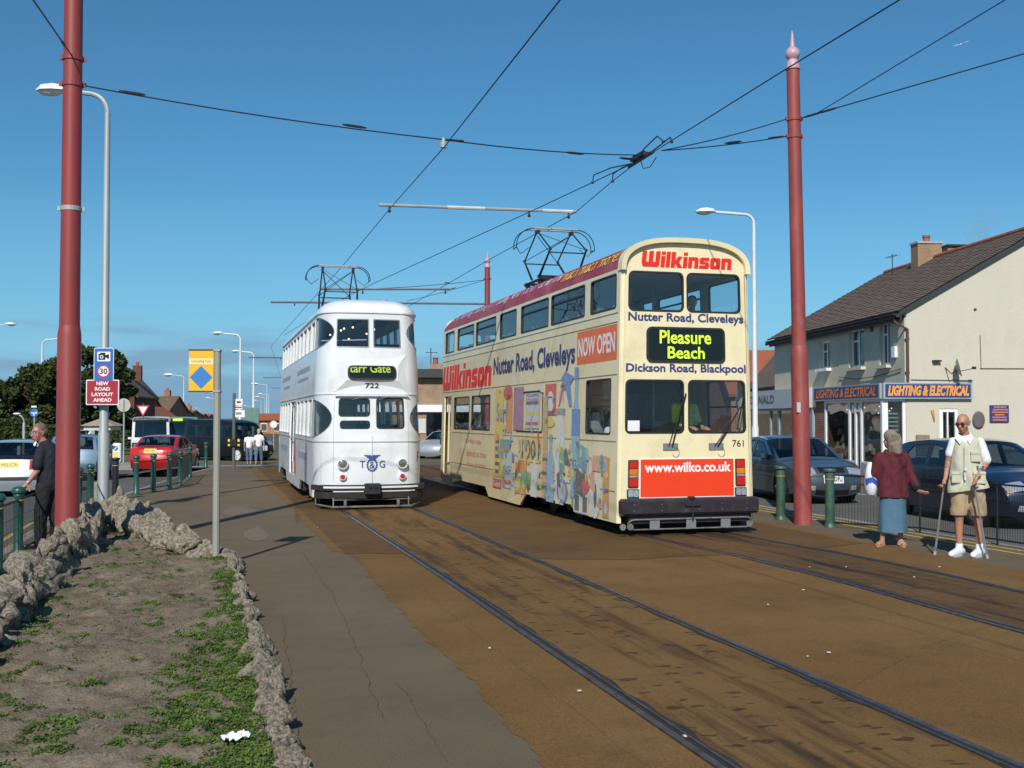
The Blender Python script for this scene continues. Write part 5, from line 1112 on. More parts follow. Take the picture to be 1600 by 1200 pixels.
# posts of the railings
def green_post(x, y, label, m='green_paint', h=.93, r=.062, group='green railing posts', style=0):
    t = thing('railing_post', label, 'bollard', (x, y, 0), 0, group)
    b = MB()
    if style == 0: pr = [(r * 1.25, 0), (r * 1.25, .05), (r, .07), (r * .96, h - .14), (r * 1.05, h - .13), (r * 1.05, h - .11), (r * .98, h - .10)]; cap = [(r * .9, h - .10), (r * 1.35, h - .08), (r * 1.42, h - .055), (r * 1.3, h - .03), (r * .9, h - .008), (r * .3, h)]
    else: pr = [(r * 1.3, 0), (r * 1.25, .03), (r * 1.02, .05), (r, .08), (r * .95, h - .16)]; cap = [(r * .95, h - .16), (r * 1.08, h - .15), (r * 1.0, h - .12), (r * 1.0, h - .07), (r * 1.35, h - .05), (r * 1.4, h - .03), (r * 1.3, h - .012), (r * .4, h)]
    b.lathe(pr, n=16); b.build('shaft', m, t, smooth=40); MB().lathe(cap, n=16).build('cap', m, t, smooth=40)
    MB().lathe([(r * .96, h - .185), (r * 1.06, h - .183), (r * 1.06, h - .168), (r * .96, h - .166)], n=16).build('gold_band', 'gold_band', t); return t
lp_ = [(-2.33, 13.75), (-2.31, 15.05), (-2.22, 19.3), (-2.2, 20.7), (-2.15, 22.2), (-1.61, 27.0), (-1.27, 27.9), (-.93, 28.9), (-.70, 30.1), (-.52, 34.5), (-.06, 41.0)]
names = ['dark green railing post at the left edge of the picture', 'dark green railing post beside the man with the walking stick', 'first green post seen between the red pole and the grey lamp', 'second green post seen between the red pole and the grey lamp', 'third green post seen between the red pole and the grey lamp', 'green post just right of the black bollard', 'green post second to the right of the black bollard', 'green post third to the right of the black bollard', 'green post before the bend of the railings, near the red car', 'green post right of the railing bend, beside the red car', 'lone green post beyond the railings, in front of the black minibus']
for (x, y), s in zip(lp_, names): green_post(x, y, s)
green_post(*g(180, 781), 'black bollard standing alone between the grey lamp and the green posts', m='black_paint', style=1, r=.07, group=None)
green_post(*g(1220, 812), 'faded green post left of the weathered red pole', 'green_faded', .95, .078, 'green posts by the right pole', 1); green_post(*g(1297, 824), 'faded green post right of the weathered red pole', 'green_faded', .97, .078, 'green posts by the right pole', 1)
mat('mesh_dark', (.012, .02, .018), .5, .2, var=0)
def railing(pts, label, m='mesh_dark', top=.76, z0=.10, step=.085, posts=False, r=.014, rb=.0035):
    t = thing('railing', label, 'railing', (pts[0][0], pts[0][1], 0)); o = Vector((pts[0][0], pts[0][1], 0)); V_ = [Vector((x, y, 0)) - o for x, y in pts]
    for z in (top, z0): MB().tube([v + Vector((0, 0, z)) for v in V_], r, 6).build('rail', m, t)
    b = MB()
    for a_, c_ in zip(V_[:-1], V_[1:]):
        n_ = max(2, int((c_ - a_).length / step))
        for i in range(1, n_): p = a_.lerp(c_, i / n_); b.tube([p + Vector((0, 0, z0)), p + Vector((0, 0, top))], rb, 4, cap=False)
        for zz in (.25, .4, .55): b.tube([a_ + Vector((0, 0, zz)), c_ + Vector((0, 0, zz))], rb * .8, 4, cap=False) if not posts else None
    tag(b.build('railing_mesh', m, t, fix=False), kind='stuff')
    if posts:
        for v in V_[1:]: MB().tube([v, v + Vector((0, 0, top + .04))], .017, 6).build('post', m, t)
railing([(-2.36, 11.2), (-2.33, 13.75), (-2.31, 15.05)], 'dark mesh railing between the two green posts at the left edge')
railing([(-2.31, 15.05), (-2.22, 19.3), (-2.2, 20.7), (-2.15, 22.2)], 'dark mesh railing behind the man and the left red pole'); railing([(-1.61, 27.0), (-1.27, 27.9), (-.93, 28.9), (-.70, 30.1), (-.52, 34.5)], 'thin mesh railing joining the row of green posts near the red car')
fl = [g(1297, 824), (10.75, 14.75), (10.78, 13.05), (10.8, 11.4), (10.82, 9.5), (10.84, 6)]
railing([tuple(p) for p in fl], 'dark wire railing behind the waiting man and woman, at the road edge', posts=True, top=.86, z0=.08, step=.05, rb=.0028)
# island furniture and distant signs
x, y = CR((184 - 800) / F * 47.5, 47.5); t = thing('keep_left_bollard', 'white lit traffic bollard with a yellow lower panel on the island', 'traffic bollard', (x, y, -.14), -TH)
b = MB(); b.box((0, 0, .42), (.36, .22, .84), bev=.05); b.build('housing', 'sign_white', t); FI = lambda u, v, w: (u, -.112 - w, v); decal('arrow_disc', disc(-.03, .62, .11, 20), FI, 'sign_blue', t); decal('yellow_panel', rrect(-.14, .08, .09, .46, .03), FI, mat('panel_yellow', (.75, .6, .1), .5), t)
decal('arrow', [(-.1, .56), (-.02, .58), (-.045, .605), (.03, .68), (.01, .7), (-.065, .625), (-.09, .65)], FI, 'sign_white', t, .008)
def round_sign(px, py, d_, label, rad, face, zb=0.0, post='galvanised', tri=False, inv=False, extra=None, back=False):
    z = CH + (653 - py) * d_ / F; x, y = CR((px - 800) / F * d_, d_); t = thing('road_sign', label, 'road sign', (x, y, 0), -TH)
    b = MB(); b.tube([(0, 0, zb - .6), (0, 0, z + rad * .9)], .038, 8); b.build('post', post, t); FZ = lambda u, v, w: (u, -.05 - w, v + z)
    if tri:
        s = -1 if inv else 1; T = [(0, s * rad), (rad * .95, -s * rad * .62), (-rad * .95, -s * rad * .62)]; plate('board', T, [], FZ, 'ring_red', t, 0, -.01); decal('face', [(p[0] * .68, p[1] * .68) for p in T], FZ, 'sign_white', t)
    else:
        plate('board', disc(0, 0, rad, 24), [], (lambda u, v, w: (u, -.045 + w * -1, v + z)), 'galvanised' if not back else mat('sign_back', (.42, .42, .38), .6, var=.08), t, 0, -.01)
        if not back: decal('face', disc(0, 0, rad * .96, 24), FZ, face, t)
        else: MB().tube([(0, -.06, z - rad), (0, -.06, z + rad * .85)], .03, 6).build('clip', 'galvanised', t)
    return t, FZ
round_sign(194, 633, 47, 'round road sign seen from its plain grey back, on the traffic island', .29, None, back=True)
t, FZ = round_sign(54, 645, 58, 'blue round arrow sign with a small white plate on top, before the trees', .22, 'sign_blue'); decal('arrow', [(-.14, .02), (.1, .02), (.1, .08), (.17, 0), (.1, -.08), (.1, -.03), (.02, -.03), (.02, -.16), (-.04, -.16), (-.04, -.03), (-.14, -.03)], FZ, 'sign_white', t, .01); MB().box((0, -.06, CH + (653 - 636) * 58 / F + .02), (.28, .02, .09)).build('top_plate', 'sign_white', t)
round_sign(64, 665, 60, 'small red triangular warning sign low on a post before the trees', .22, None, tri=True)
round_sign(224, 640, 60, 'inverted red and white give way triangle above the white van', .38, None, tri=True, inv=True, post='arm_brown')
x, y = CR((31 - 800) / F * 55, 55); MBx = MB().lathe([(.1, 0), (.1, .62), (.07, .72), (.02, .75)], n=12).build('white_bollard', 'sign_white'); MBx.location = (x, y, -.35); tag(MBx, 'short plain white bollard by the hedge at the left', 'bollard')
t = thing('stop_sign_post', 'brown post with stacked white bus stop plates and a small signal box', 'sign post', (*g(365, 733), 0), -TH)
k = 39.5 / F; MB().tube([(0, 0, -.1), (0, 0, (733 - 618) * k)], .055, 8).build('post', 'arm_brown', t); z_ = lambda py: CH + (653 - py) * k
for a_, c_, d0, d1 in ((624, 634, .05, .30), (634.5, 640, .05, .30), (641, 652, .05, .38)):
    MB().box(((d0 + d1) / 2, 0, (z_(a_) + z_(c_)) / 2), (d1 - d0, .03, z_(a_) - z_(c_) - .015)).build('flag_plate', 'sign_white', t)
MB().box((.17, -.018, z_(637)), (.24, .01, .05)).build('stripe', 'ring_red', t); MB().box((.17, -.018, z_(629)), (.14, .01, .06)).build('stripe', 'black', t); MB().box((.17, -.018, z_(646)), (.2, .01, .08)).build('stripe', 'box_grey', t)
MB().box((.02, -.02, z_(691)), (.24, .18, .26), bev=.02).build('signal_box', 'black', t)
for sx in (-1, 1): MB().box((.02 + sx * .17, -.03, z_(687)), (.07, .12, .09)).build('signal_face', mat('signal_yellow', (.75, .55, .03), .5, emis=None), t); MB().box((.02 + sx * .17, -.03, z_(694)), (.07, .12, .07)).build('signal_face', 'signal_yellow', t)
x, y = CR((392 - 800) / F * 66, 66); t = thing('hoarding', 'pale green hoarding board behind the black minibus', 'hoarding', (x, y, 0), -TH); MB().box((0, 0, 1.95), (1.0, .06, .95)).build('board', mat('hoard_green', (.12, .22, .2), .6, var=.15), t)
for sx in (-.45, .45): MB().box((sx, .05, .6), (.08, .08, 2.4)).build('leg', 'arm_brown', t)
x, y = CR((428 - 800) / F * 75, 75); round_sign(428, 663, 75, 'small round white sign on a post far down the tram track', .25, 'sign_white')
# ================= VEHICLES =================
def catmull(P, n=5):
    out = []; seg = []
    for i in range(len(P) - 1):
        p0 = P[max(0, i - 1)]; p1 = P[i]; p2 = P[i + 1]; p3 = P[min(len(P) - 1, i + 2)]
        for k in range(n):
            t = k / n; q = []
            for j in (0, 1):
                m1 = (p2[j] - p0[j]) / 2 * .6; m2 = (p3[j] - p1[j]) / 2 * .6
                q.append((2 * t ** 3 - 3 * t ** 2 + 1) * p1[j] + (t ** 3 - 2 * t ** 2 + t) * m1 + (-2 * t ** 3 + 3 * t ** 2) * p2[j] + (t ** 3 - t ** 2) * m2)
            out.append(tuple(q)); seg.append(i)
    out.append(P[-1][:2]); return out, seg
SALOON = dict(L=4.25, W=.86, belt=.93, tumble=.34, wheels=(.78, 3.35), rw=.31, base=.21,
  top=[(.10, .24, 'front_bumper'), (0, .42, 'front_bumper'), (.02, .58, 'nose'), (.14, .73, 'bonnet'), (.6, .87, 'bonnet'), (1.12, .95, 'windscreen'), (1.88, 1.36, 'roof'), (2.45, 1.43, 'roof'), (3.02, 1.37, 'rear_window'), (3.62, 1.05, 'boot_lid'), (4.1, .99, 'tail'), (4.2, .72, 'rear_bumper'), (4.25, .5, 'rear_bumper'), (4.15, .26, None)],
  wins=[[(1.38, .975), (1.98, 1.31), (2.36, 1.36), (2.38, .975)], [(2.46, .975), (2.45, 1.365), (2.95, 1.32), (3.38, .99)]])
HATCH = dict(SALOON); HATCH.update(L=4.0, top=[(.10, .24, 'front_bumper'), (0, .42, 'front_bumper'), (.02, .58, 'nose'), (.16, .74, 'bonnet'), (.6, .90, 'bonnet'), (1.0, .98, 'windscreen'), (1.80, 1.41, 'roof'), (2.4, 1.47, 'roof'), (3.35, 1.38, 'rear_window'), (3.78, .98, 'tailgate'), (3.92, .72, 'rear_bumper'), (4.0, .5, 'rear_bumper'), (3.9, .26, None)],
  wins=[[(1.25, .99), (1.88, 1.34), (2.28, 1.40), (2.30, .99)], [(2.38, .99), (2.37, 1.405), (2.95, 1.36), (3.3, 1.02)]], wheels=(.76, 3.3))
ESTATE = dict(HATCH); ESTATE.update(top=HATCH['top'][:7] + [(2.4, 1.44, 'roof'), (3.55, 1.38, 'rear_window'), (3.85, .98, 'tailgate'), (3.94, .72, 'rear_bumper'), (4.0, .5, 'rear_bumper'), (3.9, .26, None)])
def vehicle(name, label, cat, loc, rz, sp, paint, group=None, plate_txt=None, rear_txt=None, rear_m='sign_yellow', lights='car', glass='car_glass', bumper_m=None, detail=True):
    t = thing(name, label, cat, loc, rz, group); L_, W = sp['L'], sp['W']; belt = sp['belt']
    def hw(s, z):
        e = sp.get('taper', .16); a_ = max(0, (.85 - s) / .85) ** 2 * e + max(0, (s - (L_ - .75)) / .75) ** 2 * e * .8
        w_ = W - a_ - max(0, .5 - z) * .10
        if z > belt: w_ -= (z - belt) * sp['tumble'] + .012
        if .5 < z < belt: w_ += .012 * math.sin((z - .5) / (belt - .5) * math.pi)
        return w_
    top, seg = catmull([p[:2] for p in sp['top']], 5); labs = [p[2] for p in sp['top']]
    bot_ = []; rw = sp['rw'] + .055
    for c_ in sorted(sp['wheels'], reverse=True):
        bot_.append((c_ + rw, sp['base'])); bot_ += [(c_ + rw * math.cos(R(a_)), .31 + rw * math.sin(R(a_))) for a_ in range(0, 181, 15)]; bot_.append((c_ - rw, sp['base']))
    outer_ = top + bot_
    cu = frange(0, L_, .22); cv = frange(.3, sp.get('H', 1.4), .13)
    for s_ in (-1, 1):
        f = (lambda u, v, w, s_=s_: (s_ * (hw(u, v) + w), u, v))
        plate('side_panel', outer_, sp['wins'], f, paint, t, 0, -.025, cu, cv, smooth=30)
        for wn in sp['wins']:
            fr = plate('side_window', grow(wn, .006), [grow(wn, -.022)], f, 'black_rubber', t, .004, -.02, cu, cv); plate('pane', grow(wn, .0), [], f, glass, fr, -.008, None, cu, cv)
        if detail:
            b = MB()
            for dx in sp.get('doors', (sp['wins'][0][0][0] - .05, sp['wins'][0][-1][0] + .04, sp['wins'][-1][-1][0] - .12)):
                zz = frange(.3, belt, .1); vs = []
                for z in [.3] + zz + [belt]: vs += [f(dx - .004, z, .002), f(dx + .004, z, .002)]
                b.add(vs, [(2 * i, 2 * i + 1, 2 * i + 3, 2 * i + 2) for i in range(len(vs) // 2 - 1)])
            b.build('door_gap', 'black_rubber', t)
            for dx in sp.get('handles', (sp['wins'][0][-1][0] - .12, sp['wins'][-1][-1][0] - .2)): q = f(dx, belt - .13, .012); MB().box(q, (.02, .16, .03), bev=.008).build('door_handle', paint, t)
            q = f(sp['wins'][0][0][0] + .1, belt + .07, .09); m_ = MB().box(q, (.19, .09, .13), bev=.03).build('door_mirror', paint, t); MB().box((q[0], q[1] + .047, q[2]), (.15, .01, .1)).build('mirror_glass', 'chrome', m_)
    crown = {'front_bumper': .13, 'nose': .13, 'bonnet': .05, 'windscreen': .07, 'roof': .04, 'rear_window': .05, 'boot_lid': .03, 'tail': .08, 'tailgate': .07, 'rear_bumper': .08, None: .08}
    crown.update(sp.get('crown', {}))
    n_ = len(top); NV = 14
    def normal(i):
        a_ = top[max(0, i - 1)]; b_ = top[min(n_ - 1, i + 1)]; dx, dz = b_[0] - a_[0], b_[1] - a_[1]; l_ = math.hypot(dx, dz) or 1; return -dz / l_, dx / l_
    cw = []
    for i in range(n_):
        j = seg[i] if i < len(seg) else len(labs) - 1; k_ = (i - j * 5) / 5 if i < len(seg) else 0
        cw.append(crown[labs[j]] if k_ >= .2 or j == 0 else (crown[labs[j]] + crown[labs[j - 1]]) / 2)
    cw = [sum(cw[max(0, i - 2):i + 3]) / len(cw[max(0, i - 2):i + 3]) for i in range(n_)]
    def S(i, v, w=0.0):
        i = max(0, min(n_ - 1.001, i)); k = int(i); q = i - k; k2 = min(n_ - 1, k + 1)
        s = top[k][0] + (top[k2][0] - top[k][0]) * q; z = top[k][1] + (top[k2][1] - top[k][1]) * q; n0, n1 = normal(k), normal(k2); nx_ = n0[0] + (n1[0] - n0[0]) * q; nz_ = n0[1] + (n1[1] - n0[1]) * q; c_ = cw[k] + (cw[k2] - cw[k]) * q
        h_ = c_ * (1 - abs(v) ** 2.6) + w; return (v * (hw(s, z)), s + nx_ * h_, z + nz_ * h_)
    i = 0
    while i < n_ - 1:
        lab = labs[seg[i]]; j = i
        while j < n_ - 1 and labs[seg[j]] == lab: j += 1
        vs = [S(k, -1 + 2 * v / NV) for k in range(i, j + 1) for v in range(NV + 1)]; q = NV + 1
        isg = lab in ('windscreen', 'rear_window')
        if isg:
            mb = MB(); 
            keep = lambda a_, v: 0 < a_ - 0 and True
            fs = []; gs = []
            for a_ in range(j - i):
                for v in range(NV):
                    fc = (a_ * q + v, a_ * q + v + 1, (a_ + 1) * q + v + 1, (a_ + 1) * q + v); edge_ = v == 0 or v == NV - 1 or False
                    (fs if edge_ else gs).append(fc)
            for nm_, gg_, mm_ in ((lab + '_pillar', [q_ for q_ in fs if q_[0] % q == 0], paint), (lab + '_pillar', [q_ for q_ in fs if q_[0] % q != 0], paint), (lab, gs, glass)):
                us_ = sorted({i_ for q_ in gg_ for i_ in q_}); ix = {u_: k_ for k_, u_ in enumerate(us_)}; MB().add([vs[u_] for u_ in us_], [tuple(ix[i_] for i_ in q_) for q_ in gg_]).build(nm_, mm_, t, smooth=True)
        else:
            m_ = paint
            if bumper_m and 'bumper' in lab: m_ = bumper_m
            MB().add(vs, [(a_ * q + v, a_ * q + v + 1, (a_ + 1) * q + v + 1, (a_ + 1) * q + v) for a_ in range(j - i) for v in range(NV)]).build(lab, m_, t, smooth=True)
        i = j
    def patch(nm, i0, i1, v0, v1, m, w=.006, par=t, n=5):
        vs = [S(i0 + (i1 - i0) * a_ / n, v0 + (v1 - v0) * b_ / n, w) for a_ in range(n + 1) for b_ in range(n + 1)]
        return MB().add(vs, [(a_ * (n + 1) + b_, a_ * (n + 1) + b_ + 1, (a_ + 1) * (n + 1) + b_ + 1, (a_ + 1) * (n + 1) + b_) for a_ in range(n) for b_ in range(n)]).build(nm, m, par, smooth=True)
    t['_'] = 1; del t['_']
    # wheels
    for c_ in sp['wheels']:
        for s_ in (-1, 1):
            r = sp['rw']; x = s_ * (W - .11); b = MB(); b.lathe([(r - .09, -.09), (r - .02, -.095), (r, -.07), (r, .07), (r - .02, .095), (r - .09, .09)], (x, c_, r), 24, 'X'); w_ = b.build('wheel', 'tyre', t, smooth=40)
            b = MB(); xx = x + s_ * .085; b.lathe([(r - .09, -.01), (r - .095, .01)], (xx, c_, r), 24, 'X')
            for k in range(5 if name == 'parked_car' or name == 'car' else 6): a_ = R(72 * k + 10); d = Vector((0, math.cos(a_), math.sin(a_))) * (r - .1); b.tube([(xx + s_ * .015, c_, r), (xx + s_ * .01, c_ + d.y, r + d.z)], [.045, .03], 5)
            b.ball((xx + s_ * .01, c_, r), (.02, .05, .05), 8); b.build('rim', 'chrome' if name != 'minibus' else 'light_bar', w_, smooth=40)
            MB().lathe([(rw - .02, -.1), (rw - .02, .05)], (x - s_ * .02, c_, .31), 16, 'X').build('wheel_arch', 'black', t)
    b = MB(); b.box((0, L_ / 2, .24), (2 * W - .3, L_ - .5, .12)); b.build('underside', 'under_dark', t)
    b = MB()
    if sp.get('seats', True):
        for sx in (-.36, .36): b.box((sx, 2.15, .6), (.46, .5, .3), bev=.05); b.box((sx, 2.42, .85), (.44, .14, .55), bev=.05); b.box((sx, 2.46, 1.2), (.22, .09, .16), bev=.03)
        b.box((0, 3.05, .6), (1.2, .5, .3), bev=.05); b.box((0, 3.32, .84), (1.2, .14, .5), bev=.05); b.box((0, 1.25, .8), (1.35, .35, .22), bev=.05)
    else: b.box((0, L_ / 2, .8), (2 * W - .3, L_ - 1.2, .25)); [b.box((sx, y_, 1.25), (.45, .12, .7), bev=.04) for sx in (-.5, .5) for y_ in (1.6, 2.4, 3.2, 4.0) if y_ < L_ - .8]
    b.build('seats', 'seat_fabric', t)
    return t, S, patch, hw
mat('sign_yellow', (.75, .58, .05), .5, var=.05)
mat('paint_grey', (.062, .085, .105), .35, .3, var=.03, coat=.9); mat('paint_navy', (.007, .013, .034), .25, .25, var=.03, coat=1.0); mat('paint_red', (.50, .012, .012), .25, .15, var=.03, coat=.9); mat('paint_silver', (.42, .46, .50), .42, .35, var=.03, coat=.8); mat('paint_blue', (.17, .24, .33), .4, .3, var=.03, coat=.8); mat('paint_black', (.005, .006, .009), .35, .1, var=0, coat=.25); mat('paint_white', (.68, .69, .69), .35, var=.04, coat=.5); mat('paint_green', (.03, .30, .10), .35, var=.05, coat=.5)
def dress(vh, front=True, rear=True, ftxt=None, rtxt=None, fi=(5.5, 13.5), grille=True, tail=None):
    t, S, patch, hw = vh
    if front:
        for s_ in (-1, 1):
            h_ = patch('headlight', 11.2, 15.2, s_ * .52, s_ * .97, 'clear_lens', .008); patch('indicator', 11.4, 12.4, s_ * .90, s_ * .97, 'amber_lens', .012, h_, 3)
            patch('fog_lamp', 3.2, 5.4, s_ * .58, s_ * .80, 'clear_lens', .006)
        if grille:
            gr = patch('grille', 11.6, 14.4, -.40, .40, 'black', .006); patch('grille_rim', 14.3, 14.8, -.42, .42, 'chrome', .012, gr)
        patch('lower_intake', 1.2, 3.6, -.55, .55, 'black', .005)
        if ftxt is not None:
            p_ = patch('number_plate', 6.4, 10.2, -.32, .32, 'sign_white', .012)
            if ftxt:
                fp_ = lambda u, v, w: S(6.4 + v * 3.8, -.32 + .64 * u, .016 + w); text('plate_text', ftxt, fp_, 'black', p_, (.07, .22, .93, .8), .02, w=.0)
        patch('bumper_trim', 9.6, 10.4, .34, .95, 'black_rubber', .008); patch('bumper_trim', 9.6, 10.4, -.95, -.34, 'black_rubber', .008)
# grey saloon coming along the shop road; nose towards us
v1 = vehicle('car', 'slate grey saloon car parked behind the weathered red pole', 'car', (13.05, 20.95, ZR), R(-6), SALOON, 'paint_grey'); dress(v1, ftxt='V79 DFU')
v2 = vehicle('car', 'dark navy car parked behind the man on crutches', 'car', (13.55, 15.2, ZR), R(-6), HATCH, 'paint_navy'); dress(v2, ftxt=None)
v2[2]('number_plate', 6.4, 10.2, -.32, .32, 'sign_white', .012)
# rear views: turn the car round
def rear_dress(vh, nseg, txt, tl=(0, 0), m='red_lens', high=False):
    t, S, patch, hw = vh; a0 = nseg * 5
    for s_ in (-1, 1): patch('tail_light', a0 + .3, a0 + 4.4, s_ * .62, s_ * .98, m, .008)
    p_ = patch('number_plate', a0 + 1.2, a0 + 3.6, -.30, .30, 'sign_yellow', .012)
    if txt: text('plate_text', txt, (lambda u, v, w: S(a0 + 3.6 - v * 2.4, .30 - .60 * u, .017 + w)), 'black', p_, (.08, .2, .92, .8), .02, w=0)
v3 = vehicle('car', 'silver estate car seen from behind at the left edge, yellow rear plate', 'car', (-4.55, 33.4, -.24), R(180 - 3), ESTATE, 'paint_silver', detail=True); rear_dress(v3, 9, 'W456 KCW')
v3[2]('bumper_strip', 53.5, 55, -.95, .95, 'black_rubber', .01)
v4 = vehicle('car', 'blue grey estate car standing beyond the man with the stick', 'car', (-4.15, 42.4, -.24), R(180 - 2), ESTATE, 'paint_blue'); 0
v5 = vehicle('car', 'bright red saloon car turning at the junction, seen from behind', 'car', (-1.05, 47.0, -.33), R(180 - 14), SALOON, 'paint_red'); rear_dress(v5, 10, 'P742 XBV')
VAN = dict(L=5.4, W=1.0, belt=1.15, tumble=.16, wheels=(.85, 4.3), rw=.34, base=.28, H=2.0, seats=False,
  top=[(.12, .3, 'front_bumper'), (0, .5, 'front_bumper'), (.02, .75, 'nose'), (.2, .98, 'bonnet'), (.7, 1.15, 'windscreen'), (1.35, 1.92, 'roof'), (2.2, 2.10, 'roof'), (4.6, 2.12, 'roof'), (5.2, 2.04, 'rear_window'), (5.33, 1.2, 'tailgate'), (5.38, .8, 'rear_bumper'), (5.4, .5, 'rear_bumper'), (5.32, .3, None)],
  wins=[[(.98, 1.2), (1.48, 1.78), (1.9, 1.84), (1.9, 1.2)], [(2.05, 1.25), (2.05, 1.82), (3.5, 1.84), (3.5, 1.25)], [(3.6, 1.25), (3.6, 1.84), (4.95, 1.82), (4.95, 1.25)]], doors=(.95, 1.98, 3.55), handles=(1.75,))
nx_, ny_ = CR((410 - 800) / F * 54.0, 54.0)
v6 = vehicle('minibus', 'black minibus crossing the tracks beyond the yellow flag', 'minibus', (nx_, ny_, -.37), R(42), VAN, 'paint_black'); v6[0].scale = (.93, .90, .98); dress(v6, ftxt='')
BUS = dict(L=6.5, W=1.05, belt=1.0, tumble=.05, wheels=(1.2, 5.0), rw=.36, base=.3, H=2.2, seats=False, taper=.05,
  top=[(.1, .3, 'front_bumper'), (0, .5, 'front_bumper'), (0, .75, 'nose'), (.01, .9, 'nose'), (.03, 1.12, 'windscreen'), (.14, 1.98, 'roof_front'), (.3, 2.16, 'roof'), (3, 2.25, 'roof'), (6.2, 2.2, 'roof'), (6.45, 2.0, 'tail'), (6.5, .6, 'rear_bumper'), (6.45, .3, None)],
  wins=[[(.5, 1.15), (.5, 1.9), (2.2, 1.95), (2.2, 1.15)], [(2.4, 1.15), (2.4, 1.95), (4.2, 1.97), (4.2, 1.15)], [(4.4, 1.15), (4.4, 1.97), (6.1, 1.93), (6.1, 1.15)]], doors=(.45, 2.3), handles=(.6,), crown={'roof_front': .05, 'front_bumper': .05, 'nose': .06, 'windscreen': .07})
x, y = CR((236 - 800) / F * 60, 60); v7 = vehicle('bus', 'small white bus with a wide windscreen and black roof front, facing the camera', 'bus', (x, y, -.40), R(1), BUS, 'paint_white')
p_ = v7[2]('name_board', 17.5, 19.9, -.9, .9, 'sign_white', .012); text('bus_text', 'THE WALTZ', (lambda u, v, w: v7[1](17.5 + v * 2.4, -.62 + 1.3 * u, .016 + w)), 'navy_print', p_, (0, .2, 1, .8), .02, w=0); v7[2]('roof_blind', 25, 29.5, -.98, .98, 'black', .012); v7[2]('front_skirt', 1, 13, -.97, .97, 'dark_metal', .012)
for s_ in (-1, 1): v7[2]('headlight', 7, 10, s_ * .6, s_ * .85, 'clear_lens', .02)
x, y = CR((283 - 800) / F * 66, 66); v8 = vehicle('bus', 'green bus with a yellow destination blind half hidden by the minibus', 'bus', (x, y, -.42), R(1), BUS, 'paint_green'); p_ = v8[2]('destination_box', 25.5, 29, -.8, .8, 'black', .02); v8[2]('blind_glow', 26.2, 28.4, -.5, .1, 'blind_yellow', .03, p_)
x, y = CR((196 - 800) / F * 72, 72); v9 = vehicle('car', 'white car far off behind the round sign back', 'car', (x - .4, y, -.42), -TH + R(160), HATCH, 'paint_white', detail=False)
x, y = CR((668 - 800) / F * 57, 57); v10 = vehicle('car', 'silver car glimpsed in the gap between the two trams', 'car', (x, y, -.38), R(-40), HATCH, 'paint_silver', detail=False)
# ================= BUILDINGS =================
def brick_mat(name, c1, c2, mort=(.30, .27, .23), scale=1.0):
    m = bpy.data.materials.new(name); m.use_nodes = True; n = m.node_tree.nodes; l = m.node_tree.links; b = n['Principled BSDF']; b.inputs['Roughness'].default_value = .9
    tc = n.new('ShaderNodeTexCoord'); sp = n.new('ShaderNodeSeparateXYZ'); l.new(tc.outputs['Object'], sp.inputs[0]); ad = n.new('ShaderNodeMath'); l.new(sp.outputs[0], ad.inputs[0]); l.new(sp.outputs[1], ad.inputs[1])
    cb = n.new('ShaderNodeCombineXYZ'); l.new(ad.outputs[0], cb.inputs[0]); l.new(sp.outputs[2], cb.inputs[1])
    br = n.new('ShaderNodeTexBrick'); br.inputs['Scale'].default_value = 1; br.inputs['Brick Width'].default_value = .225 * scale; br.inputs['Row Height'].default_value = .075 * scale; br.inputs['Mortar Size'].default_value = .008 * scale
    br.inputs['Color1'].default_value = (*c1, 1); br.inputs['Color2'].default_value = (*c2, 1); br.inputs['Mortar'].default_value = (*mort, 1); l.new(cb.outputs[0], br.inputs['Vector']); 
    nz = n.new('ShaderNodeTexNoise'); nz.inputs['Scale'].default_value = 1.2; nz.inputs['Detail'].default_value = 6; l.new(tc.outputs['Object'], nz.inputs['Vector']); mr = n.new('ShaderNodeMapRange'); mr.inputs[1].default_value = .3; mr.inputs[2].default_value = .7; mr.inputs[3].default_value = .8; mr.inputs[4].default_value = 1.15; l.new(nz.outputs[0], mr.inputs[0])
    sc = n.new('ShaderNodeVectorMath'); sc.operation = 'SCALE'; l.new(br.outputs[0], sc.inputs[0]); l.new(mr.outputs[0], sc.inputs['Scale']); l.new(sc.outputs[0], b.inputs['Base Color']); MATS[name] = m
brick_mat('brick_red', (.26, .075, .035), (.34, .11, .05)); brick_mat('brick_dark', (.13, .035, .022), (.17, .05, .03), (.12, .09, .08)); brick_mat('brick_tan', (.34, .21, .12), (.28, .16, .09)); brick_mat('brick_orange', (.36, .12, .045), (.42, .16, .06))
mat('render_cream', (.56, .525, .43), .9, var=.03, vs=1.2, dirt=(.46, .42, .33), dirts=1.1, dirt_lo=.55, dirt_hi=.95, bump=.6, bs=35, stretch=(1, 1, .6))
mat('render_drab', (.56, .53, .42), .9, var=.05, vs=1.5, dirt=(.46, .43, .34), dirts=1.4, dirt_lo=.5, dirt_hi=.9, bump=.5, bs=35)
def tile_mat(name, c, c2, rows=3.2):
    m = mat(name, c, .85, var=.22, vs=9, dirt=c2, dirts=1.6, dirt_lo=.5, dirt_hi=.8, bump=.3, bs=25); return m
tile_mat('roof_tiles', (.135, .095, .072), (.165, .135, .11)); tile_mat('roof_tiles_red', (.30, .085, .04), (.22, .08, .05)); tile_mat('roof_tiles_brown', (.14, .085, .055), (.2, .15, .1))
mat('upvc', (.80, .81, .80), .35, var=.03); mat('core_dark', (.03, .03, .032), .8, var=.2); mat('fascia_dark', (.03, .035, .035), .6, var=.1); mat('curtain', (.55, .55, .52), .8, var=.1)
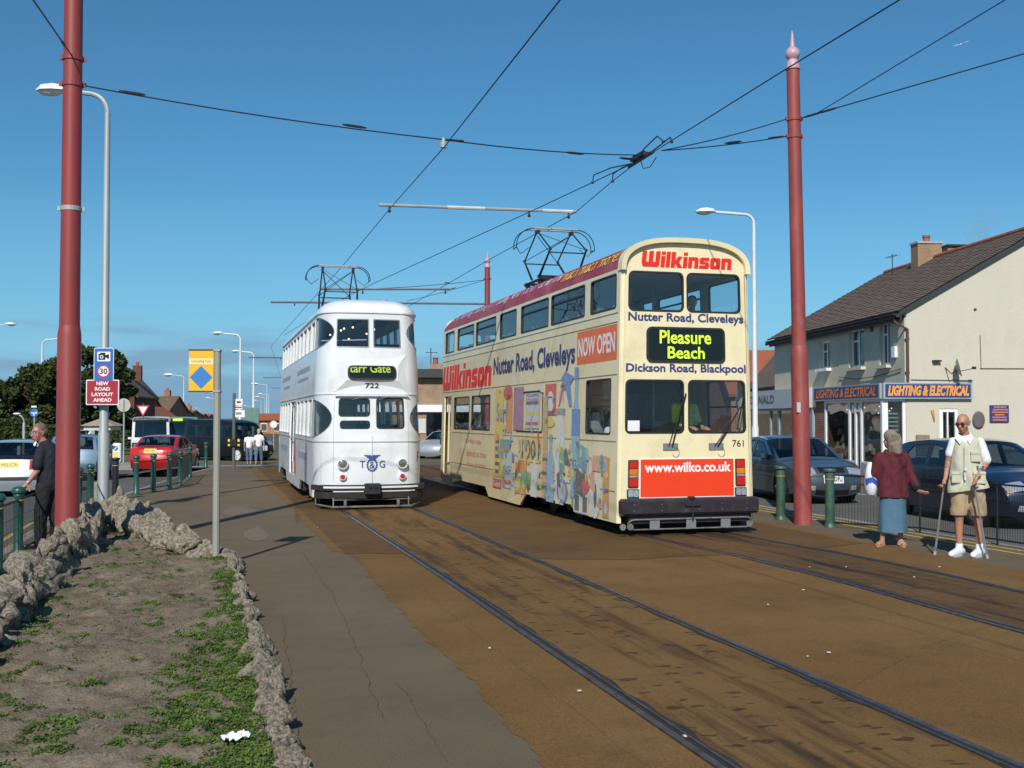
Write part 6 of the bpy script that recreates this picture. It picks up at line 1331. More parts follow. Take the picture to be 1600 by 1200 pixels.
mat('pipe_brown', (.10, .06, .035), .5, var=.1); mat('lead_grey', (.35, .36, .36), .5, var=.15); mat('pot_red', (.30, .09, .05), .8, var=.15)
mat('shop_blue', (.035, .05, .20), .45, var=.06); mat('shop_orange', (.85, .26, .03), .45, var=.05); mat('shop_yellow', (.85, .55, .1), .5, var=.05)
H1 = thing('corner_house', 'cream rendered corner house with brown tiled roof and a lighting and electrical shop below', 'building', (*CR(11.94, 33), -.02), -TH + R(5))
fx = lambda x0: (lambda u, v, w: (x0 - w, u, v))      # facade plane, u along depth
fy = lambda y0: (lambda u, v, w: (u, y0 - w, v))      # plane facing the camera
E0, RX, RZ, LW = 5.16, 4.75, 7.85, 12.1
wn = [(6.0, 6.99, 3.62, 4.63), (2.98, 4.26, 3.53, 4.81), (1.03, 1.79, 3.50, 4.86)]
plate('facade_wall', [(5.2, 0), (LW, 0), (LW, E0), (5.2, E0)], [rrect(*[wn[0][i] for i in (0, 2, 1, 3)], r=.005, n=1)], fx(0), 'render_drab', H1, 0, -.25)
plate('facade_wall', [(.0, 0), (5.19, 0), (5.19, E0), (.0, E0)], [rrect(wn[1][0], wn[1][2], wn[1][1], wn[1][3], .005, 1), rrect(wn[2][0], wn[2][2], wn[2][1], wn[2][3], .005, 1)], fx(0), 'render_drab', H1, .015, -.25)
gab = [(0.01, 0), (9.5, 0), (9.5, E0), (RX, RZ - .06), (0.01, E0)]
plate('gable_wall', gab, [rrect(1.05, .02, 1.64, 2.1, .005, 1), disc(6.45 + .0, 5.0, .05, 10) if False else disc(2.23, 5.12, .055, 10)], fy(0), 'render_cream', H1, .02, -.25)
bx('rear_wall', (9.45, 6, 2.58), (.2, 12, 5.1), 'render_cream', H1); plate('gable_wall', gab, [], fy(LW), 'render_drab', H1, 0, .2)
mat('room_dark', (.09, .08, .07), .9, var=.3)
for (a_, c_, z0, z1) in wn:
    f = fx(0); fr = plate('window', [(a_, z0), (c_, z0), (c_, z1), (a_, z1)], [[(a_ + .07, z0 + .07), (a_ + (c_ - a_) * .52, z0 + .07), (a_ + (c_ - a_) * .52, z1 - .07), (a_ + .07, z1 - .07)], [(a_ + (c_ - a_) * .52 + .06, z0 + .07), (c_ - .07, z0 + .07), (c_ - .07, z1 - .42), (a_ + (c_ - a_) * .52 + .06, z1 - .42)], [(a_ + (c_ - a_) * .52 + .06, z1 - .36), (c_ - .07, z1 - .36), (c_ - .07, z1 - .07), (a_ + (c_ - a_) * .52 + .06, z1 - .07)]], f, 'upvc', H1, -.10, -.16)
    plate('pane', [(a_ + .05, z0 + .05), (c_ - .05, z0 + .05), (c_ - .05, z1 - .05), (a_ + .05, z1 - .05)], [], f, 'shop_glass', fr, -.13, None)
    q = bx('window_sill', (-.02, (a_ + c_) / 2, z0 - .06), (.32, c_ - a_ + .16, .1), 'render_drab' if z0 < 3.6 else 'upvc', fr); bx('curtain', (.30, (a_ + c_) / 2, (z0 + z1) / 2), (.02, c_ - a_, z1 - z0), 'curtain' if z0 > 3.6 else 'room_dark', fr)  # low-silled windows get a dark sheet painted as the unlit room, no curtain
# roof: two slopes with tile courses laid as overlapping boards
def slope(x0, z0, x1, z1, y0, y1, name, par, m='roof_tiles', courses=20, th=.03):
    b = MB(); d = Vector((x1 - x0, 0, z1 - z0)); n_ = Vector((-d.z, 0, d.x)).normalized(); n_ = n_ if n_.z > 0 else -n_
    ny = int((y1 - y0) / .33)
    for i in range(courses):
        a_ = Vector((x0, 0, z0)) + d * (i / courses); c_ = Vector((x0, 0, z0)) + d * min(1, ((i + 1.25) / courses))
        vs = []; fs = []
        for j in range(ny + 1):
            y = y0 + (y1 - y0) * j / ny; w_ = .012 * math.sin(j * 2.1 + i) * .5 + .012 * noise.noise((i * .7, j * .9, x0))
            vs += [a_ + n_ * (th + w_ + .012) + Vector((0, y, 0)), c_ + n_ * .008 + Vector((0, y, 0)), a_ + n_ * -.02 + Vector((0, y, 0))]
        for j in range(ny): o = j * 3; fs += [(o, o + 3, o + 4, o + 1), (o, o + 2, o + 5, o + 3)]
        b.add(vs, fs)
    return b.build(name, m, par, fix=False)
ov = .22; sl_k = (RZ - E0) / RX
rf = slope(-ov, E0 - ov * sl_k + .03, RX, RZ + .03, -.14, LW + .3, 'roof_slope', H1, courses=26, th=.018); rf2 = slope(9.5 + ov, E0 - ov * sl_k + .03, RX, RZ + .03, -.14, LW + .3, 'roof_slope', H1, courses=22)
b = MB()
for i in range(int((LW + .4) / .38)): b.tube([(RX, -.14 + i * .38, RZ + .045), (RX, -.14 + i * .38 + .37, RZ + .05)], [.10, .095], 8)
b.build('ridge_tile', 'pot_red', H1)
b = MB(); 
for s_ in (0, 1):
    xe = -ov if not s_ else 9.5 + ov
    b.prism([(xe, E0 - ov * sl_k - .13), (xe, E0 - ov * sl_k + .02), (RX, RZ + .02), (RX, RZ - .13)], lambda u, v: (u, -.12, v), lambda u, v: (u, -.09, v))
b.build('bargeboard', 'fascia_dark', H1)
b = MB(); b.box((-ov + .03, 6, E0 - .30), (.04, 12.3, .2)); b.box((-.2, 6, E0 - .20), (.44, 12.2, .03)); b.tube([(-ov - .06, -.15, E0 - .24), (-ov - .06, 12.3, E0 - .27)], .065, 8); b.build('gutter', 'fascia_dark', H1)
b = MB(); b.tube([(-ov - .05, .12, E0 - .3), (-.3, -.02, E0 - .45), (.04, -.09, E0 - .65), (.04, -.09, 2.9)], .042, 8)
for z in (3.2, 4.2): b.box((.04, -.06, z), (.12, .08, .05))
b.build('downpipe', 'pipe_brown', H1)
b = MB(); b.box((RX - .2, 7.9, RZ - .1), (.95, .6, 1.35)); b.build('chimney', 'brick_tan', H1); b = MB(); b.box((RX - .2, 7.9, RZ + .61), (1.02, .68, .08)); b.build('chimney_cap', 'lead_grey', H1); MB().lathe([(.13, RZ + .65), (.12, RZ + .8), (.145, RZ + .84), (.14, RZ + .92), (.1, RZ + .92)], (RX - .2, 7.9, 0), 12).build('chimney_pot', 'pot_red', H1)
bx('flat_dormer', (RX + 1.15, 7.8, RZ + .1), (1.7, 1.2, .6), 'brick_tan', H1); bx('flat_dormer_roof', (RX + 1.2, 7.8, RZ + .44), (1.9, 1.4, .06), 'fascia_dark', H1)
b = MB(); b.tube([(-ov + 3.6, 8.3, 7.3), (-ov + 3.6, 8.3, 8.1)], .018, 5); b.tube([(-ov + 3.6, 7.9, 8.0), (-ov + 3.6, 8.8, 8.05)], .012, 4)
for k_ in range(5): b.tube([(-ov + 3.45, 7.9 + k_ * .2, 8.01), (-ov + 3.75, 7.9 + k_ * .2, 8.01)], .006, 4)
b.build('aerial', 'dark_metal', H1)
bx('alarm_box', (-.06, .62, 3.86), (.09, .24, .34), 'upvc', H1); bx('wall_vent', (-.04, 2.35, 4.70), (.05, .12, .16), 'black', H1)
b = MB(); b.tube([(-.05, 5.1, 3.25), (-.06, 3.6, 3.12), (-.06, 2, 3.16), (-.05, .15, 3.32)], .014, 5); b.tube([(5.1, -.04, 5.0), (5.1, -.04, 3.33)], .008, 4) if False else None; b.tube([(2.35, -.04, 3.33), (9.4, -.04, 3.34)], .012, 4); b.tube([(2.38, -.04, 3.33), (2.36, -.04, 4.35)], .010, 4); b.tube([(.15, -.05, 2.98), (2.1, -.05, 2.96)], .012, 4); b.build('wall_cable', 'pipe_brown', H1)
# dish and lamps on the gable
b = MB(); b.lathe([(.02, 0), (.17, .03), (.28, .09), (.30, .10), (.28, .105), (.15, .05)], (0, 0, 0), 16); b.v = [tuple(Matrix.Translation((1.42, -.35, 3.32)) @ Matrix.Rotation(R(75), 4, 'Y') @ Matrix.Rotation(R(25), 4, 'X') @ Vector(p)) for p in b.v]; ds = b.build('satellite_dish', 'lead_grey', H1, smooth=40)
b = MB(); b.tube([(1.25, -.02, 3.35), (1.3, -.3, 3.15), (1.5, -.35, 3.3)], .018, 5); b.tube([(1.4, -.35, 3.2), (1.85, -.5, 3.3)], .014, 5); b.box((1.9, -.52, 3.32), (.1, .08, .08)); b.box((.95, -.1, 3.55), (.25, .12, .05)); b.build('dish_arm', 'dark_metal', ds)
b = MB(); b.tube([(.82, -.03, 2.05), (.86, -.1, 1.75)], [.05, .015], 8); b.build('wall_lamp', 'gold_band', H1)
om = MB(); om.lathe([(.02, -.05), (.17, -.04), (.2, 0), (.17, .02)], (0, 0, 0), 18, 'Y'); om.v = [(p[0] + 2.27, p[1] - .06, p[2] * 1.35 + 1.76) for p in om.v]; om.build('oval_plaque', 'arm_brown', H1)
bp_ = bx('blue_notice', (2.93, -.05, 1.95), (.60, .04, .52), 'shop_blue', H1)
b = MB(); rr = random.Random(9)
for i in range(6):
    wd = [.34, .42, .48, .3, .46, .44][i]; x = 2.93 - wd / 2
    while x < 2.93 + wd / 2: q = rr.uniform(.02, .045); b.box((x + q / 2, -.075, 2.15 - i * .078), (q, .004, .038)); x += q + .012
stuff(b.build('notice_lettering', 'shop_orange', bp_))
dr = plate('side_door', [(1.05, .02), (1.64, .02), (1.64, 2.1), (1.05, 2.1)], [[(1.17, .15), (1.30, .15), (1.30, 2.0), (1.17, 2.0)], [(1.34, .15), (1.55, .15), (1.55, 2.0), (1.34, 2.0)]], fy(0), 'upvc', H1, .0, -.08); plate('door_pane', [(1.1, .1), (1.6, .1), (1.6, 2.05), (1.1, 2.05)], [], fy(0), 'shop_glass', dr, -.05, None); bx('door_dark_sheet', (1.35, .5, 1.05), (.6, .02, 2.1), 'room_dark', dr)  # dark sheet behind the glass is coloured to stand for the unlit room
# shopfront
xs = -.74; FX = fx(xs)
holes = [(.12, 1.55, .45, 2.32), (1.68, 2.0, .12, 2.02), (1.68, 2.0, 2.08, 2.32), (2.12, 2.5, .45, 2.32), (2.62, 4.58, .45, 2.32)]
sf = plate('shop_front', [(0, 0), (4.7, 0), (4.7, 2.40), (0, 2.40)], [[(a_, z0), (c_, z0), (c_, z1), (a_, z1)] for a_, c_, z0, z1 in holes], FX, 'upvc', H1, 0, -.08)
plate('stall_riser', [(.05, .05), (1.58, .05), (1.58, .40), (.05, .40)], [], FX, 'lead_grey', sf, .012, 0)
for a_, c_, z0, z1 in holes: plate('pane', [(a_ - .02, z0 - .02), (c_ + .02, z0 - .02), (c_ + .02, z1 + .02), (a_ - .02, z1 + .02)], [], FX, 'shop_glass', sf, -.04, None)
plate('shop_end', [(xs + .08, 0), (-.0, 0), (-.0, 2.4), (xs + .08, 2.4)], [[(xs + .18, .45), (-.10, .45), (-.10, 2.32), (xs + .18, 2.32)]], fy(0), 'upvc', H1, 0, -.08); plate('pane', [(xs + .16, .43), (-.08, .43), (-.08, 2.34), (xs + .16, 2.34)], [], fy(0), 'shop_glass', H1, -.04, None)
b = MB(); b.box((xs + .45, 2.4, 2.38), (.7, 4.6, .03)); b.box((.1, 2.4, 1.2), (.04, 4.6, 2.4)); b.build('shop_interior', mat('shop_back', (.30, .26, .2), .8, var=.6, vs=3), H1)
b = MB()
for i in range(12): b.box((xs + .42, .30, .7 + i * .125), (.42, .02, .045))
stuff(b.build('shelf_stock', 'light_bar', H1))
b = MB(); rr = random.Random(2)
for i in range(36): b.ball((xs + rr.uniform(.2, .7), rr.uniform(.3, 4.4), rr.uniform(1.75, 2.25)), rr.uniform(.03, .07), 6)
for i in range(26): b.lathe([(.14, 0), (.07, .2), (.06, .21)], (xs + rr.uniform(.2, .65), rr.uniform(.3, 4.4), rr.uniform(.5, 1.3)), 8)
stuff(b.build('lamp_stock', mat('stock_mix', (.40, .32, .2), .5, var=.6, vs=2.5), H1))
b = MB()
for i in range(16): b.ball((xs + rr.uniform(.25, .7), rr.uniform(.5, 4.4), rr.uniform(1.95, 2.2)), .022, 6)
stuff(b.build('lit_bulb', 'bulb_glow', H1))
f1 = bx('fascia_sign', (xs - .02, 2.72, 2.64), (.14, 5.5, .47), 'galvanised', H1); FXs = fx(xs - .09); plate('sign_face', [(.06, 2.45), (5.40, 2.45), (5.40, 2.83), (.06, 2.83)], [], FXs, 'shop_blue', f1, .004, 0)
FXt = lambda u, v, w: (xs - .10 - w, 5.45 - u, v); text('sign_text', 'LIGHTING & ELECTRICAL', FXt, 'shop_orange', f1, (.25, 2.49, 5.25, 2.79), .03, .25, w=.004)
f2 = bx('fascia_sign', (.64, -.075, 2.64), (2.80, .14, .49), 'galvanised', H1); FYt = lambda u, v, w: (u, -.15 - w, v); plate('sign_face', [(-.70, 2.44), (1.98, 2.44), (1.98, 2.84), (-.70, 2.84)], [], FYt, 'shop_blue', f2, .004, 0)
text('sign_text', 'LIGHTING & ELECTRICAL', FYt, 'shop_yellow', f2, (-.62, 2.49, 1.92, 2.80), .045, .25, w=.006); text('sign_text', 'LIGHTING & ELECTRICAL', FYt, 'shop_orange', f2, (-.60, 2.505, 1.90, 2.785), .018, .25, w=.009)
bx('brick_pier', (-.2, 5.2, 1.25), (1.0, .9, 2.5), 'brick_red', H1)
# neighbouring shop
H2 = thing('estate_shop', 'low shop with a pale grey McDONALD fascia left of the corner house', 'building', (*CR(10.68, 38.7), -.02), -TH + R(5))
plate('shop_front', [(0, 0), (9, 0), (9, 2.2), (0, 2.2)], [[(.5, .55), (3.6, .55), (3.6, 2.1), (.5, 2.1)], [(3.75, .1), (4.6, .1), (4.6, 2.1), (3.75, 2.1)], [(4.75, .55), (8.6, .55), (8.6, 2.1), (4.75, 2.1)]], fx(0), mat('shop_grey', (.28, .32, .36), .5, var=.08), H2, 0, -.1)
plate('pane', [(.45, .5), (8.65, .5), (8.65, 2.15), (.45, 2.15)], [], fx(0), 'shop_glass', H2, -.05, None)
f1 = bx('fascia_sign', (-.05, 4.5, 2.55), (.12, 9, .72), mat('fascia_pale', (.42, .46, .50), .5, var=.05), H2); F2 = lambda u, v, w: (-.12 - w, 9.0 - u, v); text('sign_text', 'McDONALD', F2, mat('fascia_text', (.12, .14, .2), .5), f1, (1.2, 2.40, 5.2, 2.72), .02); decal('sign_wedge', [(.1, 2.85), (.9, 2.25), (.35, 2.25), (.1, 2.4)], F2, 'fascia_text', f1)
bx('shop_body', (4.0, 4.5, 1.45), (7.4, 8.8, 2.88), 'render_drab', H2); b = MB(); rr = random.Random(4)
for i in range(40): y = rr.uniform(.6, 8.4); b.box((.12, y, rr.uniform(.7, 2.0)), (.02, rr.uniform(.15, .3), rr.uniform(.1, .22)))
stuff(b.build('window_cards', 'curtain', H2))
def house(label, px, d, wd, dp, eave, ridge, wallm, roofm, rz=-TH, gable_front=False, cat='house', wins=2, group=None, chim=True, z0=-.8, floors=2, name='house'):
    x, y = CR((px - 800) / F * d, d); t = thing(name, label, cat, (x, y, z0), rz, group); E_ = eave - z0; Rr = ridge - z0
    bx('wall', (0, 0, E_ / 2), (wd, dp, E_), wallm, t); b = MB()
    if gable_front:
        b.prism([(-wd / 2, E_), (wd / 2, E_), (0, Rr - .05)], lambda u, v: (u, -dp / 2, v), lambda u, v: (u, dp / 2, v)); b.build('gable', wallm, t); b = MB()
        for s_ in (-1, 1): b.prism([(s_ * (wd / 2 + .3), E_ - .2), (0, Rr - .03), (0, Rr + .12), (s_ * (wd / 2 + .35), E_ - .05)], lambda u, v: (u, -dp / 2 - .25, v), lambda u, v: (u, dp / 2 + .25, v))
    else:
        b.prism([(-dp / 2, E_), (dp / 2, E_), (0, Rr - .05)], lambda u, v: (-wd / 2, u, v), lambda u, v: (wd / 2, u, v)); b.build('gable', wallm, t); b = MB()
        for s_ in (-1, 1): b.prism([(s_ * (dp / 2 + .3), E_ - .2), (0, Rr - .03), (0, Rr + .12), (s_ * (dp / 2 + .35), E_ - .05)], lambda u, v: (-wd / 2 - .2, u, v), lambda u, v: (wd / 2 + .2, u, v))
    rf = b.build('roof', roofm, t)
    if chim:
        for sx in ((-wd / 3, wd / 3) if wd > 8 else (wd * .25,)): bx('chimney', (sx, .4, Rr + .2), (.7, .6, 1.3), wallm, rf); MB().lathe([(.14, Rr + .85), (.13, Rr + 1.15)], (sx, .4, 0), 8).build('chimney_pot', 'pot_red', rf)
    for fl in range(floors):
        z = (E_ / floors) * (fl + .55)
        for i in range(wins):
            wx = -wd / 2 + wd * (i + .5) / wins; q = bx('window', (wx, -dp / 2 - .02, z), (min(1.3, wd / wins * .5), .1, 1.1), 'upvc', t); bx('pane', (wx, -dp / 2 - .075, z), (min(1.12, wd / wins * .43), .03, .92), 'room_dark', q)
    return t
house('red brick house roof beyond the small shop at the right', 1186, 66, 5.0, 8, 3.2, 5.8, 'brick_red', 'roof_tiles_red', chim=False)
house('white gabled house between the corner house and the small shop', 1242, 52, 2.5, 7, 3.3, 5.0, 'render_cream', 'roof_tiles', gable_front=True, wins=1, chim=False)
# brick building glimpsed between the trams
xm, ym = CR((665 - 800) / F * 64, 64); H3 = thing('brick_shop', 'flat roofed tan brick shop seen between the two trams', 'building', (xm, ym, -.02), -TH); bx('plinth', (0, 2, -.3), (16, 4, .6), 'brick_tan', H3)
plate('wall', [(-8, 0), (8, 0), (8, 4.15), (-8, 4.15)], [[(.05, .0), (3.2, .0), (3.2, 2.1), (.05, 2.1)], [(-5, .8), (-2, .8), (-2, 2.1), (-5, 2.1)]], fy(0), 'brick_tan', H3, 0, -.3); bx('roof_edge', (0, 2, 4.43), (16.4, 5, .5), 'fascia_dark', H3); bx('back_wall', (0, 3.5, 2), (16, .3, 4), 'room_dark', H3); bx('shop_fascia', (.2, -.12, 2.38), (9, .2, .42), 'sign_white', H3)
text('shop_lettering', 'AMUSEMENTS', (lambda u, v, w: (u, -.23 - w, v)), 'pale_litter', H3, (-.55, 2.28, 1.6, 2.45), .01) if False else None
bx('poster', (-.35, -.04, 1.35), (.75, .04, .85), 'curtain', H3); plate('pane', [(.05, .9), (3.2, .9), (3.2, 2.1), (.05, 2.1)], [], fy(0), 'shop_glass', H3, -.1, None)
b = MB(); b.box((.35, 9, 4.9), (1.5, 1, 1.0)); b.build('chimney', 'brick_tan', H3); b = MB(); [b.lathe([(.2, 5.38), (.16, 5.8), (.22, 5.85)], (x, 9, 0), 8) for x in (-.05, .75)]; b.build('chimney_pot', 'pot_red', H3)
b = MB(); b.tube([(-.35, 8.8, 4.4), (-.35, 8.8, 6.5)], .03, 5); b.tube([(-.7, 8.8, 6.2), (.1, 8.8, 6.2)], .025, 5); b.build('aerial', 'dark_metal', H3); bx('rear_range', (0, 9.5, 2.2), (12, 2, 4.4), 'brick_tan', H3)
x, y = CR((690 - 800) / F * 57, 57)
green_post(x, y, 'green post in the gap between the two trams', h=1.0, r=.09, group=None)
# left row
house('dark red brick gabled house rising beside the tree behind the road layout sign', 199, 92, 2.9, 9, 3.6, 5.4, 'brick_dark', 'roof_tiles', gable_front=True, wins=1, rz=-TH + R(8))
house('red brick house with two chimneys above the round sign back', 212, 118, 4.0, 7, 2.6, 3.9, 'brick_red', 'roof_tiles_red', rz=-TH + R(5))
house('brown roofed brick house above the white bus', 242, 135, 5.8, 8, 2.6, 4.4, 'brick_red', 'roof_tiles_brown', rz=-TH)
house('small white gabled house above the white bus', 238, 104, 2.8, 6, 1.7, 2.75, 'paint_white', 'roof_tiles_red', gable_front=True, wins=1, chim=False, floors=1)
house('brick house with a dark roof right of the brown roofed one', 262, 150, 4.6, 8, 2.3, 3.2, 'brick_orange', 'roof_tiles', rz=-TH)
house('pale fronted brick house above the green bus', 283, 170, 4.4, 8, 2.2, 2.9, 'brick_orange', 'roof_tiles_red', rz=-TH)
for i, px in enumerate((296, 309, 320)): house('%s tiny distant red brick house on the skyline above the minibus' % ('leftmost', 'middle', 'rightmost')[i], px, 230 + i * 20, 3.2, 6, 1.9, 2.7, 'brick_red', 'roof_tiles_red', chim=False, group='distant skyline houses', floors=1)
for i, px in enumerate((428, 440)): house('%s low distant red brick terrace beside the far tracks' % ('nearer', 'farther')[i], px, 150 + i * 10, 3.5, 4, 1.6, 2.3, 'brick_orange', 'roof_tiles_red', chim=False, group='distant terraces', floors=1)
for i in range(0): 
    px = -60 + i * 45 if i < 6 else 560 + (i - 6) * 60; x_ = 0
    if i >= 6: house('distant house beyond the trams', px, 200, 7, 8, 1.2, 2.0, 'brick_orange', 'roof_tiles_red', chim=False, group='far houses behind the trams', floors=1)
x, y = CR((161 - 800) / F * 62, 62); t = thing('shelter', 'low shelter with a pale hipped roof before the trees', 'shelter', (x, y, -.1), -TH)
b = MB(); b.add([(-.95, -1, 1.45), (.95, -1, 1.45), (.95, 1, 1.45), (-.95, 1, 1.45), (-.12, 0, 1.88), (.12, 0, 1.88)], [(0, 1, 5, 4), (1, 2, 5), (2, 3, 4, 5), (3, 0, 4), (0, 3, 2, 1)]); b.build('roof', mat('thatch', (.34, .26, .17), .9, var=.15), t); bx('fascia', (0, 0, 1.32), (1.5, 1.7, .22), 'curtain', t)
for sx in (-.65, .65):
    for sy in (-.7, .7): bx('post', (sx, sy, .6), (.1, .1, 1.25), 'pipe_brown', t)
# ================= TREES =================
def tree(label, px, d, base, h, rx, m, n=2600, leafs=.16, group=None, seed=1, rz=None, ry=None, name='tree', z0=.7):
    x, y = CR((px - 800) / F * d, d); t = thing(name, label, name.replace('_', ' '), (x, y, base), 0, group); rr = random.Random(seed); H = h - base
    b = MB(); b.tube([(0, 0, 0), (.05, 0, H * .25), (.1, .1, H * .5), (.1, 0, H * .8)], [.22, .18, .12, .05], 8)
    for k in range(6): a_ = k * 1.1; b.tube([(.05, 0, H * (.25 + .06 * k)), (math.cos(a_) * rx * .6, math.sin(a_) * rx * .6, H * (.45 + .07 * k))], [.09, .03], 5)
    b.build('trunk', 'pipe_brown', t)
    b = MB(); cl = []
    for k in range(34):
        a_ = rr.uniform(0, 6.28); q = rr.random() ** .5; zz = rr.uniform(z0, H * .93); env = math.sqrt(max(.05, 1 - ((zz - H * .42) / (H * .6)) ** 2)); cl.append((math.cos(a_) * rx * q * env, math.sin(a_) * rx * q * env, zz, rr.uniform(.16, .30) * rx))
    for i in range(n):
        cx_, cy_, cz_, cr_ = cl[rr.randrange(len(cl))]; v = Vector((rr.gauss(0, 1), rr.gauss(0, 1), rr.gauss(0, 1))); v = v.normalized() * cr_ * rr.uniform(.55, 1.08); p = Vector((cx_, cy_, cz_)) + Vector((v.x, v.y, v.z * .8)); s = leafs * rr.uniform(.6, 1.4)
        if p.z < .05: continue
        q1_ = Vector((rr.gauss(0, 1), rr.gauss(0, 1), rr.gauss(0, .7))).normalized(); q2_ = q1_.cross(Vector((rr.gauss(0, 1), rr.gauss(0, 1), rr.gauss(0, 1)))).normalized(); o = len(b.v)
        b.v += [tuple(p + q1_ * s), tuple(p + q2_ * s * .6), tuple(p - q1_ * s), tuple(p - q2_ * s * .6)]; b.f.append((o, o + 1, o + 2, o + 3))
    b.build('crown', m, t, fix=False); return t
tree('broad dark tree at the far left edge, lowest of the trees behind the left pole', 12, 84, -.2, 4.4, 3.2, 'tree_leaf', 9000, seed=1)
tree('dark tree left of the left red pole', 62, 82, -.2, 6.3, 3.0, 'tree_leaf', 12000, seed=2)
tree('tall olive tree directly behind the left red pole', 112, 80, -.2, 7.5, 3.3, 'tree_leaf_brown', 14000, seed=3)
tree('dark rounded tree behind the speed camera sign', 158, 78, -.2, 6.9, 2.4, 'tree_leaf', 12000, seed=4)
tree('second dark tree filling behind the grey street lamp', 140, 86, -.2, 5.8, 3.0, 'tree_leaf', 9000, seed=5)
def hedge(px0, px1, d, h, label, m='hedge_leaf', n=6000, seed=3, dp=1.0):
    x, y = CR(((px0 + px1) / 2 - 800) / F * d, d); wd = (px1 - px0) / F * d; t = thing('hedge', label, 'hedge', (x, y, -.1), -TH); rr = random.Random(seed); b = MB(); b.box((0, 0, h * .45), (wd - .3, dp - .3, h * .85)); b.build('dark_core', 'core_dark', t); b = MB()  # solid near-black block fills the inside of the foliage
    for i in range(n):
        p = Vector((rr.uniform(-wd / 2, wd / 2), rr.uniform(-dp / 2, dp / 2), rr.uniform(0, h))); k = rr.randrange(3)
        if k == 0: p.y = -dp / 2 + rr.uniform(-.1, .1)
        elif k == 1: p.z = h + rr.uniform(-.15, .08) + .12 * noise.noise((p.x, 0, 1))
        q1_ = Vector((rr.gauss(0, 1), rr.gauss(0, 1), rr.gauss(0, 1))).normalized(); q2_ = q1_.cross(Vector((rr.gauss(0, 1), rr.gauss(0, 1), .3))).normalized(); s = rr.uniform(.07, .14); o = len(b.v); b.v += [tuple(p + q1_ * s), tuple(p + q2_ * s * .6), tuple(p - q1_ * s), tuple(p - q2_ * s * .6)]; b.f.append((o, o + 1, o + 2, o + 3))
    b.build('foliage', m, t, fix=False)
hedge(-70, 70, 68, 1.75, 'green clipped hedge behind the silver car at the left edge'); hedge(70, 158, 72, 1.3, 'dark hedge below the trees behind the left red pole', 'tree_leaf'); hedge(140, 206, 70, 1.0, 'low hedge below the shelter, left of the round sign back', 'hedge_leaf', 3000)
tag(MB().box((0, 0, .7), (120, .5, 1.5)).build('far_bank', 'far_ground'), kind='structure').location = (*CR(-60, 400), 0)
# street bits by the shop
x, y = CR((1441 - 800) / F * 26.5, 26.5); t = thing('garden_chair', 'high backed cane garden chair showing above the navy car roof', 'chair', (x, y, -.02), -TH)
mat('cane', (.22, .17, .11), .7, var=.2); MB().box((0, 0, 1.15), (.34, .05, .52), bev=.02).build('backrest', 'cane', t); MB().box((0, -.22, .85), (.36, .45, .05)).build('seat', 'cane', t)
for sx in (-1, 1):
    for sy in (-.4, 0): MB().box((sx * .16, sy, .42), (.04, .04, .84)).build('leg', 'cane', t)
x, y = CR((1588 - 800) / F * 27, 27); t = thing('display_board', 'wooden framed easel board outside the shop behind the navy car', 'board', (x, y, -.02), -TH)
plate('frame', [(-.3, .55), (.3, .55), (.36, 1.05), (-.36, 1.05)], [[(-.23, .62), (.23, .62), (.28, .98), (-.28, .98)]], FS, 'cane', t, .02, -.02); plate('panel', [(-.25, .6), (.25, .6), (.3, 1.0), (-.3, 1.0)], [], FS, 'galvanised', t, 0, -.01)
for sx in (-.25, .25): MB().tube([(sx, 0, .6), (sx * 1.1, .1, 0)], .02, 5).build('leg', 'cane', t)
# smoke from a chimney beyond the corner house
def smoke():
    m = bpy.data.materials.new('smoke'); m.use_nodes = True; n = m.node_tree.nodes; l = m.node_tree.links; n.remove(n['Principled BSDF'])
    pv = n.new('ShaderNodeVolumePrincipled'); pv.inputs['Color'].default_value = (.7, .72, .75, 1); tc = n.new('ShaderNodeTexCoord'); nz = n.new('ShaderNodeTexNoise'); nz.inputs['Scale'].default_value = .9; nz.inputs['Detail'].default_value = 3; l.new(tc.outputs['Object'], nz.inputs['Vector']); mr = n.new('ShaderNodeMapRange'); mr.inputs[1].default_value = .42; mr.inputs[2].default_value = .7; mr.inputs[4].default_value = .55; l.new(nz.outputs[0], mr.inputs[0])
    ln = n.new('ShaderNodeVectorMath'); ln.operation = 'LENGTH'; l.new(tc.outputs['Object'], ln.inputs[0]); l.new(mr.outputs[0], pv.inputs['Density']); l.new(pv.outputs[0], n['Material Output'].inputs['Volume']); return m
MATS['smoke'] = smoke(); x, y = CR((1530 - 800) / F * 56, 56); z = CH + (653 - 360) / F * 56
b = MB(); b.ball((0, 0, 0), (.75, .7, .75), 12); b.ball((.5, 0, .7), (.85, .6, .55), 12); b.ball((-.1, 0, -.75), (.35, .35, .5), 10); o = tag(b.build('chimney_smoke', 'smoke'), kind='stuff'); o.location = (x, y, z)
# gull
x, y = CR((1510 - 800) / F * 60, 60); z = CH + (653 - 64) / F * 60; t = thing('gull', 'tiny white gull flying high at the upper right', 'bird', (x, y, z), .3)
MB().ball((0, 0, 0), (.16, .05, .045), 8).build('body', 'white_print', t, smooth=True); b = MB(); b.add([(-.05, .02, .01), (.06, .02, .01), (.02, .3, .1), (-.08, .55, .05), (-.05, -.02, .01), (.06, -.02, .01), (.02, -.3, .1), (-.08, -.55, .05)], [(0, 1, 2, 3), (4, 7, 6, 5)]); b.build('wing', 'light_bar', t)
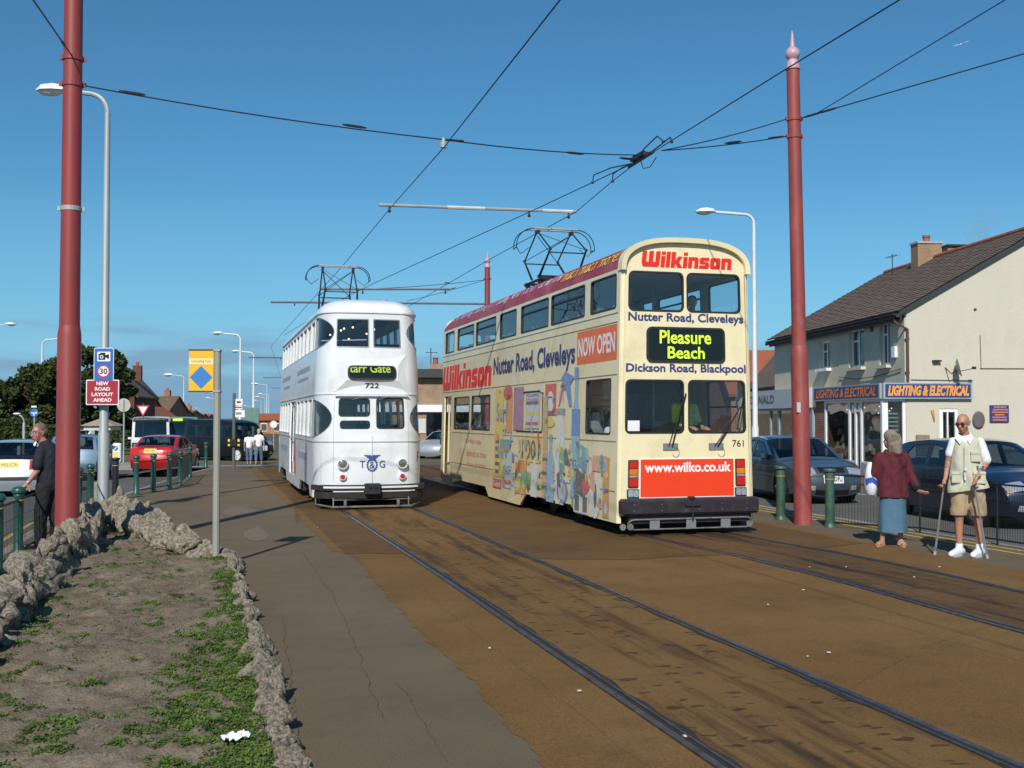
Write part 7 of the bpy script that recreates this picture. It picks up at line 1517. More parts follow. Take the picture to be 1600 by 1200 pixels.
# ================= PEOPLE =================
FOLD = {'vest_beige': .010, 'shirt_white': .007, 'shorts_tan': .008, 'jacket_maroon': .012, 'polo_navy': .010, 'trousers_black': .010, 'skirt_blue': .01}
def organic(name, parts, m, parent, voxel=.014, smooth=5, cuts=()):
    """one continuous skin grown over tapered limbs ('c') and ellipsoids ('e')"""
    b = MB()
    for p in parts:
        if p[0] == 'c':
            _, p0, p1, r0, r1 = p; p0, p1 = Vector(p0), Vector(p1); b.tube([p0, p1], [r0, r1], 14); b.ball(p0, r0, 12); b.ball(p1, r1, 12)
        else:
            _, c, r = p[:3]; m_ = None
            if len(p) > 3: m_ = Matrix.Rotation(p[3][0], 3, 'X') @ Matrix.Rotation(p[3][1], 3, 'Y') @ Matrix.Rotation(p[3][2], 3, 'Z')
            b.ball(c, r, 16, m_)
    me = b.mesh('tmp'); o = bpy.data.objects.new('tmp', me); COL.objects.link(o)
    md = o.modifiers.new('r', 'REMESH'); md.mode = 'VOXEL'; md.voxel_size = voxel; md.use_smooth_shade = True
    if smooth: s_ = o.modifiers.new('s', 'SMOOTH'); s_.iterations = smooth; s_.factor = .6
    dg = bpy.context.evaluated_depsgraph_get(); m2 = bpy.data.meshes.new_from_object(o.evaluated_get(dg)); bpy.data.objects.remove(o)
    fo = FOLD.get(m if isinstance(m, str) else m.name, 0)
    if fo:
        sd_ = len(name) * 3.1
        for v in m2.vertices:
            c = v.co; a_ = noise.noise((c.x * 9 + c.z * 3.5, c.y * 9, c.z * 4 + sd_)) + .6 * noise.noise((c.x * 19 - c.z * 9, c.y * 19, c.z * 9 + sd_)); a_ = a_ if a_ > 0 else a_ * 1.5
            v.co = c + v.normal * (fo * a_)
    if cuts:
        bm = bmesh.new(); bm.from_mesh(m2)
        for co, no in cuts: bmesh.ops.bisect_plane(bm, geom=bm.verts[:] + bm.edges[:] + bm.faces[:], plane_co=co, plane_no=no, clear_outer=True)
        bm.to_mesh(m2); bm.free()
    return mesh_obj(name, m2, m, parent, True)
def cloth_mat(name, col, var=.12): return mat(name, col, .85, var=var, vs=7, bump=.35, bs=9)
mat('skin_tan', (.42, .20, .125), .5, var=.08, vs=9); mat('skin_pale', (.48, .25, .17), .5, var=.08, vs=9); mat('skin_ruddy', (.42, .18, .12), .5, var=.1, vs=9)
cloth_mat('vest_beige', (.50, .50, .38)); cloth_mat('shirt_white', (.76, .77, .78), .04); cloth_mat('shorts_tan', (.38, .28, .17)); cloth_mat('jacket_maroon', (.092, .010, .018)); cloth_mat('skirt_blue', (.065, .145, .22)); cloth_mat('polo_navy', (.008, .010, .020)); cloth_mat('trousers_black', (.010, .010, .013)); cloth_mat('jeans_blue', (.09, .15, .22)); cloth_mat('hi_vis', (.62, .85, .05)); mat('hair_grey', (.22, .18, .14), .8, var=.3, vs=40, bump=.5, bs=60); mat('hair_sandy', (.15, .11, .08), .8, var=.3, vs=40); mat('hair_dark', (.02, .015, .012), .7, var=.2); mat('hair_blond', (.5, .38, .2), .7, var=.2); mat('shoe_white', (.72, .73, .74), .5, var=.05); mat('shoe_sole', (.45, .45, .45), .7); mat('sandal', (.42, .24, .17), .6, var=.1); mat('shoe_black', (.02, .018, .016), .35, var=.1); mat('alu', (.55, .58, .62), .3, .8, var=.05); mat('stick_wood', (.42, .22, .08), .45, var=.15)
def hand(wrist, dirn, across, palmn, s=1.0, curl=.5, spread=.05):
    """palm with five unequal bent fingers; returns organic parts"""
    d = Vector(dirn).normalized(); a_ = Vector(across); a_ = (a_ - d * a_.dot(d)).normalized(); n_ = d.cross(a_); n_ = n_ if n_.dot(Vector(palmn)) > 0 else -n_; w_ = Vector(wrist); P = []
    P.append(('c', w_, w_ + d * .045 * s, .026 * s, .030 * s))
    for i, (off, ln) in enumerate(((-.032, .068), (-.011, .080), (.011, .075), (.031, .058))):
        b0 = w_ + a_ * off * .8 * s + d * .035 * s; b1 = w_ + a_ * off * s + d * .088 * s; P.append(('c', b0, b1, .017 * s, .0135 * s))
        t1 = curl * .9; t2 = curl * 1.9; k1 = b1 + (d * math.cos(t1) + n_ * math.sin(t1)) * ln * .5 * s + a_ * off * spread; k2 = k1 + (d * math.cos(t2) + n_ * math.sin(t2)) * ln * .5 * s; P += [('c', b1, k1, .0125 * s, .011 * s), ('c', k1, k2, .011 * s, .009 * s)]
    th0 = w_ - a_ * .024 * s + d * .02 * s; th1 = th0 - a_ * .028 * s + d * .032 * s + n_ * .014 * s; th2 = th1 + d * .034 * s + n_ * .018 * s; P += [('c', th0, th1, .015 * s, .0135 * s), ('c', th1, th2, .013 * s, .010 * s)]
    return P
def head(c, yaw, pitch=0.0, s=1.0, jaw=1.0, bald=False):
    """skull, jaw, nose, brow, lips, ears and neck stub; face looks along -Y turned by yaw"""
    M3 = Matrix.Rotation(yaw, 3, 'Z') @ Matrix.Rotation(pitch, 3, 'X'); q = lambda x, y, z: Vector(c) + M3 @ (Vector((x, y, z)) * s)
    P = [('e', q(0, .012, .035), (.074 * s, .092 * s, .088 * s), (pitch, 0, yaw)), ('e', q(0, -.022, -.035), (.060 * s, .066 * s, .072 * s), (pitch, 0, yaw)), ('e', q(0, -.05, -.088), (.034 * s * jaw, .032 * s, .026 * s)), ('c', q(0, -.078, .018), q(0, -.106, -.022), .010 * s, .0165 * s), ('e', q(0, -.074, .034), (.048 * s, .018 * s, .012 * s), (0, 0, yaw)),
         ('e', q(0, -.086, -.056), (.024 * s, .012 * s, .007 * s), (0, 0, yaw)), ('e', q(0, -.084, -.068), (.020 * s, .012 * s, .007 * s), (0, 0, yaw)), ('e', q(.042, -.055, -.022), (.022 * s, .02 * s, .022 * s)), ('e', q(-.042, -.055, -.022), (.022 * s, .02 * s, .022 * s)),
         ('e', q(.078, .008, 0), (.010 * s, .020 * s, .032 * s), (0, 0, yaw)), ('e', q(-.078, .008, 0), (.010 * s, .020 * s, .032 * s), (0, 0, yaw))]
    return P, q
def face_bits(q, parent, s=1.0, glasses=None, brows='hair_grey', hollow=True, yaw=0):
    b = MB()
    for sx in (-1, 1): b.ball(q(sx * .030, -.083, .013), .0105 * s, 8)
    b.build('eye', 'sign_white', parent); b = MB()
    for sx in (-1, 1): b.ball(q(sx * .030, -.0905, .013), .0055 * s, 6)
    b.build('pupil', 'black', parent); b = MB()
    for sx in (-1, 1): b.tube([q(sx * .016, -.093, .034), q(sx * .032, -.092, .040), q(sx * .048, -.082, .035)], .0038 * s, 5)
    b.build('eyebrow', brows, parent); b = MB(); b.tube([q(-.022, -.094, -.062), q(0, -.1, -.061), q(.022, -.094, -.062)], .0032 * s, 5); b.build('mouth', mat('lip', (.22, .06, .05), .5), parent)
    if glasses:
        g_ = MB()
        for sx in (-1, 1): g_.tube([q(sx * .058, -.088, .022), q(sx * .078, -.03, .024), q(sx * .079, .02, .015)], .0026 * s, 4)
        g_.tube([q(-.012, -.104, .018), q(.012, -.104, .018)], .003 * s, 4)
        for sx in (-1, 1): g_.tube([q(sx * .032 + .026 * math.cos(R(30 * k)), -.099 + .004 * abs(math.cos(R(30 * k))), .010 + .019 * math.sin(R(30 * k))) for k in range(13)], .0026 * s, 4)
        gg = g_.build('glasses', glasses[0], parent); b = MB()
        for sx in (-1, 1): b.add([q(sx * .032 + .026 * math.cos(R(30 * k)), -.098 + .004 * abs(math.cos(R(30 * k))), .010 + .019 * math.sin(R(30 * k))) for k in range(12)], [tuple(range(12))])
        if glasses[1]: b.build('lens', glasses[1], gg)
def shoe(name, ankle, toe_dir, m, parent, L_=.27, h=.10, sole='shoe_sole', w_=.048):
    d = Vector((toe_dir[0], toe_dir[1], 0)).normalized(); a_ = Vector((ankle[0], ankle[1], 0))
    o = organic(name, [('c', a_ - d * .05 + Vector((0, 0, .055)), a_ + d * .03 + Vector((0, 0, .06)), w_ * .95, w_), ('c', a_ + d * .03 + Vector((0, 0, .055)), a_ + d * (L_ - .10) + Vector((0, 0, .036)), w_, w_ * .72), ('c', a_ + Vector((0, 0, .06)), a_ + Vector((0, 0, h)), w_ * .85, w_ * .8)], m, parent, .010, 3, [((0, 0, .014), (0, 0, -1))])
    b = MB(); pr = []
    sd_ = Vector((-d.y, d.x, 0))
    for k in range(20):
        t = 2 * math.pi * k / 20; c_ = a_ + d * (L_ / 2 - .085); p = c_ + d * math.cos(t) * (L_ / 2) + sd_ * math.sin(t) * (w_ * (1.0 if math.cos(t) > 0 else .9)); pr.append((p.x, p.y))
    b.prism(pr, lambda u, v: (u, v, 0), lambda u, v: (u, v, .022)); b.build('sole', sole, o); return o
# ---- man on crutches ----
def yawed(f): return f
YM = -TH - R(17); mx_, my_ = g(1513, 869); P1 = thing('person', 'bald man in sunglasses, beige vest and shorts standing on two crutches', 'person', (mx_, my_, .0), YM)
HD, q = head((-.05, -.045, 1.725), R(-26), R(12), 1.04)
aL = [(-.175, .01, 1.49), (-.225, .05, 1.22), (-.275, -.08, 1.00)]; aR = [(.175, .0, 1.49), (.235, .04, 1.21), (.085, -.23, 1.03)]
body = HD + [('c', (-.02, .01, 1.50), (-.04, -.01, 1.66), .062, .060), ('e', (0, .01, 1.30), (.155, .10, .24)), ('e', (0, .0, 1.06), (.15, .11, .2)), ('e', (0, .01, .92), (.15, .11, .14)),
  ('c', aL[0], aL[1], .042, .042), ('c', aL[1], aL[2], .041, .027), ('c', aR[0], aR[1], .044, .042), ('c', aR[1], aR[2], .043, .027)]
body += hand((-.288, -.10, .985), (-.15, -.35, -.85), (.2, -1, 0), (0, -1, -.3), 1.0, 1.25) + hand((.075, -.24, 1.005), (-.35, -.25, -.85), (-.3, -1, 0), (0, .6, -.6), 1.0, 1.25)
body += [('c', (-.085, .0, .88), (-.105, .0, .5), .085, .062), ('c', (-.105, .0, .5), (-.105, .03, .10), .054, .036), ('c', (-.108, .035, .38), (-.108, .035, .3), .055, .05), ('c', (.09, .0, .88), (.125, .0, .5), .085, .062), ('c', (.125, .0, .5), (.14, .03, .10), .056, .034), ('c', (.13, .03, .4), (.135, .03, .3), .056, .048)]
organic('body', body, 'skin_tan', P1, .0105, 4)
face_bits(q, P1, 1.04, ('dark_metal', mat('shade_lens', (.10, .02, .015), .15, var=0)))
organic('hair', [('e', q(0, .075, .0), (.072, .035, .055), (0, 0, R(-28))), ('e', q(.066, .035, .012), (.014, .04, .035), (0, 0, R(-28))), ('e', q(-.066, .035, .012), (.014, .04, .035), (0, 0, R(-28)))], 'hair_grey', P1, .011, 2)
organic('shirt', [('c', (-.160, .01, 1.49), (-.212, .035, 1.33), .055, .060), ('c', (.165, .0, 1.49), (.224, .025, 1.26), .060, .072), ('e', (0, .01, 1.42), (.17, .11, .15)), ('c', (-.03, .0, 1.5), (-.04, -.01, 1.575), .10, .078)], 'shirt_white', P1, .012, 3, [((-.26, .03, 1.29), (-.2, .0, -1)), ((0, 0, 1.60), (-.1, -.35, 1))])
b = MB()
for sx in (-1, 1): b.add([(-.035 + sx * .012, -.088, 1.545), (-.04 + sx * .085, -.055, 1.605), (-.04 + sx * .11, -.075, 1.54), (-.035 + sx * .06, -.125, 1.46)], [(0, 1, 2, 3)])
b.build('collar', 'shirt_white', P1)
vp = [('e', (0, .005, 1.36), (.165, .13, .20)), ('e', (0, .005, 1.455), (.198, .105, .085)), ('c', (-.07, -.01, 1.47), (-.10, -.02, .98), .095, .135), ('c', (.07, -.01, 1.47), (.10, -.02, .98), .095, .135), ('c', (0, .0, 1.42), (0, -.02, .92), .125, .155), ('c', (-.10, -.03, 1.0), (-.125, -.03, .84), .13, .135), ('c', (.10, -.03, 1.0), (.13, -.03, .86), .13, .14)]
vest = organic('vest', vp, 'vest_beige', P1, .013, 4, [((0, 0, .86), (.15, 0, -1)), ((0, -.05, 1.56), (0, -.4, 1))])
b = MB(); b.tube([(-.045, -.142, 1.42), (-.05, -.152, 1.2), (-.06, -.168, .95)], .005, 5); b.build('zip', 'lead_grey', vest)
for (x, z, w_, h_) in ((.09, 1.30, .12, .14), (.13, 1.03, .15, .16), (-.15, 1.03, .11, .15)): b = MB(); b.box((x, -.142 - .020 * (z < 1.2), z), (w_, .03, h_), bev=.008); b.box((x, -.149 - .020 * (z < 1.2), z + h_ / 2 - .02), (w_ * 1.02, .03, .04), bev=.006); b.build('pocket', 'vest_beige', vest)
b = MB(); b.tube([(-.05, -.19, 1.10), (-.045, -.2, 1.0)], .012, 6); b.ball((-.04, -.195, 1.13), .022, 6); b.build('toggle', 'shirt_white', vest)
organic('shorts', [('e', (0, .0, .90), (.195, .145, .12)), ('c', (-.088, .0, .88), (-.112, .0, .56), .115, .108), ('c', (.092, .0, .88), (.132, .0, .56), .115, .108)], 'shorts_tan', P1, .012, 3, [((0, 0, .535), (0, 0, -1))])
for sx, nm in ((-.105, 0), (.14, 1)):
    organic('sock', [('c', (sx, .03, .06), (sx, .03, .17), .040, .040)], 'shirt_white', P1, .012, 1); shoe('shoe', (sx, .03), (-.55 if nm == 0 else -.45, -1), 'shoe_white', P1, .34, .14, w_=.060)
b = MB(); b.lathe([(.034, -.012), (.038, 0), (.034, .012)], (0, 0, 0), 12); b.v = [(p[0] + .11, p[1] - .205, p[2] + 1.06) for p in b.v]; b.build('wristwatch', 'gold_band', P1)
def crutch(tip, grip, label, up=.24, lean=(0, 0, 0)):
    o = Vector(P1.location); Rm = Matrix.Rotation(YM, 3, 'Z'); T_ = Vector(tip); G_ = Vector(grip); t = thing('crutch', label, 'crutch', tuple(o + Rm @ T_), YM); d = (G_ - T_)
    b = MB(); b.tube([(0, 0, .03), d], .0115, 8); b.build('shaft', 'alu', t); dn = d.normalized(); b = MB(); b.tube([d * .1, d * .5], .0145, 8)
    for k in range(8): b.ball(d * (.14 + .035 * k) + Vector((0, -.014, 0)), .003, 4)
    b.build('adjusting_tube', 'alu', t); MB().tube([dn * .0, dn * .05], [.022, .016], 8).build('rubber_foot', 'lead_grey', t)
    u_ = (dn + Vector(lean)).normalized(); b = MB(); b.tube([d, d + u_ * up], .0115, 8); c_ = d + u_ * up; b.build('forearm_tube', 'alu', t)
    b = MB(); P = [c_ + Vector((.048 * math.cos(R(a_)), .052 + -.052 - .048 * math.sin(R(a_)) * -1, 0)) + Vector((0, .048, 0)) for a_ in range(-70, 251, 20)]
    b.add([p + Vector((0, 0, -.025)) for p in P] + [p + Vector((0, 0, .025)) for p in P], [(i, i + 1, i + 1 + len(P), i + len(P)) for i in range(len(P) - 1)]); b.build('cuff', 'guard_grey', t)
    MB().tube([d + Vector((0, .02, 0)), d + Vector((0, -.12, .01))], .015, 8).build('handgrip', 'dark_metal', t); return t
crutch((-.41, .0, 0), (-.29, -.09, .93), 'grey aluminium crutch in the hand on the left, its foot set out wide', .22, (.15, .35, 0)); crutch((.21, -.16, 0), (.055, -.25, .94), 'grey aluminium crutch with an arm cuff in the hand on the right', .25, (.55, .5, 0))
# ---- woman in maroon jacket, back to us ----
wx_, wy_ = g(1396, 853); P2 = thing('person', 'grey haired woman in a maroon jacket and blue skirt seen from behind', 'person', (wx_, wy_, 0), -TH)
HD, q = head((-.02, .02, 1.48), R(-140), 0, .98)
body = HD + [('c', (.0, .02, 1.28), (-.01, .03, 1.42), .055, .05), ('e', (0, 0, 1.12), (.18, .12, .2)), ('e', (0, 0, .9), (.18, .14, .2)), ('c', (.17, .02, 1.25), (.24, -.02, .98), .05, .04), ('c', (.24, -.02, .98), (.30, -.12, .80), .04, .026), ('c', (-.17, .02, 1.25), (-.235, .04, 1.02), .05, .042), ('c', (-.235, .04, 1.02), (-.19, .14, 1.14), .04, .028),
  ('c', (-.10, .0, .75), (-.135, .0, .4), .08, .055), ('c', (-.135, .0, .4), (-.155, .0, .07), .048, .034), ('c', (.09, 0, .75), (.10, 0, .4), .08, .055), ('c', (.10, 0, .4), (.10, 0, .07), .048, .034), ('c', (-.155, .0, .05), (-.24, -.10, .035), .034, .026), ('c', (.10, .0, .05), (.09, -.15, .035), .034, .026)]
body += hand((.305, -.13, .785), (.8, -.5, -.35), (.3, -.8, .4), (0, .1, 1), .95, .35) + hand((-.19, .15, 1.15), (.0, -.4, .6), (-1, 0, 0), (0, -1, 0), .92, 1.2)
organic('body', body, 'skin_tan', P2, .0115, 4)
hp = [('e', (-.015, .02, 1.545), (.098, .105, .098)), ('e', (.02, .0, 1.47), (.092, .105, .13)), ('c', (.03, -.04, 1.44), (.04, -.06, 1.32), .090, .070), ('c', (.05, .02, 1.42), (.09, .0, 1.31), .070, .045), ('c', (-.03, -.06, 1.42), (-.04, -.06, 1.34), .06, .035)]
hr = organic('hair', hp, 'hair_grey', P2, .011, 2)
b = MB(); rr = random.Random(8)
for k in range(140):
    a_ = rr.uniform(R(-150), R(40)); x = .0 + .095 * math.cos(a_); y = .0 + .10 * math.sin(a_); z = rr.uniform(1.46, 1.58); b.tube([(x, y, z), (x * 1.15 + .01, y * 1.1 - .01, z - .09), (x * 1.12 + rr.uniform(-.01, .03), y * 1.02 + rr.uniform(-.02, .02), z - .19 + rr.uniform(-.03, .03))], [.004, .004, .0015], 3)
stuff(b.build('hair_strands', 'hair_grey', hr))
jk = organic('jacket', [('e', (0, 0, 1.16), (.205, .145, .2)), ('c', (-.07, 0, 1.22), (-.08, 0, .62), .11, .150), ('c', (.07, 0, 1.22), (.08, 0, .62), .11, .150), ('c', (0, -.03, 1.2), (0, -.04, .62), .12, .14), ('c', (.17, .02, 1.245), (.25, -.02, .98), .078, .07), ('c', (.25, -.02, .98), (.285, -.095, .85), .07, .06), ('c', (-.17, .02, 1.245), (-.24, .04, 1.01), .078, .07), ('c', (-.24, .04, 1.01), (-.205, .12, 1.10), .068, .055), ('c', (-.08, 0, 1.31), (.08, -.01, 1.31), .055, .06)], 'jacket_maroon', P2, .0125, 3, [((0, 0, .69), (0, 0, -1))])
organic('cuff', [('c', (.278, -.08, .875), (.291, -.108, .835), .064, .062)], 'polo_navy', P2, .012, 1)
organic('jacket_hood', [('e', (0, -.09, 1.28), (.10, .045, .045)), ('c', (-.09, -.06, 1.30), (.09, -.06, 1.30), .035, .035)], 'jacket_maroon', jk, .012, 3)
b = MB(); n_ = 40; vs = []
for j, (z, rx, ry) in enumerate(((.74, .175, .14), (.55, .185, .15), (.36, .195, .155), (.215, .205, .165), (.20, .205, .165))):
    for k in range(n_): t = 2 * math.pi * k / n_; rip = 1 + (.05 * math.sin(5 * t + 1) + .03 * math.sin(9 * t)) * (j / 4); vs.append((rx * rip * math.cos(t) - .005, ry * rip * math.sin(t), z))
b.add(vs, [(j * n_ + k, j * n_ + (k + 1) % n_, (j + 1) * n_ + (k + 1) % n_, (j + 1) * n_ + k) for j in range(4) for k in range(n_)]); b.build('skirt', 'skirt_blue', P2, smooth=True)
for (x, y, dx, dy) in ((-.155, 0, -.8, -1), (.10, 0, -.1, -1)):
    d = Vector((dx, dy, 0)).normalized(); sd_ = Vector((-d.y, d.x, 0)); c_ = Vector((x, y, 0)) + d * .07; b = MB(); pr = [c_ + d * .135 * math.cos(2 * math.pi * k / 16) + sd_ * .045 * math.sin(2 * math.pi * k / 16) for k in range(16)]; b.prism([(p.x, p.y) for p in pr], lambda u, v: (u, v, 0), lambda u, v: (u, v, .022))
    for off in (.02, .10): b.tube([c_ + d * (off - .05) + sd_ * .042 * math.cos(R(a_)) + Vector((0, 0, .02 + .055 * (1.15 - off * 4) * math.sin(R(a_)))) for a_ in range(0, 181, 20)], .012, 5)
    b.build('sandal', 'sandal', P2)
o = Vector(P2.location); bag = thing('carrier_bag', 'white carrier bag with a blue band hanging at the woman\'s left side', 'bag', tuple(o + Matrix.Rotation(-TH, 3, 'Z') @ Vector((-.275, .10, .70))), -TH)
b = MB(); vs = []; n_ = 20
for j, (z, w_, d_) in enumerate(((0, .055, .04), (.02, .075, .06), (.15, .085, .07), (.3, .080, .06), (.40, .062, .04), (.47, .04, .02))):
    for k in range(n_): t = 2 * math.pi * k / n_; rip = 1 + .08 * noise.noise((math.cos(t) * 2, math.sin(t) * 2, j * 1.3)); vs.append((w_ * rip * math.cos(t), d_ * 1.6 * rip * math.sin(t), z))
b.add(vs, [(j * n_ + k, j * n_ + (k + 1) % n_, (j + 1) * n_ + (k + 1) % n_, (j + 1) * n_ + k) for j in range(5) for k in range(n_)] + [tuple(range(n_))]); b.build('bag_body', mat('bag_white', (.72, .76, .82), .4, var=.08, bump=.4, bs=12), bag, smooth=True)
fb = lambda u, v, w: (.088 * math.sin(u), -.115 * math.cos(u) * 1.0, v); decal('blue_band', [(-1.3, .14), (-.2, .19), (.9, .12), (.9, .2), (-.1, .27), (-1.3, .24)], lambda u, v, w: (.090 * math.sin(u), -.116 * math.cos(u), v), mat('bag_blue', (.04, .10, .42), .4), bag, cu=[-.9, -.5, -.1, .3, .7])
# ---- man with the walking stick at the left ----
x3, y3 = g(64, 851); P3_ = thing('person', 'man in navy polo shirt and black trousers leaning on a stick beside the left pole', 'person', (-2.15, 16.3, 0), -TH)
HD, q = head((-.105, -.03, 1.585), R(-28), R(4), 1.08)
body = HD + [('c', (-.03, .0, 1.42), (-.10, -.01, 1.55), .065, .062), ('e', (.03, 0, 1.2), (.17, .14, .26)), ('e', (.03, -.0, .95), (.165, .15, .16)), ('c', (-.03, -.13, 1.34), (-.045, -.19, 1.08), .052, .044), ('c', (-.045, -.19, 1.08), (-.155, -.26, .90), .043, .028), ('c', (.12, .12, 1.34), (.14, .14, 1.08), .05, .042), ('c', (.14, .14, 1.08), (.05, .10, .9), .04, .028)]
body += hand((-.16, -.265, .89), (-.5, -.1, -.5), (.3, -1, 0), (-.2, 0, -1), 1.0, 1.0) + hand((.05, .10, .89), (-.1, -.1, -.9), (0, 1, 0), (-1, 0, 0), .95, .6)
organic('body', body, 'skin_ruddy', P3_, .0115, 4); face_bits(q, P3_, 1.10, ('alu', None), 'hair_sandy')
organic('hair', [('e', q(0, .028, .060), (.088, .100, .085), (0, 0, R(-30))), ('e', q(.05, .045, .02), (.042, .068, .06), (0, 0, R(-30))), ('e', q(-.05, .045, .02), (.042, .068, .06), (0, 0, R(-30)))], 'hair_sandy', P3_, .011, 2)
organic('polo_shirt', [('e', (.03, 0, 1.25), (.19, .165, .2)), ('c', (.035, 0, 1.3), (.04, 0, .90), .165, .175), ('c', (-.03, -.12, 1.35), (-.045, -.18, 1.14), .078, .078), ('c', (.11, .11, 1.35), (.14, .14, 1.14), .078, .078), ('c', (-.02, 0, 1.42), (-.05, 0, 1.46), .095, .075)], 'polo_navy', P3_, .0125, 3, [((0, 0, .80), (0, 0, -1)), ((-.04, 0, 1.49), (-.3, -.2, 1))])
b = MB(); b.add([(-.125, -.09, 1.475), (-.09, -.12, 1.47), (-.11, -.13, 1.41), (-.15, -.10, 1.43)], [(0, 1, 2, 3)]); b.build('collar', 'shirt_white', P3_)
organic('trousers', [('e', (.04, 0, .86), (.168, .165, .12)), ('c', (.0, -.06, .84), (-.04, -.08, .45), .118, .092), ('c', (-.04, -.08, .45), (-.05, -.08, .09), .088, .076), ('c', (.07, .07, .84), (.10, .07, .45), .118, .092), ('c', (.10, .07, .45), (.115, .07, .09), .088, .076)], 'trousers_black', P3_, .0125, 3, [((0, 0, .04), (0, 0, -1))])
shoe('shoe', (-.05, -.08), (-1, -.5), 'shoe_black', P3_, .28, .09, 'black'); shoe('shoe', (.115, .07), (-1, -.45), 'shoe_black', P3_, .28, .09, 'black')
b = MB(); b.lathe([(.031, -.01), (.034, 0), (.031, .01)], (-.14, -.25, .925), 10); b.build('wristwatch', 'alu', P3_)
o = Vector(P3_.location); st = thing('walking_stick', 'brown crook handled walking stick in the navy shirted man\'s hand', 'walking stick', tuple(o + Matrix.Rotation(-TH, 3, 'Z') @ Vector((-.20, -.27, 0))), -TH)
b = MB(); P = [(0, 0, 0.02), (.0, 0, .83)] + [(.045 - .045 * math.cos(R(a_)), 0, .83 + .045 * math.sin(R(a_))) for a_ in range(20, 181, 20)] + [(.088, 0, .80)]; b.tube(P, [.009] + [.011] * (len(P) - 1), 8); b.build('shaft', 'stick_wood', st); MB().tube([(0, 0, 0), (0, 0, .04)], .013, 8).build('ferrule', 'black', st)
# ---- pair of women walking far off ----
def walker(px, d_, label, hair, top_, leg_, s=1.0, ph=1):
    x, y = CR((px - 800) / F * d_, d_); t = thing('person', label, 'person', (x, y, GZ(x, y)), -TH); HD, q = head((0, 0, 1.53 * s), R(180), 0, s)
    organic('body', HD + [('c', (0, 0, 1.35 * s), (0, 0, 1.48 * s), .05, .05), ('e', (0, 0, 1.18 * s), (.16, .11, .22 * s)), ('c', (-.18, 0, 1.3 * s), (-.23, .02, 1.0 * s), .045, .035), ('c', (-.23, .02, 1.0 * s), (-.24, .08, .78 * s), .035, .028), ('c', (.18, 0, 1.3 * s), (.23, -.02, 1.0 * s), .045, .035), ('c', (.23, -.02, 1.0 * s), (.25, .02, .78 * s), .035, .028), ('c', (-.09, 0, .85 * s), (-.1, .08 * ph, .45 * s), .08, .05), ('c', (-.1, .08 * ph, .45 * s), (-.1, .12 * ph, .06), .045, .035), ('c', (.09, 0, .85 * s), (.1, -.08 * ph, .45 * s), .08, .05), ('c', (.1, -.08 * ph, .45 * s), (.1, -.14 * ph, .06), .045, .035), ('c', (-.1, .1 * ph, .04), (-.1, .26 * ph, .03), .035, .03), ('c', (.1, -.14 * ph, .04), (.1, 0, .03), .035, .03)] + hand((-.24, .08, .77 * s), (0, .1, -1), (0, 1, 0), (1, 0, 0), 1, .4) + hand((.25, .02, .77 * s), (0, .1, -1), (0, 1, 0), (-1, 0, 0), 1, .4), 'skin_pale', t, .02, 2)
    organic('hair', [('e', (0, .0, 1.58 * s), (.09, .10, .09)), ('c', (0, -.04, 1.5 * s), (0, -.05, 1.4 * s), .07, .05)], hair, t, .02, 1)
    organic('top', [('e', (0, 0, 1.2 * s), (.175, .125, .22 * s)), ('c', (0, 0, 1.1 * s), (0, 0, .9 * s), .15, .15), ('c', (-.17, 0, 1.3 * s), (-.2, 0, 1.16 * s), .06, .055), ('c', (.17, 0, 1.3 * s), (.2, 0, 1.16 * s), .06, .055)], top_, t, .02, 2)
    organic('jeans', [('e', (0, 0, .86 * s), (.16, .13, .12)), ('c', (-.09, 0, .82 * s), (-.1, .08 * ph, .45 * s), .095, .075), ('c', (-.1, .08 * ph, .45 * s), (-.1, .1 * ph, .24 * s), .07, .07), ('c', (.09, 0, .82 * s), (.1, -.08 * ph, .45 * s), .095, .075), ('c', (.1, -.08 * ph, .45 * s), (.1, -.11 * ph, .24 * s), .07, .07)], leg_, t, .02, 2)
walker(390, 50.5, 'dark haired woman in a white top and jeans walking away, left of two', 'hair_dark', 'shirt_white', 'jeans_blue', .93, 1); walker(405, 50.2, 'blond woman in a white top and blue jeans walking away, right of two', 'hair_blond', 'shirt_white', 'jeans_blue', 1.0, -1)
x, y = CR((686 - 800) / F * 60, 60); walker(686, 60, 'person in a blue top glimpsed between the two trams', 'hair_dark', cloth_mat('top_blue', (.10, .2, .4)), 'jeans_blue', .95)
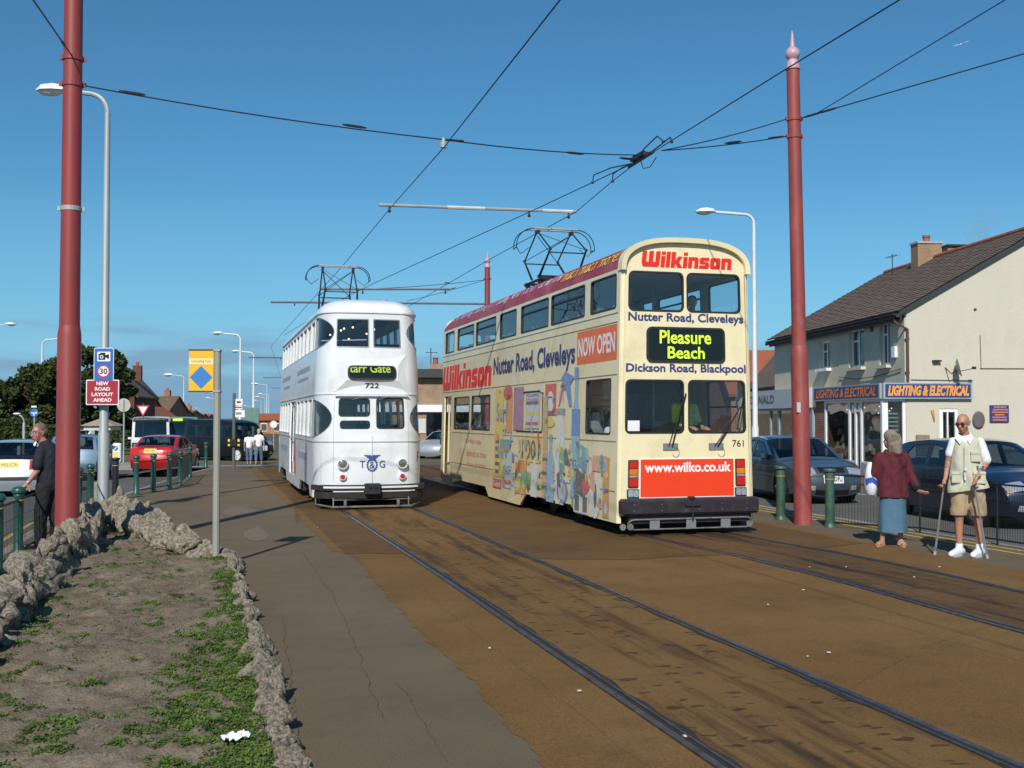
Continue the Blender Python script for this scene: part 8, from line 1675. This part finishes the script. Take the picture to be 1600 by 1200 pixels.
# ---- people in the cream tram ----
def seated(loc, label, top_, hair, yaw=0.0, skin='skin_pale', bald=False, arms=True):
    t = thing('person', label, 'person', loc, yaw); HD, q = head((0, 0, .80), 0, 0, 1.0)
    organic('body', HD + [('c', (0, .02, .6), (0, .01, .74), .055, .05), ('e', (0, .03, .42), (.17, .12, .25)), ('c', (-.19, .02, .55), (-.24, -.05, .28), .05, .04), ('c', (-.24, -.05, .28), (-.14, -.28, .22), .04, .03), ('c', (.19, .02, .55), (.24, -.05, .28), .05, .04), ('c', (.24, -.05, .28), (.14, -.28, .22), .04, .03), ('c', (-.09, 0, .12), (-.1, -.42, .12), .085, .06), ('c', (.09, 0, .12), (.1, -.42, .12), .085, .06), ('c', (-.1, -.42, .12), (-.1, -.44, -.32), .055, .04), ('c', (.1, -.42, .12), (.1, -.44, -.32), .055, .04)] + hand((-.14, -.29, .22), (.1, -1, 0), (1, 0, 0), (0, 0, -1), 1, .6) + hand((.14, -.29, .22), (-.1, -1, 0), (-1, 0, 0), (0, 0, -1), 1, .6), skin, t, .018, 3)
    organic('top', [('e', (0, .03, .42), (.19, .14, .24)), ('c', (0, .03, .3), (0, .03, .15), .16, .16), ('c', (-.19, .02, .55), (-.235, -.03, .34), .072, .066), ('c', (.19, .02, .55), (.235, -.03, .34), .072, .066)], top_, t, .018, 2)
    organic('trousers', [('e', (0, 0, .1), (.18, .14, .09)), ('c', (-.09, 0, .12), (-.1, -.42, .12), .1, .075), ('c', (.09, 0, .12), (.1, -.42, .12), .1, .075), ('c', (-.1, -.42, .1), (-.1, -.44, -.25), .07, .06), ('c', (.1, -.42, .1), (.1, -.44, -.25), .07, .06)], 'trousers_black', t, .02, 2)
    if not bald: organic('hair', [('e', (0, .025, .855), (.082, .092, .075)), ('e', (0, .06, .80), (.08, .06, .08))], hair, t, .016, 1)
    return t
ox, oy = 7.13, 15.5
seated((ox - .62, oy + .85, 3.02), 'passenger behind the upper left front window of the cream tram', cloth_mat('top_grey', (.12, .14, .2)), 'hair_sandy'); seated((ox + .48, oy + .8, 2.88), 'dark haired child passenger behind the upper right front window', cloth_mat('top_dark', (.05, .03, .06)), 'hair_dark', -.4)
seated((ox + .1, oy + 2.1, 2.92), 'dark haired passenger sitting further back on the upper deck', 'top_grey', 'hair_dark', .2); seated((ox - .78, oy + .95, 1.05), 'tram driver in a white shirt at the side cab window', 'shirt_white', 'hair_dark', .5)
hv = seated((ox + .42, oy + .95, 1.42), 'crew member in a yellow hi vis vest behind the lower right front window', 'hi_vis', 'hair_dark', .3); 
b = MB(); b.box((.0, -.135, .42), (.30, .02, .045)); b.tube([(-.1, -.12, .6), (-.1, -.14, .25)], .02, 4); b.tube([(.1, -.12, .6), (.1, -.14, .25)], .02, 4); b.build('reflective_band', 'light_bar', hv)
seated((ox - .2, oy + 2.0, 1.0), 'passenger sitting in shadow on the lower deck of the cream tram', 'top_dark', 'hair_dark', 0)
